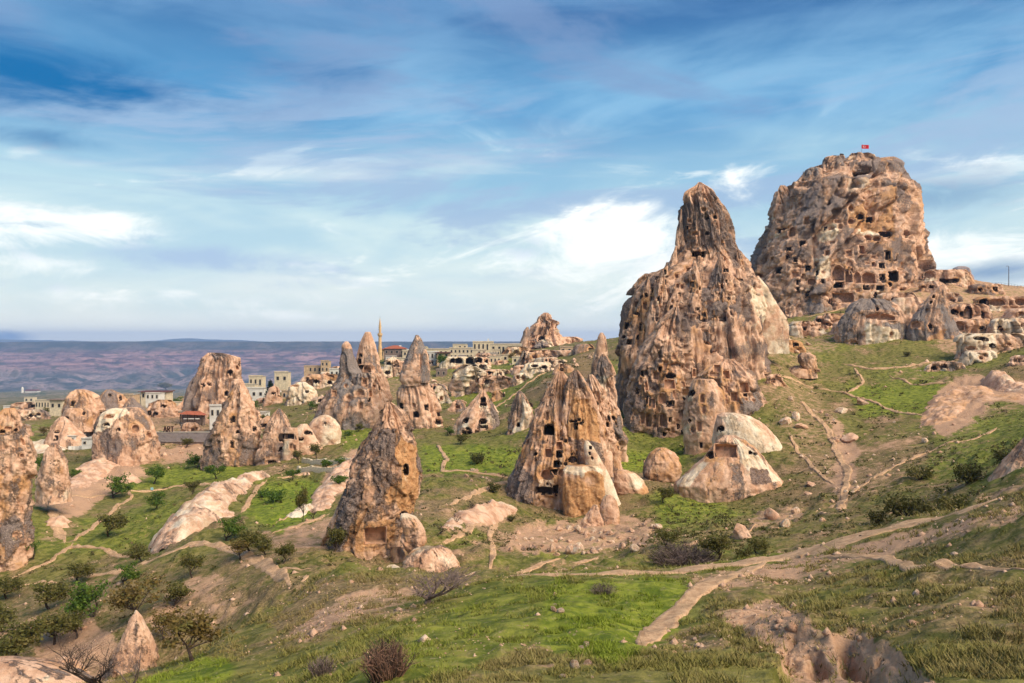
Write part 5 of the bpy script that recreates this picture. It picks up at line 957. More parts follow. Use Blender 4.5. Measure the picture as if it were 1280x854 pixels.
# --- boulders
BM = []
def boulder_protos():
    for k in range(6):
        bm = bmesh.new(); bmesh.ops.create_icosphere(bm, subdivisions=3, radius=1); r = random.Random(900+k)
        planes = [(Vector((r.uniform(-1, 1), r.uniform(-1, 1), r.uniform(-.5, 1))).normalized(), r.uniform(.55, .85)) for _ in range(9)]
        for v in bm.verts:
            for nrm, dd in planes:
                e = v.co.dot(nrm)-dd
                if e > 0: v.co -= nrm*e*0.93
        co = np.array([v.co for v in bm.verts]); n = fbm(co*2.2+k*9, k, 3); n2 = fbm(co*6+k*5, k+5, 2)
        for i, v in enumerate(bm.verts): v.co *= 1+0.10*n[i]+0.05*n2[i]; v.co.z *= 0.8
        me = bpy.data.meshes.new('boulder'); bm.to_mesh(me); bm.free()
        A = np.stack([0.05+0.3*n, 0.1+0.2*n2, 0.35+0.4*n2-(k % 3)*0.15, np.full(len(n), .4)], -1); A[:, :3] += np.array([[0, 0, .25], [.1, .2, 0], [0, .05, .5], [.25, .1, -.1], [0, .3, .15], [0.05, 0, .35]][k])
        vcol(me, 'mask', np.clip(A, 0, 1)); me.materials.append(ROCK); BM.append(me)
boulder_protos()
def boulder(px, py, wpx, label, group=None, k=0, dmin=45, hr=.75, seed=0, name='boulder'):
    p = hit(px, py, dmin); s = wpx/F*p.y/2; r = random.Random(int(px*31+py*17+seed))
    o = bpy.data.objects.new(name, BM[k % 6]); COL.objects.link(o); o.location = p+Vector((0, 0, s*hr*.35))
    o.scale = (s, s*r.uniform(.8, 1.1), s*hr/.8*r.uniform(.85, 1.15)); o.rotation_euler = (r.uniform(-.25, .25), r.uniform(-.25, .25), r.uniform(0, 6.28))
    tag(o, label, 'boulder', group); return o
for a in [(927,672,30,'rounded pinkish boulder standing alone beside the dark shrub',1,.9),(787,629,1,None,0,1),(994,641,14,'pale block topmost of the boulder pile right of the tent rock',2,.8),(965,648,20,'largest tan boulder of the pile right of the tent rock',4,1.0),(982,657,13,'squarish white boulder at the edge of the pile right of the tent rock',2,1.1),(722,690,24,'big white squarish boulder at the lower edge of the rubble',2,.8),(690,690,10,'upright white stone in the rubble',5,1.6),(793,687,14,'rounded cream boulder near the grey bare bush',2,.8),(822,660,12,'cream boulder at the right end of the rubble',0,.8),(1052,516,16,'pale boulder resting on the green right slope',0,.7),(1077,505,17,'flat brownish boulder below the slope trail',3,.6),(1002,535,18,'flat tan slab of rock on the slope beside white stones',4,.5),(995,524,11,'leaning white stone on the slope right of the spire',2,1.5),(982,530,16,'broken white hollow stone on the slope right of the spire',2,1.0),(988,500,9,'small bright white boulder high on the slope right of the spire',2,.8),(1062,550,26,'broad pinkish rock lying beside the worn gully',1,.5),(1045,552,14,'brown lump of rock in the worn gully',3,.7),(1157,553,9,'small rounded stone by the right hillside trail',0,.9),(1010,618,12,'flat pinkish stone below the dome rock',1,.5),(1015,607,18,'pinkish rock patch boulder beside the trail junction',1,.4),(590,720,22,'flat cream stone beside the track near the bare tree',2,.35),(1028,652,10,'small tan stone on the slope below the trail junction',4,.8)]:
    if a[3]: boulder(a[0], a[1], a[2], a[3], None, a[4], 45, a[5])
def boulders(poly, n, wr, label, group, seed, dmin, ks=(0, 1, 2, 3, 4, 5)):
    r = random.Random(seed); xs = [p[0] for p in poly]; ysr = [p[1] for p in poly]; c = 0; g = 0
    while c < n and g < n*40:
        g += 1; x = r.uniform(min(xs), max(xs)); y = r.uniform(min(ysr), max(ysr))
        if not inpoly(np.array([x]), np.array([y]), poly)[0]: continue
        boulder(x, y, r.uniform(*wr)*(1 if r.random() > .2 else 1.5), label, group, r.choice(ks), dmin, r.uniform(.55, 1.1)); c += 1
boulders([(628,690),(640,665),(700,655),(760,665),(800,650),(835,662),(800,685),(740,692),(690,695)], 60, (4,11), 'loose tan stone in the rubble field below the carved cone rock', 'rubble below the carved cone rock', 1, 60)
boulders([(560,440),(620,452),(720,448),(740,440),(745,452),(690,470),(610,490),(560,470)], 40, (2.5,7), 'small white rock scattered on the ruined village slope', 'white rocks on the village slope', 2, 200, (0,2,2,5))
boulders([(955,470),(1000,470),(1060,530),(1080,620),(1020,640),(985,560)], 34, (2,6), 'small stone strewn on the hillside right of the spire', 'stones on the hillside', 3, 70)
boulders([(1080,520),(1160,520),(1240,540),(1160,600),(1080,600)], 14, (2,5), 'small stone on the scrubby right slope', 'stones on the scrubby slope', 4, 60)
boulders([(1190,400),(1285,395),(1285,440),(1200,450)], 25, (3,8), 'pale rock fragment among the cave terraces', 'rock fragments among the terraces', 5, 170, (0,1,2,4))
boulders([(930,400),(990,395),(1040,395),(1010,440),(950,450)], 22, (3,8), 'tumbled rock between spire and castle rock', 'tumbled rocks between spire and castle', 6, 170)
boulders([(590,585),(640,590),(600,612),(575,600)], 12, (3,6), 'rounded stone in the gully behind the near cone rock', 'gully stones', 7, 80)
boulders([(330,470),(420,462),(440,480),(400,500),(340,495)], 22, (2,5), 'small white rock on the left village slope', 'rocks on the left village slope', 8, 220, (0,2,5))
boulders([(480,455),(545,470),(560,500),(500,480)], 14, (3,7), 'white broken rock behind the chimney rocks', 'broken rocks behind the chimneys', 9, 215, (0,2,5))
boulders([(190,545),(270,550),(260,580),(200,590)], 16, (2,4.5), 'tan stone on the bank below the dressed stone wall', 'stones below the wall', 10, 130)
boulders([(440,520),(470,545),(450,575),(425,560)], 8, (2,4), 'pale stone on the grass beside the pale dome', 'stones beside the pale dome', 11, 120)
boulders([(700,820),(740,805),(740,850),(700,850)], 7, (5,12), 'sunken pale stone in the foreground grass', 'stones in the foreground grass', 12, 5, (0,2,5))
boulders([(690,735),(705,735),(700,770),(690,770)], 5, (5,9), 'small pale stone on a worn line in the grass', 'stones on the worn line', 13, 5, (0,2,5))
boulders([(740,470),(775,480),(772,520),(750,520)], 14, (3,7), 'white stone lodged behind the needle rock', 'stones behind the needle', 14, 150, (2,5,0))
# ---------------------------------------------------------------- trees, shrubs, grass
def leaf_mat(name, c0, c1, c2):
    t = NT(name); o = t.obj(); n = t.noise(o, 3.0, 4, 0.6); n2 = t.noise(o, 0.9, 2, 0.5)
    c = t.mix(t.ss(n, 0.38, 0.62), c0, c1); c = t.mix(t.ss(n2, 0.5, 0.66), c, c2)
    t.b.inputs['Subsurface Weight'].default_value = 0.0
    tr = t.n('ShaderNodeBsdfTranslucent'); t.set(tr.inputs[0], c)
    t.done(c, None, 0.7)
    mx = t.n('ShaderNodeMixShader'); mx.inputs[0].default_value = 0.3
    t.nt.links.new(t.b.outputs[0], mx.inputs[1]); t.nt.links.new(tr.outputs[0], mx.inputs[2]); t.nt.links.new(mx.outputs[0], t.nt.nodes['Material Output'].inputs[0])
    return t.m
LEAF = {'green': leaf_mat('leaf_green', (0.050, 0.100, 0.014), (0.120, 0.190, 0.028), (0.180, 0.215, 0.040)),
        'olive': leaf_mat('leaf_olive', (0.080, 0.082, 0.020), (0.165, 0.150, 0.040), (0.215, 0.175, 0.058)),
        'ochre': leaf_mat('leaf_ochre', (0.130, 0.088, 0.026), (0.230, 0.158, 0.046), (0.160, 0.145, 0.040)),
        'fir': leaf_mat('leaf_fir', (0.010, 0.026, 0.014), (0.024, 0.050, 0.026), (0.035, 0.062, 0.030)),
        'scrub': leaf_mat('leaf_scrub', (0.062, 0.060, 0.018), (0.120, 0.112, 0.030), (0.160, 0.120, 0.055))}
BARK = simple('bark', (0.060, 0.042, 0.032), 0.4, 6.0, 0.95, 0.02)
TWIG = simple('bare_twig', (0.190, 0.135, 0.115), 0.3, 6.0, 0.95)
def skeleton(rnd, H, spread=1.0, levels=3, trunk=0.3, kids_n=(3, 5), up=0.45, rad=None):
    """recursive limbs; returns list of (points, radii) and tip points"""
    segs = []; tips = []
    def grow(p, dr, L, r, lev):
        pts = [p]; rr = [r]; q = Vector(p); d_ = Vector(dr)
        n = 4 if lev < 2 else 3
        for i in range(n):
            d_ = (d_+Vector((rnd.gauss(0, .22), rnd.gauss(0, .22), rnd.gauss(0, .12)+0.05*(lev > 0)))).normalized()
            q = q+d_*L/n; pts.append(Vector(q)); rr.append(r*(1-0.55*(i+1)/n))
        segs.append((pts, rr, lev))
        if lev >= levels: tips.append((q, d_)); return
        for k in range(rnd.randint(*kids_n)):
            f = rnd.uniform(0.45, 1.0) if lev else rnd.uniform(0.7, 1.0)
            b = pts[min(int(f*n), n)]; a = rnd.uniform(0, 6.283)
            sd = Vector((math.cos(a), math.sin(a), 0)); nd_ = (d_*0.55+sd*spread*rnd.uniform(.6, 1.0)+Vector((0, 0, up*rnd.uniform(.2, 1)))).normalized()
            grow(b, nd_, L*rnd.uniform(.55, .8) if lev else H*rnd.uniform(.32, .46), rr[min(int(f*n), n)]*0.62, lev+1)
        tips.append((q, d_))
    grow(Vector((0, 0, -0.1*H)), Vector((rnd.gauss(0, .1), rnd.gauss(0, .1), 1)), H*trunk+0.1*H, rad or H*0.035, 0)
    return segs, tips
def wood(segs, parent, mat=BARK, split=True):
    a = MB(); b = MB()
    for pts, rr, lev in segs: (a if lev == 0 else b).tube(pts, rr, 6 if lev < 2 else 4)
    a.build('trunk', mat, parent); b.build('branches', mat, parent)
def leaves(centres, n, size, rnd, clump, name, mat, parent):
    g = np.random.RandomState(rnd.randint(0, 99999)); C = np.array([tuple(c) for c in centres]); idx = g.randint(0, len(C), n)
    P = C[idx]+g.normal(0, clump, (n, 3))*np.array([1, 1, .75]); a = g.normal(size=(n, 3)); a /= np.linalg.norm(a, axis=1, keepdims=True)
    b = np.cross(a, g.normal(size=(n, 3))); b /= np.maximum(np.linalg.norm(b, axis=1, keepdims=True), 1e-6)
    s = size*g.uniform(.55, 1.3, (n, 1)); V = np.stack([P-a*s, P+b*s*.55, P+a*s, P-b*s*.55], 1).reshape(-1, 3)
    me = mesh_np(name, V, np.arange(n*4).reshape(-1, 4)); return link(name, me, mat, parent)
def tree_proto(kind, seed, H=4.0, n=1300, size=.14, clump=.24, spread=1.0, levels=3):
    r = random.Random(seed); e = empty('tree', (0, 0, 0)); segs, tips = skeleton(r, H, spread, levels)
    wood(segs, e); leaves([t[0] for t in tips], n, size, r, clump, 'crown', LEAF[kind], e); return kids(e)
def bare_proto(seed, H, levels=4, kn=(3, 5), trunk=.16, spread=1.2, mat=TWIG, rad=None, name='bare_tree'):
    r = random.Random(seed); e = empty(name, (0, 0, 0)); segs, tips = skeleton(r, H, spread, levels, trunk, kn, .5, rad); wood(segs, e, mat); return kids(e)
def shrub_proto(kind, seed, R=1.0, n=700, name='shrub'):
    r = random.Random(seed); e = empty(name, (0, 0, 0)); b = MB(); cs = []
    for k in range(14):
        a = r.uniform(0, 6.28); q = Vector((math.cos(a)*R*r.uniform(.2, .9), math.sin(a)*R*r.uniform(.2, .9), R*r.uniform(.35, .95)))
        b.tube([(0, 0, -.1), tuple(q*.5+Vector((0, 0, .1))), tuple(q)], [.035*R, .022*R, .008*R], 4); cs += [q, q*.7]
    b.build('stems', BARK, e); leaves(cs, n, .10*R, r, .2*R, 'foliage', LEAF[kind], e); return kids(e)
PROTO = {}
for k_, (kd, sd) in enumerate((('green', 1), ('green', 2), ('olive', 3), ('olive', 4), ('ochre', 5), ('olive', 6))):
    PROTO[(kd, k_)] = tree_proto(kd, 300+sd, n=1700 if kd != 'ochre' else 1100)
SHR = [shrub_proto('scrub', 41), shrub_proto('green', 42), shrub_proto('olive', 43)]
BARES = [bare_proto(51, 4.0, 3, (3, 5), .25, 1.0, BARK), bare_proto(52, 4.0, 3, (4, 6), .2, 1.1, BARK)]
USED = set()
def put(proto, px, py, hpx, H0, label, cat, group=None, dmin=45, name=None, wide=1.0):
    p = hit(px, py, dmin); s = hpx/F*p.y/H0*(1.2 if H0 == 4.0 else 1.0); r = random.Random(int(px*13+py*7))
    if proto.name in USED: o = copy_tree(proto)
    else: o = proto; USED.add(proto.name)
    o.location = p; o.scale = (s*wide, s*wide, s); o.rotation_euler = (0, 0, r.uniform(0, 6.28)); tag(o, label, cat, group)
    return o
pk = list(PROTO.keys())
TREES = [
 (143,622,30,0,'round bright green tree beside the pink bare hump',1.1), (192,605,25,1,'small green tree on the bank below the stone wall',1.1), (197,636,24,0,'little green tree alone in the middle of the meadow',1.0), (138,670,36,2,'dark olive tree with broad crown by the meadow path fork',1.1),
 (240,619,20,3,'thin olive tree beside the meadow path',0.8), (271,599,22,1,'green tree at the foot of the sugarloaf rock',1.1), (246,586,20,0,'green tree left of the sugarloaf rock',1.1), (65,760,44,2,'dark tree with twisted trunk in the left hollow',1.1), (117,772,50,0,'bright green tree near the sharp little cone',1.0), (168,778,54,4,'ochre brown tree behind the sharp little cone',1.1),
 (102,728,32,2,'spreading dark tree beside the valley path',1.1), (240,826,62,4,'ochre tree with bent trunk on the near grass slope',1.2), (12,748,36,2,'olive tree at the end of the valley path',1.0), (20,832,52,5,'broad olive tree behind the rounded slab',1.3), (66,806,40,5,'low olive tree in the brown hollow',1.2), (316,690,36,2,'tallest of the dark orchard trees by the ridge path',1.0), (333,694,28,3,'middle dark orchard tree by the ridge path',1.0), (352,705,30,2,'gnarled orchard tree above the ridge path loop',.9), (284,676,30,0,'green tree at the end of the white whaleback ridge',1.1),
 (240,722,30,5,'small ochre green tree alone on the ridge slope',1.0), (178,702,24,3,'grey green bushy tree where ridge path meets the meadow',1.3), (557,461,20,1,'fresh green tree in front of the white arched house',1.2), (830,628,24,2,'dark tree on the grass left of the tent rock',1.0), (832,684,28,3,'thin tree beside the grey bare bush',1.0), (896,702,36,5,'low spreading green tree above the foreground track',1.2), (948,692,24,2,'dark small tree beside the rounded pinkish boulder',1.3), (150,605,1,0,None,1),
 (366,600,16,1,'pale green sapling in front of the pale dome',1.0), (395,574,20,5,'yellow green tree between the pale domes',.9), (426,610,18,1,'green tree beside the near cone rock',1.2), (372,580,18,5,'slim yellow tree before the carved house front',.8), (417,690,34,3,'thin leafless looking tree left of the near cone rock',.8), (378,652,44,5,'tall slender poplar in the green garden',.35), (410,588,16,1,'small garden tree on the terrace beside the pale dome',1.1), (425,586,15,0,'second small tree on the garden terrace',1.2), (575,556,16,3,'small tree below the little pale cone rock',.9),
 (100,545,18,4,'pinkish flowering tree beside the pale dome rock',1.3), (220,510,14,0,'green tree next to the red pavilion roof',1.4), (267,530,14,1,'green bush tree below the white house',1.1), (640,452,12,4,'yellow tree beside the upper cream house',.8), (210,488,12,2,'dark tree beside the dark red roof',1.5), (300,470,10,2,'tiny tree by the crown tower',1.0), (62,520,12,5,'olive tree beside the cream village wall',1.3), (48,590,22,1,'yellow green tree between pitted pillar and plain cone',.9), (92,602,18,1,'green bush beside the plain brown cone',.9), (310,484,12,2,'dark tree on the left village skyline',1.0), (360,458,10,2,'bare dark tree on the village skyline',.9),
]
for (x, y, h, k, lab, wd) in TREES:
    if lab: put(PROTO[pk[k]], x, y, h, 4.0, lab, 'tree', None, 20 if (x, y) == (240, 826) else 47 if y > 560 else 140, None, wd)
for (x, y, h, k, lab) in [(547,668,26,0,'bare grey tree beside the pinkish rock ramp'),(590,640,18,1,'small bare tree in the grassy gully'),(570,655,16,1,'leafless sapling on the gully slope'),(625,600,16,0,'thin bare tree left of the carved cone rock'),(840,640,14,1,'leafless twiggy bush left of the tent rock'),(428,664,24,0,'leafless tree standing left of the near cone rock'),(392,650,20,1,'leafless small tree below the white rock rib'),(305,655,16,0,'leafless bush on the stony garden bank')]:
    put(BARES[k], x, y, h, 4.0, lab, 'bare tree', None, 50)
MORE = [(305,520,14,'tree'),(318,512,12,0),(330,530,14,0),(352,478,10,0),(375,500,12,0),(388,512,12,0),(405,515,14,0),(290,545,1,0),(232,560,14,0),(205,548,10,0),(128,560,12,0),(55,545,12,0),(76,520,10,0),(110,500,10,0),(20,555,14,0),(180,505,9,0),(447,540,12,0),(560,545,12,0),(612,470,9,0),(655,470,9,0),(690,445,9,0),(540,520,12,0),(450,600,14,0),(300,700,26,0),(215,760,34,0),(40,700,26,0),(95,800,40,0),(205,800,36,0),(5,790,40,0),(155,730,26,0)]
LABS = ['behind the double cone','beside the crown tower','between village walls','on the brow of the left village','above the fir tree','near the garden terrace','on the left village slope','','under the dressed stone wall','at the end of the dressed stone wall','left of the hollow rock','behind the plain brown cone','above the pale dome rock','among knobby tan rocks','behind the pitted pillar','by the long red metal roof','at the foot of the twin chimney rock','below the capped chimney rock','among the white cellars','on the hillside under the cellars','under the distant crag','right of the capped chimney base','behind the near cone rock','by the end of the ridge path','on the brown slope above the sharp cone','at the meadow edge near the pillar','in the brown hollow behind the slab','left of the bent ochre tree','at the valley bottom edge','on the bank between ridge path and hollow']
KN = ['small olive tree ','little green tree ','low dark tree ','thin ochre tree ']
for n_, ((x, y, h, _), lb) in enumerate(zip(MORE, LABS)):
    if lb: put(PROTO[pk[(3, 0, 2, 4)[n_ % 4]]], x, y, h, 4.0, KN[n_ % 4]+lb, 'tree', None, 47 if y > 590 else 130, None, 1.1)
# near bare trees and bushes, each its own
t1 = bare_proto(61, 3.0, 4, (4, 5), .12, 1.5, TWIG, .17); put(t1, 532, 756, 100, 3.0, 'bare fan-shaped tree on the grassy bank in front of the near cone rock', 'bare tree', None, 8, None, 1.15)
t2 = bare_proto(62, 4.0, 4, (3, 5), .2, 1.1, BARK, .13); put(t2, 128, 860, 95, 4.0, 'bare dark tree reaching up before the sharp little cone', 'bare tree', None, 20, None, 1.1)
t3 = bare_proto(63, 4.0, 4, (3, 4), .15, .8, TWIG, .10); put(t3, 165, 862, 75, 4.0, 'leaning leafless tree with long thin limbs at slope edge', 'bare tree', None, 20, None, 1.2)
def twig_bush(name, seed, n, R, H, mat, label, px, py, dmin, cat='bush'):
    r = random.Random(seed); p = hit(px, py, dmin); e = empty(name, p); b = MB(); c = MB()
    for k in range(n):
        a = r.uniform(0, 6.28); q = r.uniform(.1, 1)**.7; o = Vector((math.cos(a)*R*q*.6, math.sin(a)*R*q*.45, -.05)); h = H*r.uniform(.5, 1.05)*(1.1-.45*q)
        top = o+Vector((math.cos(a)*R*q*.5+r.gauss(0, .1*R), math.sin(a)*R*q*.5, h)); m = (o+top)/2+Vector((r.gauss(0, .06*R), r.gauss(0, .06*R), h*.1))
        o.z = float(ground_z(p.x+o.x, p.y+o.y))-p.z-.05
        (b if k % 3 else c).tube([o, m, top], [.012*H, .009*H, .004*H], 3)
        for j in range(2):
            s = m+(top-m)*r.uniform(0, .7); (b if k % 3 else c).tube([s, s+Vector((r.gauss(0, .22*R), r.gauss(0, .2*R), h*r.uniform(.1, .4)))], [.007*H, .003*H], 3)
    b.build('twigs', mat, e); c.build('stems', BARK, e); tag(e, label, cat); return e
RUST = simple('russet_twig', (0.270, 0.150, 0.100), 0.35, 5.0, 0.95); GREYT = simple('grey_twig', (0.230, 0.165, 0.140), 0.35, 5.0, 0.95)
twig_bush('bramble_bush', 64, 300, .5, .85, RUST, 'russet brown twiggy bush in the foreground grass', 483, 848, 5)
twig_bush('thorn_bush', 65, 420, 2.6, 2.1, GREYT, 'wide purplish grey bare bush beside the foreground track', 858, 712, 46)
twig_bush('thorn_bush', 66, 160, .5, .45, GREYT, 'small grey dry bush on the grassy rise behind the green hollow', 755, 742, 5)
twig_bush('thorn_bush', 67, 140, .35, .6, GREYT, 'grey dry shrub below the russet bush', 402, 845, 5)
for (x, y, w, k, lab) in [(1130,652,50,0,'wide dark shrub on the slope above the foreground track'),(1165,656,44,0,'dark green shrub beside the wide dark shrub'),(1190,640,36,2,'brownish shrub below the worn trail'),(1210,605,40,0,'dark scrub clump below the pink outcrop'),(1255,585,36,0,'dark scrub clump left of the smooth pinkish flank'),(1150,600,30,2,'olive scrub clump beside the hillside trail'),(1096,655,26,0,'low shrub near the trail junction'),(1240,640,30,2,'olive shrub behind the track on the right'),(820,705,26,2,'olive shrub touching the grey bare bush'),(930,700,24,0,'low dark shrub before the rounded pinkish boulder'),(616,616,20,0,'dark bush in the gully behind the near cone rock'),(597,580,22,0,'dark spiny bush on the gully edge'),(343,628,30,1,'round lush green bush in the garden'),(328,622,18,1,'smaller lush bush in the garden'),(290,664,24,2,'grey green shrub below the whaleback ridge'),(262,560,14,2,'olive bush on the tan bank below the wall'),(436,545,12,1,'green bush at the foot of the twin chimney'),(472,562,10,1,'low bush right of the twin chimney'),(640,652,12,0,'bush growing on the pinkish rock ramp'),(708,594,14,2,'bush rooted in the hollow of the carved cone rock'),(1134,446,10,0,'dark bush between white cave rock and horned rock'),(1060,440,1,0,None)]:
    if lab: put(SHR[k], x, y, w*.55, 1.0, lab, 'shrub', None, 47 if y < 690 or x < 900 else 40, None, .95)
# fir
def fir():
    r = random.Random(77); p = hit(338, 503, 150); e = empty('fir_tree', p); H = 30/F*p.y; b = MB(); b.tube([(0, 0, -.3), (0, 0, H*.98)], [H*.03, H*.006], 6); b.build('trunk', BARK, e)
    cs = []
    for k in range(11):
        z = H*(.12+.8*k/11); R = H*.30*(1-k/12)
        for a in np.linspace(0, 6.28, 9):
            for q in (.35, .6, .85, 1.0): cs.append(Vector((math.cos(a+k)*R*q, math.sin(a+k)*R*q, z-.12*R*q+r.gauss(0, .04))))
        cs.append(Vector((0, 0, z+H*.06)))
    leaves(cs, 3200, H*.028, r, H*.018, 'crown', LEAF['fir'], e); tag(e, 'dark green fir tree with tiered branches in the left village', 'fir tree')
fir()
for o in list(PROTO.values())+SHR+BARES: assert o.name in USED, o.name
# --- grass of the near slope, and scrub tussocks farther off: nobody could count them
def blades_mat():
    t = NT('grass_blades'); g, d_, b_, a_ = t.attr('tone'); o = t.obj(); n = t.noise(o, 2.0, 3, .6)
    c = t.mix(g, t.mix(n, (0.110, 0.160, 0.014), (0.250, 0.300, 0.030)), t.mix(n, (0.140, 0.130, 0.030), (0.270, 0.230, 0.070)))
    c = t.mix(d_, c, t.mix(n, (0.200, 0.135, 0.060), (0.340, 0.245, 0.125)))
    return t.done(c, None, 0.8)
def sample_cover(x, y):
    r = np.sqrt(x*x+y*y); ph = np.arctan2(x, y); i = np.clip(np.interp(np.log(r), LR, np.arange(len(RR))).astype(int), 0, len(RR)-2); j = np.clip(((ph+PHF)/(2*PHF)*599).astype(int), 0, 598)
    return COVER[i, j]
def grass():
    g = np.random.RandomState(5); n = 120000; ph = g.uniform(-.62, .62, n); r = np.exp(g.uniform(math.log(10), math.log(50), n)); x = r*np.sin(ph); y = r*np.cos(ph); c = sample_cover(x, y)
    clump = fbm(np.stack([x/1.1, y/1.1, x*0], -1), 81, 3)+0.5*fbm(np.stack([x/.35, y/.35, x*0], -1), 82, 2)
    keep = (clump > -0.05+0.35*g.rand(n)) & (c[:, 0] < .62+.2*g.rand(n)); x, y, r, c, clump = x[keep], y[keep], r[keep], c[keep], clump[keep]; n = len(x)
    from mathutils.kdtree import KDTree
    kd = KDTree(len(PATH_PTS))
    for i_, q_ in enumerate(PATH_PTS): kd.insert((q_[0], q_[1], 0), i_)
    kd.balance(); ok = np.ones(n, bool)
    for i_ in range(n):
        _, id_, ds_ = kd.find((x[i_], y[i_], 0)); ok[i_] = ds_ > PATH_PTS[id_][2]*(.42+.25*clump[i_])
    x, y, r, c, clump = x[ok], y[ok], r[ok], c[ok], clump[ok]; n = len(x)
    P = np.stack([x, y, ground_z(x, y)], -1); V = []; T = []
    h0 = (.045+.10*np.clip(clump+.1, 0, 1)+.12*(g.rand(n) < .03))*(1+.012*r); dryness = np.clip(c[:, 2]*.8+.25*fbm(np.stack([x/2.5, y/2.5, x*0+3], -1), 83, 2)+g.normal(0, .12, n), 0, 1)
    for k in range(5):
        a = g.uniform(0, 6.283, n); rad = g.uniform(0, .09, n)*(1+.01*r); b = P+np.stack([np.cos(a)*rad, np.sin(a)*rad, -.02+0*a], -1); a2 = g.uniform(0, 6.283, n); w = .010*(1+.035*r); h = h0*g.uniform(.55, 1.25, n)
        t_ = np.stack([np.cos(a2)*w, np.sin(a2)*w, 0*a2], -1); lean = g.normal(0, .6, (n, 2))*h[:, None]
        V.append(np.stack([b-t_, b+t_, b+np.stack([lean[:, 0], lean[:, 1], h], -1)], 1)); T.append(np.repeat(np.stack([np.clip(1-c[:, 1]*1.3+g.normal(0, .15, n), 0, 1), dryness, 0*dryness], -1)[:, None], 3, 1))
    V = np.concatenate(V).reshape(-1, 3); T = np.concatenate(T).reshape(-1, 3); me = mesh_np('grass', V, np.arange(len(V)).reshape(-1, 3)); vcol(me, 'tone', T)
    tag(link('grass', me, blades_mat()), 'short tufted green and straw grass on the near slope', 'grass', kind='stuff')
grass()
def scrub():
    g = np.random.RandomState(6); n = 40000; ph = g.uniform(-.62, .62, n); r = np.exp(g.uniform(math.log(45), math.log(290), n)); x = r*np.sin(ph); y = r*np.cos(ph); c = sample_cover(x, y)
    cl = fbm(np.stack([x/7, y/7, x*0], -1), 91, 3)
    keep = (cl > -.15+.4*g.rand(n)) & (c[:, 0] < .6) & (g.rand(n) < .35+.65*(x > -5)); x, y, r = x[keep], y[keep], r[keep]; n = len(x); P = np.stack([x, y, ground_z(x, y)], -1); V = []
    s = (.35+g.pareto(3.0, n)*.6).clip(.3, 1.6)*(.12+.0015*r)
    for k in range(7):
        b = P+g.normal(0, .5, (n, 3))*s[:, None]*np.array([1, 1, .25])+np.array([0, 0, .35])*s[:, None]; a = g.normal(size=(n, 3)); a /= np.linalg.norm(a, axis=1, keepdims=True); d_ = g.normal(size=(n, 3)); d_ /= np.linalg.norm(d_, axis=1, keepdims=True)
        V.append(np.stack([b-a*s[:, None]*.5, b+a*s[:, None]*.5, b+d_*s[:, None]*.7], 1))
    V = np.concatenate(V).reshape(-1, 3); me = mesh_np('scrub', V, np.arange(len(V)).reshape(-1, 3))
    tag(link('scrub', me, LEAF['scrub']), 'low dark tussocks dotted over the valley slopes', 'scrub', kind='stuff')
scrub()
def gravel():
    g = np.random.RandomState(8); n = 22000; ph = g.uniform(-.62, .62, n); r = np.exp(g.uniform(math.log(18), math.log(330), n)); x = r*np.sin(ph); y = r*np.cos(ph); c = sample_cover(x, y)
    keep = (c[:, 0] > .12+.4*g.rand(n)); x, y, r = x[keep], y[keep], r[keep]; n = len(x); P = np.stack([x, y, ground_z(x, y)], -1); s = (g.pareto(2.5, n)*.5+.5)*(.035+.0009*r); s = np.minimum(s, .1+.004*r)
    U = np.array([(1, 0, 0), (0, 1, 0), (-1, 0, 0), (0, -1, 0), (0, 0, .8), (0, 0, -.6)], float); Fc = np.array([(0, 1, 4), (1, 2, 4), (2, 3, 4), (3, 0, 4), (1, 0, 5), (2, 1, 5), (3, 2, 5), (0, 3, 5)])
    V = P[:, None]+U[None]*s[:, None, None]*g.uniform(.5, 1.3, (n, 6, 1)); Fs = (np.arange(n)[:, None, None]*6+Fc[None]).reshape(-1, 3); me = mesh_np('gravel', V.reshape(-1, 3), Fs)
    vcol(me, 'mask', np.tile(np.array([[.05, .15, .45, .4]]), (n*6, 1))); tag(link('gravel', me, ROCK), 'small loose stones littering bare ground', 'gravel', kind='stuff')
gravel()
# ---------------------------------------------------------------- village
STONE = simple('dressed_stone', (0.62, 0.51, 0.35), 0.2, 1.2, 0.9, 0.05); WHITEW = simple('whitewashed_wall', (0.66, 0.62, 0.55), 0.12, 0.8, 0.9); DARKST = simple('dark_stone', (0.22, 0.16, 0.13), 0.3, 1.5, 0.9, 0.05); TANST = simple('tan_stone', (0.52, 0.36, 0.22), 0.25, 1.2, 0.9, 0.05)
GLASSD = simple('dark_pane', (0.030, 0.030, 0.034), 0.2, 1.0, 0.25); TILE = simple('roof_tile', (0.34, 0.105, 0.060), 0.3, 3.0, 0.85, 0.05); RUSTR = simple('rust_roof', (0.14, 0.055, 0.050), 0.3, 2.0, 0.8); FRAME = simple('window_frame', (0.40, 0.34, 0.26), 0.2, 2.0, 0.8); CONC = simple('flat_roof', (0.36, 0.31, 0.25), 0.25, 0.8, 0.95)
METAL = simple('grey_metal', (0.16, 0.16, 0.17), 0.2, 3.0, 0.5); BLUE = simple('blue_paint', (0.02, 0.10, 0.32), 0.2, 2.0, 0.6); YEL = simple('yellow_paint', (0.85, 0.48, 0.02), 0.05, 2.0, 0.6); MINST = simple('minaret_stone', (0.62, 0.40, 0.20), 0.15, 1.0, 0.9, 0.03)
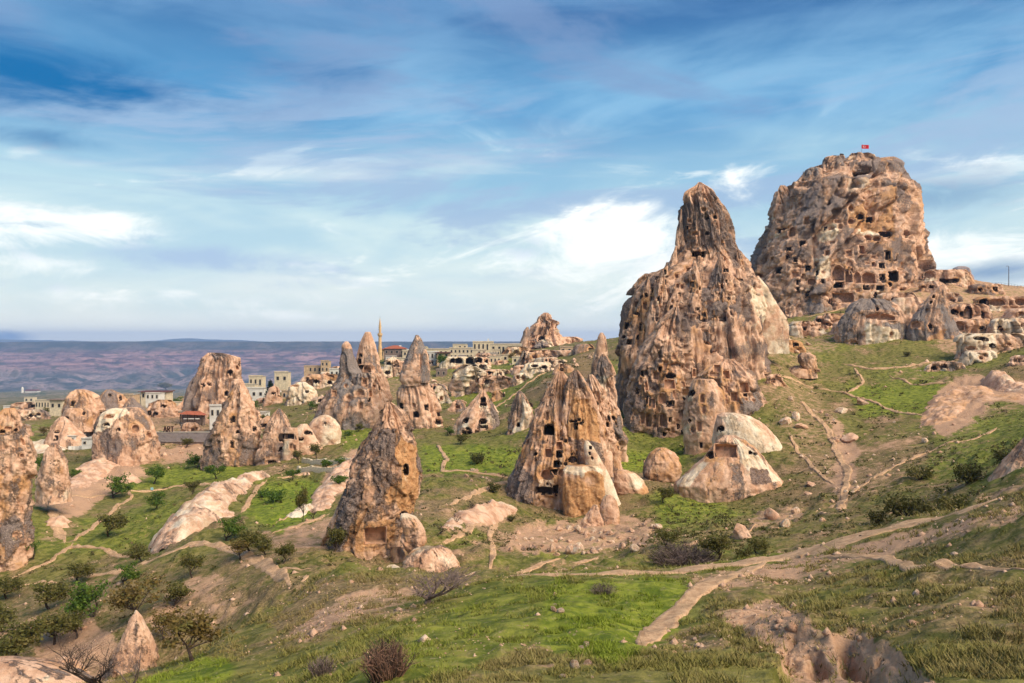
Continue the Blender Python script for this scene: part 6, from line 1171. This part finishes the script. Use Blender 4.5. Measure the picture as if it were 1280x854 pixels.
def house(pl, pr, ptop, pbase, label, wall=STONE, floors=1, cols=3, arch=False, roof='flat', roofm=CONC, dmin=150, depth=None, yaw=0.0, d=None, door=False, name='stone_house', winh=.5, chimney=False, parapet=True):
    m_ = (pl+pr)/2
    p = hit(m_, pbase, 150 if pbase > 480 else 250); d = p.y if d is None else min(d, p.y)
    base = at(m_, pbase, d); s = d/F; w = (pr-pl)*s; h = (pbase-ptop)*s; dp = depth or max(w*.6, 5)
    e = empty(name, base, yaw); tag(e, label, 'house')
    wl = MB(); wl.box(-w/2, w/2, 0, dp, -3, h); wl.build('wall', wall, e)
    if roof == 'flat':
        r = MB(); r.box(-w/2-.15, w/2+.15, -.15, dp+.15, h+.002, h+.18); ro = r.build('roof', roofm, e)
        if parapet:
            q = MB(); q.box(-w/2-.1, w/2+.1, -.1, .15, h+.182, h+.18+.1*h); q.build('parapet', wall, ro)
    elif roof == 'hip':
        r = MB(); r.quadstrip([[(-w/2-.6, -.6, h+.002), (w/2+.6, -.6, h+.002), (w/2+.6, dp+.6, h+.002), (-w/2-.6, dp+.6, h+.002)], [(-w*.12, dp*.45, h+w*.16), (w*.12, dp*.45, h+w*.16), (w*.12, dp*.55, h+w*.16), (-w*.12, dp*.55, h+w*.16)]]); ro = r.build('roof', roofm, e)
    else:
        r = MB(); r.box(-w/2-.8, w/2+.8, -1.0, dp+.5, h+.002, h+.22); ro = r.build('roof', roofm, e)
    if chimney:
        c = MB(); c.box(w*.2, w*.2+.9, dp*.3, dp*.3+.9, h-.3, h+w*.17); c.build('chimney', WHITEW, ro)
    fh = h/floors; cw = w/cols; r0 = random.Random(int(pl*7+pbase))
    for f in range(floors):
        for c in range(cols):
            if r0.random() < .08: continue
            x = -w/2+cw*(c+.5); ww = cw*.34; z0 = f*fh+fh*(.5-winh/2); z1 = z0+fh*winh; isd = door and f == 0 and c == cols//2
            if isd: z0 = 0
            fr = MB(); fr.box(x-ww/2-.12, x+ww/2+.12, -.07, .05, z0-.10, z1+.12); fo = fr.build('door' if isd else 'window', FRAME, e)
            pn = MB()
            if arch:
                pts = [(x-ww/2, z0), (x+ww/2, z0)]+[(x+ww/2*math.cos(a), z1-ww*.3+ww*.42*math.sin(a)) for a in np.linspace(0, math.pi, 7)]
                pn.quadstrip([[(a, -.09, b) for a, b in pts], [(a, .3, b) for a, b in pts]])
            else: pn.box(x-ww/2, x+ww/2, -.085, .3, z0, z1)
            pn.build('pane', GLASSD, fo)
    return e
house(480,506,436,452,'mosque hall with red tiled hipped roof and white chimney beside the minaret', DARKST, 2, 4, False, 'hip', TILE, 300, None, 0, 470, False, 'mosque', .4, True)
house(474,500,437,448,'low red-roofed wing in front of the mosque hall', TANST, 1, 4, False, 'eave', TILE, 300, 6, 0, 455, False, 'mosque_wing', .4)
house(503,516,439,452,'plain cream house right of the mosque', STONE, 2, 2, d=462); house(533,548,441,457,'white house with arched ground floor beside the fresh green tree', WHITEW, 2, 3, True, d=430, winh=.6); house(531,566,437,446,'wide cream house row with flat parapet behind the capped chimney', STONE, 1, 6, d=480); house(546,562,441,456,'tan house with dark red eave next to the white arched house', TANST, 2, 2, False, 'eave', RUSTR, d=436)
house(562,592,436,449,'long cream stone hotel with a row of square windows', STONE, 2, 6, d=452, winh=.45); house(590,608,438,450,'cream house wing at the end of the hotel', STONE, 2, 3, d=446); house(591,617,428,440,'upper cream house with arched windows and dark chimney', STONE, 1, 5, True, d=470, winh=.6, chimney=True); house(613,628,431,441,'small cream block attached to the upper house', STONE, 1, 2, d=468); house(626,652,431,442,'low pale ruined house beside the distant crag', STONE, 1, 4, d=440); house(566,584,431,438,'far cream rooftop house above the hotel', STONE, 1, 3, d=500); house(515,534,434,441,'far flat cream house on the ridge behind the capped chimney', STONE, 1, 3, d=520)
house(380,402,458,466,'low flat stone house on the left village skyline', TANST, 1, 4, d=430); house(401,411,452,465,'square tan tower house on the left village skyline', TANST, 2, 2, d=425); house(343,360,466,480,'pale blank stone house left of the rocky slope', STONE, 1, 2, d=380, winh=.3); house(311,328,471,485,'cream house with three dark windows beside the crown tower', STONE, 1, 3, d=360); house(300,318,481,494,'low cream house below the three-window house', STONE, 1, 2, d=330)
house(305,330,486,499,'pale terrace wall house near the fir tree', WHITEW, 1, 3, d=320, winh=.3); house(176,208,490,499,'long house under a dark red metal roof in the left village', STONE, 1, 5, False, 'eave', RUSTR, d=330); house(182,199,492,500,'white house front below the dark red roof', WHITEW, 1, 3, d=318); house(262,276,508,524,'white house with two dark windows above the sugarloaf flank', WHITEW, 1, 2, d=225, winh=.4); house(62,78,500,514,'cream block house with dark slab roof in the far left village', STONE, 1, 2, False, 'eave', DARKST, d=330, winh=.3); house(44,62,501,511,'low cream house row in the far left village', STONE, 1, 5, d=345); house(102,118,549,558,'grey stone shed beside the gravel yard', WHITEW, 1, 2, d=205, winh=.3); house(82,94,546,555,'small pale house with two windows below the flowering tree', WHITEW, 1, 2, d=212); house(150,166,494,506,'tan carved house front behind the hollow rock', TANST, 1, 3, True, d=262); house(112,128,514,527,'low wall house with a bright blue door', TANST, 1, 2, d=235)
house(255,275,494,502,'cream house foot beside the crown tower', STONE, 1, 3, True, d=285)
for n_, (pl, pr, pt, pb, lab, wl, fl, co) in enumerate([
 (330,345,472,482,'small cream house at the brow of the left village',STONE,1,3),(362,380,461,470,'low tan house between white rocks on the village brow',TANST,1,3),(412,424,462,472,'pale cube house left of the twin chimney pinnacle',WHITEW,1,2),(352,366,489,499,'tan house front above the double cone',TANST,1,2),
 (284,300,500,510,'white flat house right of the crown tower',WHITEW,1,3),(210,226,503,512,'cream house above the red pavilion',STONE,1,3),(128,146,500,509,'tan low house behind the knobby rocks',TANST,1,3),(4,20,508,516,'pale house at the far edge of the left village',WHITEW,1,3),(30,42,497,503,'tiny far house among orchards on the plain',STONE,1,2),
 (505,520,456,466,'ruined cream house between the chimney rocks',STONE,1,2),(545,558,462,471,'grey ruined house below the white arched house',DARKST,1,2),(612,626,446,455,'cream cellar house at the end of the cellar row',STONE,1,3),(640,656,447,454,'low ruined pale house under the crag',STONE,1,2),(700,716,434,442,'stone hut right of the distant crag',TANST,1,2),(726,738,432,439,'pale hut on the skyline near the needle rock',STONE,1,2),
 (1196,1204,350,357,'white hut with dark door beside the hilltop cave terrace',WHITEW,1,2)]):
    house(pl, pr, pt, pb, lab, wl, fl, co, n_ % 3 == 0, winh=.42)
rv = random.Random(77)
for n_ in range(26):
    if n_ < 16: x = rv.uniform(480, 655); yb = rv.uniform(441, 456); g_ = ('small cream house packed into the village band under the minaret', 'packed village houses'); w = rv.uniform(8, 16); hh = rv.uniform(5, 9)
    else: x = rv.uniform(0, 330); yb = rv.uniform(499, 530); g_ = ('small stone house among rocks of the lower left village', 'lower left village houses'); w = rv.uniform(8, 15); hh = rv.uniform(5, 9)
    o = house(x-w/2, x+w/2, yb-hh, yb, g_[0], rv.choice([STONE, STONE, TANST, WHITEW]), 1, rv.choice([2, 3, 3]), rv.random() < .3, rv.choice(['flat', 'flat', 'flat', 'eave']), rv.choice([CONC, RUSTR]), winh=.42); o['group'] = g_[1]
def far_house():
    p = hit(37, 491, 900); s = p.y/F; e = empty('barn', p); tag(e, 'long white barn with a pale tower alone on the far plain', 'barn'); a = MB(); a.box(-6*s, 9*s, 0, 8*s, -3, 2.4*s); a.build('wall', WHITEW, e)
    r = MB(); r.quadstrip([[(-6.5*s, -.5*s, 2.4*s), (9.5*s, -.5*s, 2.4*s), (9.5*s, 8.5*s, 2.4*s), (-6.5*s, 8.5*s, 2.4*s)], [(-6*s, 3.8*s, 3.8*s), (9*s, 3.8*s, 3.8*s), (9*s, 4.2*s, 3.8*s), (-6*s, 4.2*s, 3.8*s)]]); r.build('roof', RUSTR, e); t = MB(); t.lathe([(1.6*s, -3), (1.5*s, 5*s), (1.8*s, 5.2*s), (.1*s, 7.5*s)], 10, (-9*s, 0)); t.build('tower', WHITEW, e)
far_house()
def minaret():
    d = min(475, hit(490, 450, 250).y+6); b = at(475, 440, d); s = d/F; e = empty('minaret', b); tag(e, 'slender golden stone minaret with balcony and pointed cap', 'minaret'); h = lambda y: (440-y)*s
    m = MB(); m.lathe([(2.4*s, -4), (2.4*s, h(434)), (2.05*s, h(432)), (1.9*s, h(421.5))], 14); m.build('shaft', MINST, e); g = MB(); g.lathe([(1.9*s, h(421.5)), (2.6*s, h(420)), (3.1*s, h(419)), (3.1*s, h(416.8)), (2.8*s, h(416.8)), (2.8*s, h(418.4)), (1.7*s, h(418.3))], 14); g.build('balcony', MINST, e)
    u = MB(); u.lathe([(1.65*s, h(418.4)), (1.55*s, h(409.8)), (1.75*s, h(409.4))], 14); u.build('upper_shaft', MINST, e); c = MB(); c.lathe([(1.75*s, h(409.4)), (1.2*s, h(404.5)), (.55*s, h(400)), (.12*s, h(397.6))], 14); co = c.build('cap', MINST, e); f = MB(); f.tube([(0, 0, h(397.7)), (0, 0, h(395.5))], .22*s, 5); f.build('finial', METAL, co)
minaret()
# red pavilion
def pavilion():
    d = 240; b = at(240, 524, d); s = d/F; e = empty('pavilion', b); tag(e, 'open pavilion under a low red tiled roof', 'pavilion'); r = MB()
    r.quadstrip([[(-16*s, -3*s, 6.5*s), (16*s, -3*s, 5*s), (16*s, 8*s, 5*s), (-16*s, 8*s, 6.5*s)], [(-8*s, 2*s, 10*s), (9*s, 2*s, 9.5*s), (9*s, 3*s, 9.5*s), (-8*s, 3*s, 10*s)]]); r.build('roof', TILE, e)
    for x in (-14, -5, 4, 13):
        p = MB(); p.box(x*s-.12, x*s+.12, -2*s, -2*s+.24, -2, 6*s); p.build('post', BARK, e)
    w = MB(); w.box(-15*s, 14*s, 6*s, 6.4*s, -2, 5*s); w.build('back_wall', DARKST, e); c = MB(); c.box(-10*s, 10*s, -1.5*s, -1.2*s, 0, 1.2*s); c.build('counter', WHITEW, e)
pavilion()
# dressed stone wall carrying the letters, each letter cut from board
def art_wall():
    d = 205; s = d/F; e = empty('stone_wall', at(229, 553, d)); tag(e, 'long grey dressed stone wall with a pale coping between hollow rock and sugarloaf', 'wall'); c = MB(); c.box(-37*s, 37*s, .25, 1.2, -3, 12*s); c.build('core', DARKST, e)
    BL = simple('wall_block', (0.34, 0.29, 0.28), 0.3, 3.0, 0.95, 0.03); meshes = []
    for k in range(6):
        m = MB(); w = 2.35*s*(.9+.05*k); m.box(-w/2, w/2, -.02*k, .3, .03, 1.28*s, .94, 1); me = bpy.data.meshes.new('block'); me.from_pydata(m.v, [], m.f); me.materials.append(BL); meshes.append(me)
    r = random.Random(4)
    for j in range(8):
        for i in range(29): 
            o = bpy.data.objects.new('block', r.choice(meshes)); COL.objects.link(o); o.parent = e; o.location = (-36*s+(i+.5*(j % 2))*2.5*s, r.uniform(0, .06), j*1.42*s+.05)
    cp = MB(); cp.box(-37.5*s, 37.5*s, -.12, 1.3, 12*s+.003, 12.7*s); cp.build('coping', CONC, e)
    g = empty('letter_sign', at(210, 540.3, d)); tag(g, 'dark standing letters spelling ART on the dressed stone wall', 'sign'); LM = simple('letter_board', (0.05, 0.018, 0.014), 0.2, 2.0, 0.8); H = 7*s; W = 3.6*s; t = .9*s; yb, yf = .35, .65
    def bar(m, x0, z0, x1, z1, th=t):
        a = Vector((x0, 0, z0)); b = Vector((x1, 0, z1)); u = (b-a).normalized(); n = Vector((-u.z, 0, u.x))*th/2; q = [a-n, b-n, b+n, a+n]
        m.quadstrip([[(p.x, yb, p.z) for p in q], [(p.x, yf, p.z) for p in q]])
    def let(ch, x):
        m = MB()
        if ch == 'A': bar(m, x, 0, x+W/2, H); bar(m, x+W, 0, x+W/2, H); bar(m, x+W*.2, H*.35, x+W*.8, H*.35)
        if ch == 'R': bar(m, x+t/2, 0, x+t/2, H); bar(m, x, H-t/2, x+W*.85, H-t/2); bar(m, x+W*.85, H, x+W*.85, H*.5); bar(m, x, H*.52, x+W*.9, H*.52); bar(m, x+W*.4, H*.5, x+W, 0)
        if ch == 'T': bar(m, x+W/2, 0, x+W/2, H); bar(m, x, H-t/2, x+W, H-t/2)
        m.build('letter', LM, g)
    for k, ch in enumerate('ART'): let(ch, (-6.5+4.5*k)*s)
art_wall()
def small_things():
    # flag on the castle rock
    d = 298; b = at(1077, 197, d); s = d/F; e = empty('flagpole', b); tag(e, 'red flag with white crescent and star on a thin pole atop the castle rock', 'flag')
    p = MB(); p.tube([(0, 0, -2), (0, 0, 16*s)], [.06, .045], 6); p.build('pole', METAL, e); RED = simple('flag_red', (0.55, 0.012, 0.012), 0.05, 1.0, 0.8); WH = simple('flag_white', (0.8, 0.8, 0.78), 0.03, 1.0, 0.8)
    nx, nz = 14, 8; W, H = 8.6*s, 4.8*s; V = []
    fy = lambda u: .18*math.sin(u*5.5)*W*.3*u
    for j in range(nz):
        for i in range(nx): u = i/(nx-1); V.append((.08+u*W, fy(u), 11.2*s+j/(nz-1)*H-.10*u*H))
    me = mesh_np('cloth', V, grid_faces(nz, nx)); cl = link('cloth', me, RED, e)
    def emblem(pts, name):
        m = MB(); f = []
        for sg in (-1, 1):
            o = len(m.v); m.v += [(.08+x, fy(x/W)+sg*.03, 11.2*s+z-.10*x/W*H) for x, z in pts]; m.f.append(tuple(range(o, o+len(pts)))[::-sg])
        m.build(name, WH, cl)
    R = H*.27; cx_, cz = W*.34, H*.5
    out = [(cx_+R*math.cos(a), cz+R*math.sin(a)) for a in np.linspace(.65, 2*math.pi-.65, 20)]; inn = [(cx_+R*.30+R*.78*math.cos(a), cz+R*.78*math.sin(a)) for a in np.linspace(2*math.pi-.8, .8, 20)]
    emblem(out+inn, 'crescent'); sx = W*.54; emblem([(sx+(R*.5 if k % 2 == 0 else R*.2)*math.cos(math.pi+k*math.pi/5), cz+(R*.5 if k % 2 == 0 else R*.2)*math.sin(math.pi+k*math.pi/5)) for k in range(10)], 'star')
    # standing figure-sized post, lamp, signs
    for (x, y0, y1, dd, lab) in [(1074.5,191.5,197,297,'short dark post beside the flagpole on the castle summit'),(1004,214,222,300,'thin dark post on the left shoulder of the castle rock')]:
        q = at(x, y1, dd); o = MB(); h = (y1-y0)*dd/F; o.lathe([(.22, -1), (.25, h*.55), (.13, h*.7), (.15, h*.92), (.05, h)], 8); tag(o.build('marker_post', METAL, None, q), lab, 'post')
    q = hit(1261, 358, 150); s = q.y/F; e = empty('street_lamp', q); tag(e, 'tall street lamp with a short arm on the right skyline', 'street lamp'); m = MB(); m.tube([(0, 0, -1), (0, 0, 22*s), (0, 0, 25*s)], [.55*s, .38*s, .34*s], 8); m.build('pole', METAL, e); m = MB(); m.tube([(0, 0, 24.6*s), (-1.2*s, 0, 25.6*s), (-2.2*s, 0, 25.2*s)], [.3*s, .25*s, .25*s], 6); m.build('arm', METAL, e); m = MB(); m.box(-3.4*s, -1.9*s, -.4*s, .4*s, 24.7*s, 25.3*s); m.build('lamp_head', METAL, e)
    # railing on the skyline
    q0 = hit(1240, 357, 150); s = q0.y/F; e = empty('railing', q0); tag(e, 'thin dark railing along the right skyline', 'railing'); xs = np.linspace(0, 44*s, 12)
    zz = [float(ground_z(q0.x+x, q0.y)-q0.z) for x in xs]
    for x, z in zip(xs, zz): p = MB(); p.tube([(x, 0, z-.3), (x, 0, z+4.5*s)], .13*s, 5); p.build('post', METAL, e)
    for k in (.5, 1): p = MB(); p.tube([(x, 0, z+4.3*s*k) for x, z in zip(xs, zz)], .1*s, 5); p.build('rail', METAL, e)
    q = at(567, 461, 415); s = q.y/F; q.z = float(ground_z(q.x, q.y)); e = empty('sign_board', q); tag(e, 'blank yellow board beside the fresh green tree', 'sign'); h0 = at(567, 459.5, 415).z-q.z
    for x in (-2, 2): p = MB(); p.box(x*s-.06, x*s+.06, .05, .17, -.5, h0+.2); p.build('post', METAL, e)
    p = MB(); p.box(-3*s, 3*s, -.06, .04, h0, h0+3.4*s); p.build('board', YEL, e)
    q = hit(190, 614, 90); s = q.y/F; e = empty('sign_board', q); tag(e, 'small pale blue board on a post beside the meadow path', 'sign'); p = MB(); p.box(-.06, .06, .04, .14, -.3, 2.2*s); p.build('post', METAL, e); p = MB(); p.box(-1.6*s, 1.6*s, -.06, .03, 1.4*s, 4.4*s); p.build('board', simple('pale_blue_board', (.30, .55, .60), .05, 2, .7), e)
    q = at(117.5, 523.5, 233.5); o = MB(); o.box(-.55, .55, -.1, .1, -.6, 1.3); e = empty('blue_door', q); tag(e, 'bright blue door leaf beside the knobby tan rock', 'door'); o.build('leaf', BLUE, e); o = MB(); o.box(-.7, -.56, -.14, .1, -.6, 1.45); o.box(.56, .7, -.14, .1, -.6, 1.45); o.box(-.559, .559, -.14, .1, 1.302, 1.45); o.build('frame', FRAME, e)
    # low retaining walls of the garden terraces
    for (x0, y0, x1, y1, lab) in [(378,578,440,580,'upper dry stone terrace wall of the garden'),(372,588,445,590,'lower dry stone terrace wall of the garden'),(85,562,118,560,'white plastered garden wall beside the gravel yard')]:
        a = hit(x0, y0, 100); b = hit(x1, y1, 100); L = (b-a).length; n = max(int(L/.8), 4); e = empty('terrace_wall', a); tag(e, lab, 'wall'); r = random.Random(int(x0)); w = b-a
        for i in range(n):
            for j in range(2):
                f = (i+.5)/n; p = a+w*f; g = MB(); sz = L/n; g.box(-sz*.49, sz*.49, -.25, .25, -.25, .42, .9, .9); o = g.build('stone', WHITEW if 'white' in lab else STONE, e); o.location = (p.x-a.x, p.y-a.y, float(ground_z(p.x, p.y))-a.z+j*.5+r.uniform(-.03, .03)); o.rotation_euler = (0, 0, math.atan2(w.y, w.x)+r.uniform(-.06, .06))
small_things()
# ---------------------------------------------------------------- plateau, mountains, air
def far_mat():
    t = NT('banded_escarpment'); o = t.obj(); g = t.n('ShaderNodeNewGeometry'); sp = t.n('ShaderNodeSeparateXYZ'); t.nt.links.new(g.outputs['Position'], sp.inputs[0])
    wob = t.noise(o, 0.0016, 5, 0.6); z = t.math('ADD', sp.outputs[2], t.math('MULTIPLY', t.math('SUBTRACT', wob, 0.5), 70.0))
    n = t.noise(o, 0.006, 7, 0.68); n2 = t.noise(t.obj((.004, .004, .05)), 1.0, 5, 0.65)
    low = t.mix(t.ss(n, 0.42, 0.6), (0.050, 0.065, 0.055), (0.36, 0.26, 0.25)); mid = t.mix(t.ss(n2, 0.4, 0.6), (0.090, 0.055, 0.065), (0.370, 0.210, 0.190)); top = t.mix(t.ss(n, 0.42, 0.6), (0.045, 0.055, 0.045), (0.15, 0.12, 0.10))
    c = t.mix(t.ss(z, -215, -150), low, mid); c = t.mix(t.ss(z, -95, -45), c, top); veg = t.noise(o, 0.012, 5, 0.7); c = t.mix(t.math('MULTIPLY', t.ss(veg, 0.52, 0.62), 0.75), c, (0.040, 0.052, 0.026))
    return t.done(c, t.bump(n, 60.0, 1.0), 0.95)
def plateau():
    xs = np.linspace(-8200, 3600, 620); ysv = np.concatenate([np.linspace(3900, 7400, 190), np.linspace(7450, 9800, 12)]); X, Y = np.meshgrid(xs, ysv)
    p = np.stack([X, Y, X*0], -1); edge = 6500+420*fbm(p*np.array([1, 0, 0])/1500, 201, 4)+np.clip((-X-3300)/3000, 0, 1)*900
    rid = 1-np.abs(fbm(p/520+np.stack([fbm(p/900, 205, 2)]*3, -1)*.5, 202, 5)); t = (Y-3900)/(edge-3900)
    prof = np.interp(t, [0, .12, .35, .55, .72, .84, .90, .965, 1.0, 1.6], [-290, -262, -225, -190, -130, -80, -68, -8, 0, -6]); prof = prof*(1-np.clip((-X-4100)/2500, 0, .1))
    amp = np.interp(t, [0, .15, .6, .9, .98, 1.05], [8, 50, 85, 50, 3, 1]); Z = prof+(rid-.72)*amp*2.0+fbm(p/130, 203, 4)*amp*.35-18*np.clip((-X-3700)/2000, 0, 1)*(t > .9)
    me = mesh_np('plateau', np.stack([X, Y, Z], -1).reshape(-1, 3), grid_faces(len(ysv), len(xs)), smooth=True); tag(link('plateau', me, far_mat()), kind='structure')
plateau()
def mountains():
    xs = np.linspace(-13500, 4500, 260); prof = [(0, -350), (.35, -60), (.5, 60), (.7, -40), (1, -350)]; k = np.linspace(0, 1, 16); V = []
    h = np.interp(xs, [-13500, -8600, -7600, -6900, -6100, -5200, -4300, -2500, 4500], [120, 110, 85, 30, 45, 95, 50, 10, 5])
    p = np.stack([xs, xs*0, xs*0], -1); h = h*.6+20*fbm(p/1300, 211, 4)
    for a in k: V.append(np.stack([xs, 12200+a*1700+0*xs, -350+(h+350)*np.interp(a, [0, .5, 1], [0, 1, 0])+30*fbm(p/700+a*5, 212, 3)*np.sin(a*math.pi)], -1))
    me = mesh_np('mountains', np.stack(V, 0).reshape(-1, 3), grid_faces(16, len(xs)), smooth=True); tag(link('mountains', me, simple('far_mountain', (.07, .08, .06), .3, .002, .95)), kind='structure')
mountains()
def haze():
    m = MB(); zb = float(GZ.min())-5; m.box(-14900, 14900, -14900, 14900, min(zb, -360), 168)
    mt = bpy.data.materials.new('air'); mt.use_nodes = True; nt = mt.node_tree
    for n in list(nt.nodes): nt.nodes.remove(n)
    v = nt.nodes.new('ShaderNodeVolumePrincipled'); v.inputs['Color'].default_value = (0.40, 0.60, 1.0, 1); v.inputs['Density'].default_value = HAZE; v.inputs['Anisotropy'].default_value = 0.0
    o = nt.nodes.new('ShaderNodeOutputMaterial'); nt.links.new(v.outputs[0], o.inputs['Volume'])
    tag(m.build('haze', mt), 'pale blue air thickening toward the far plateau', 'haze', kind='stuff')
HAZE = 9e-5
haze()
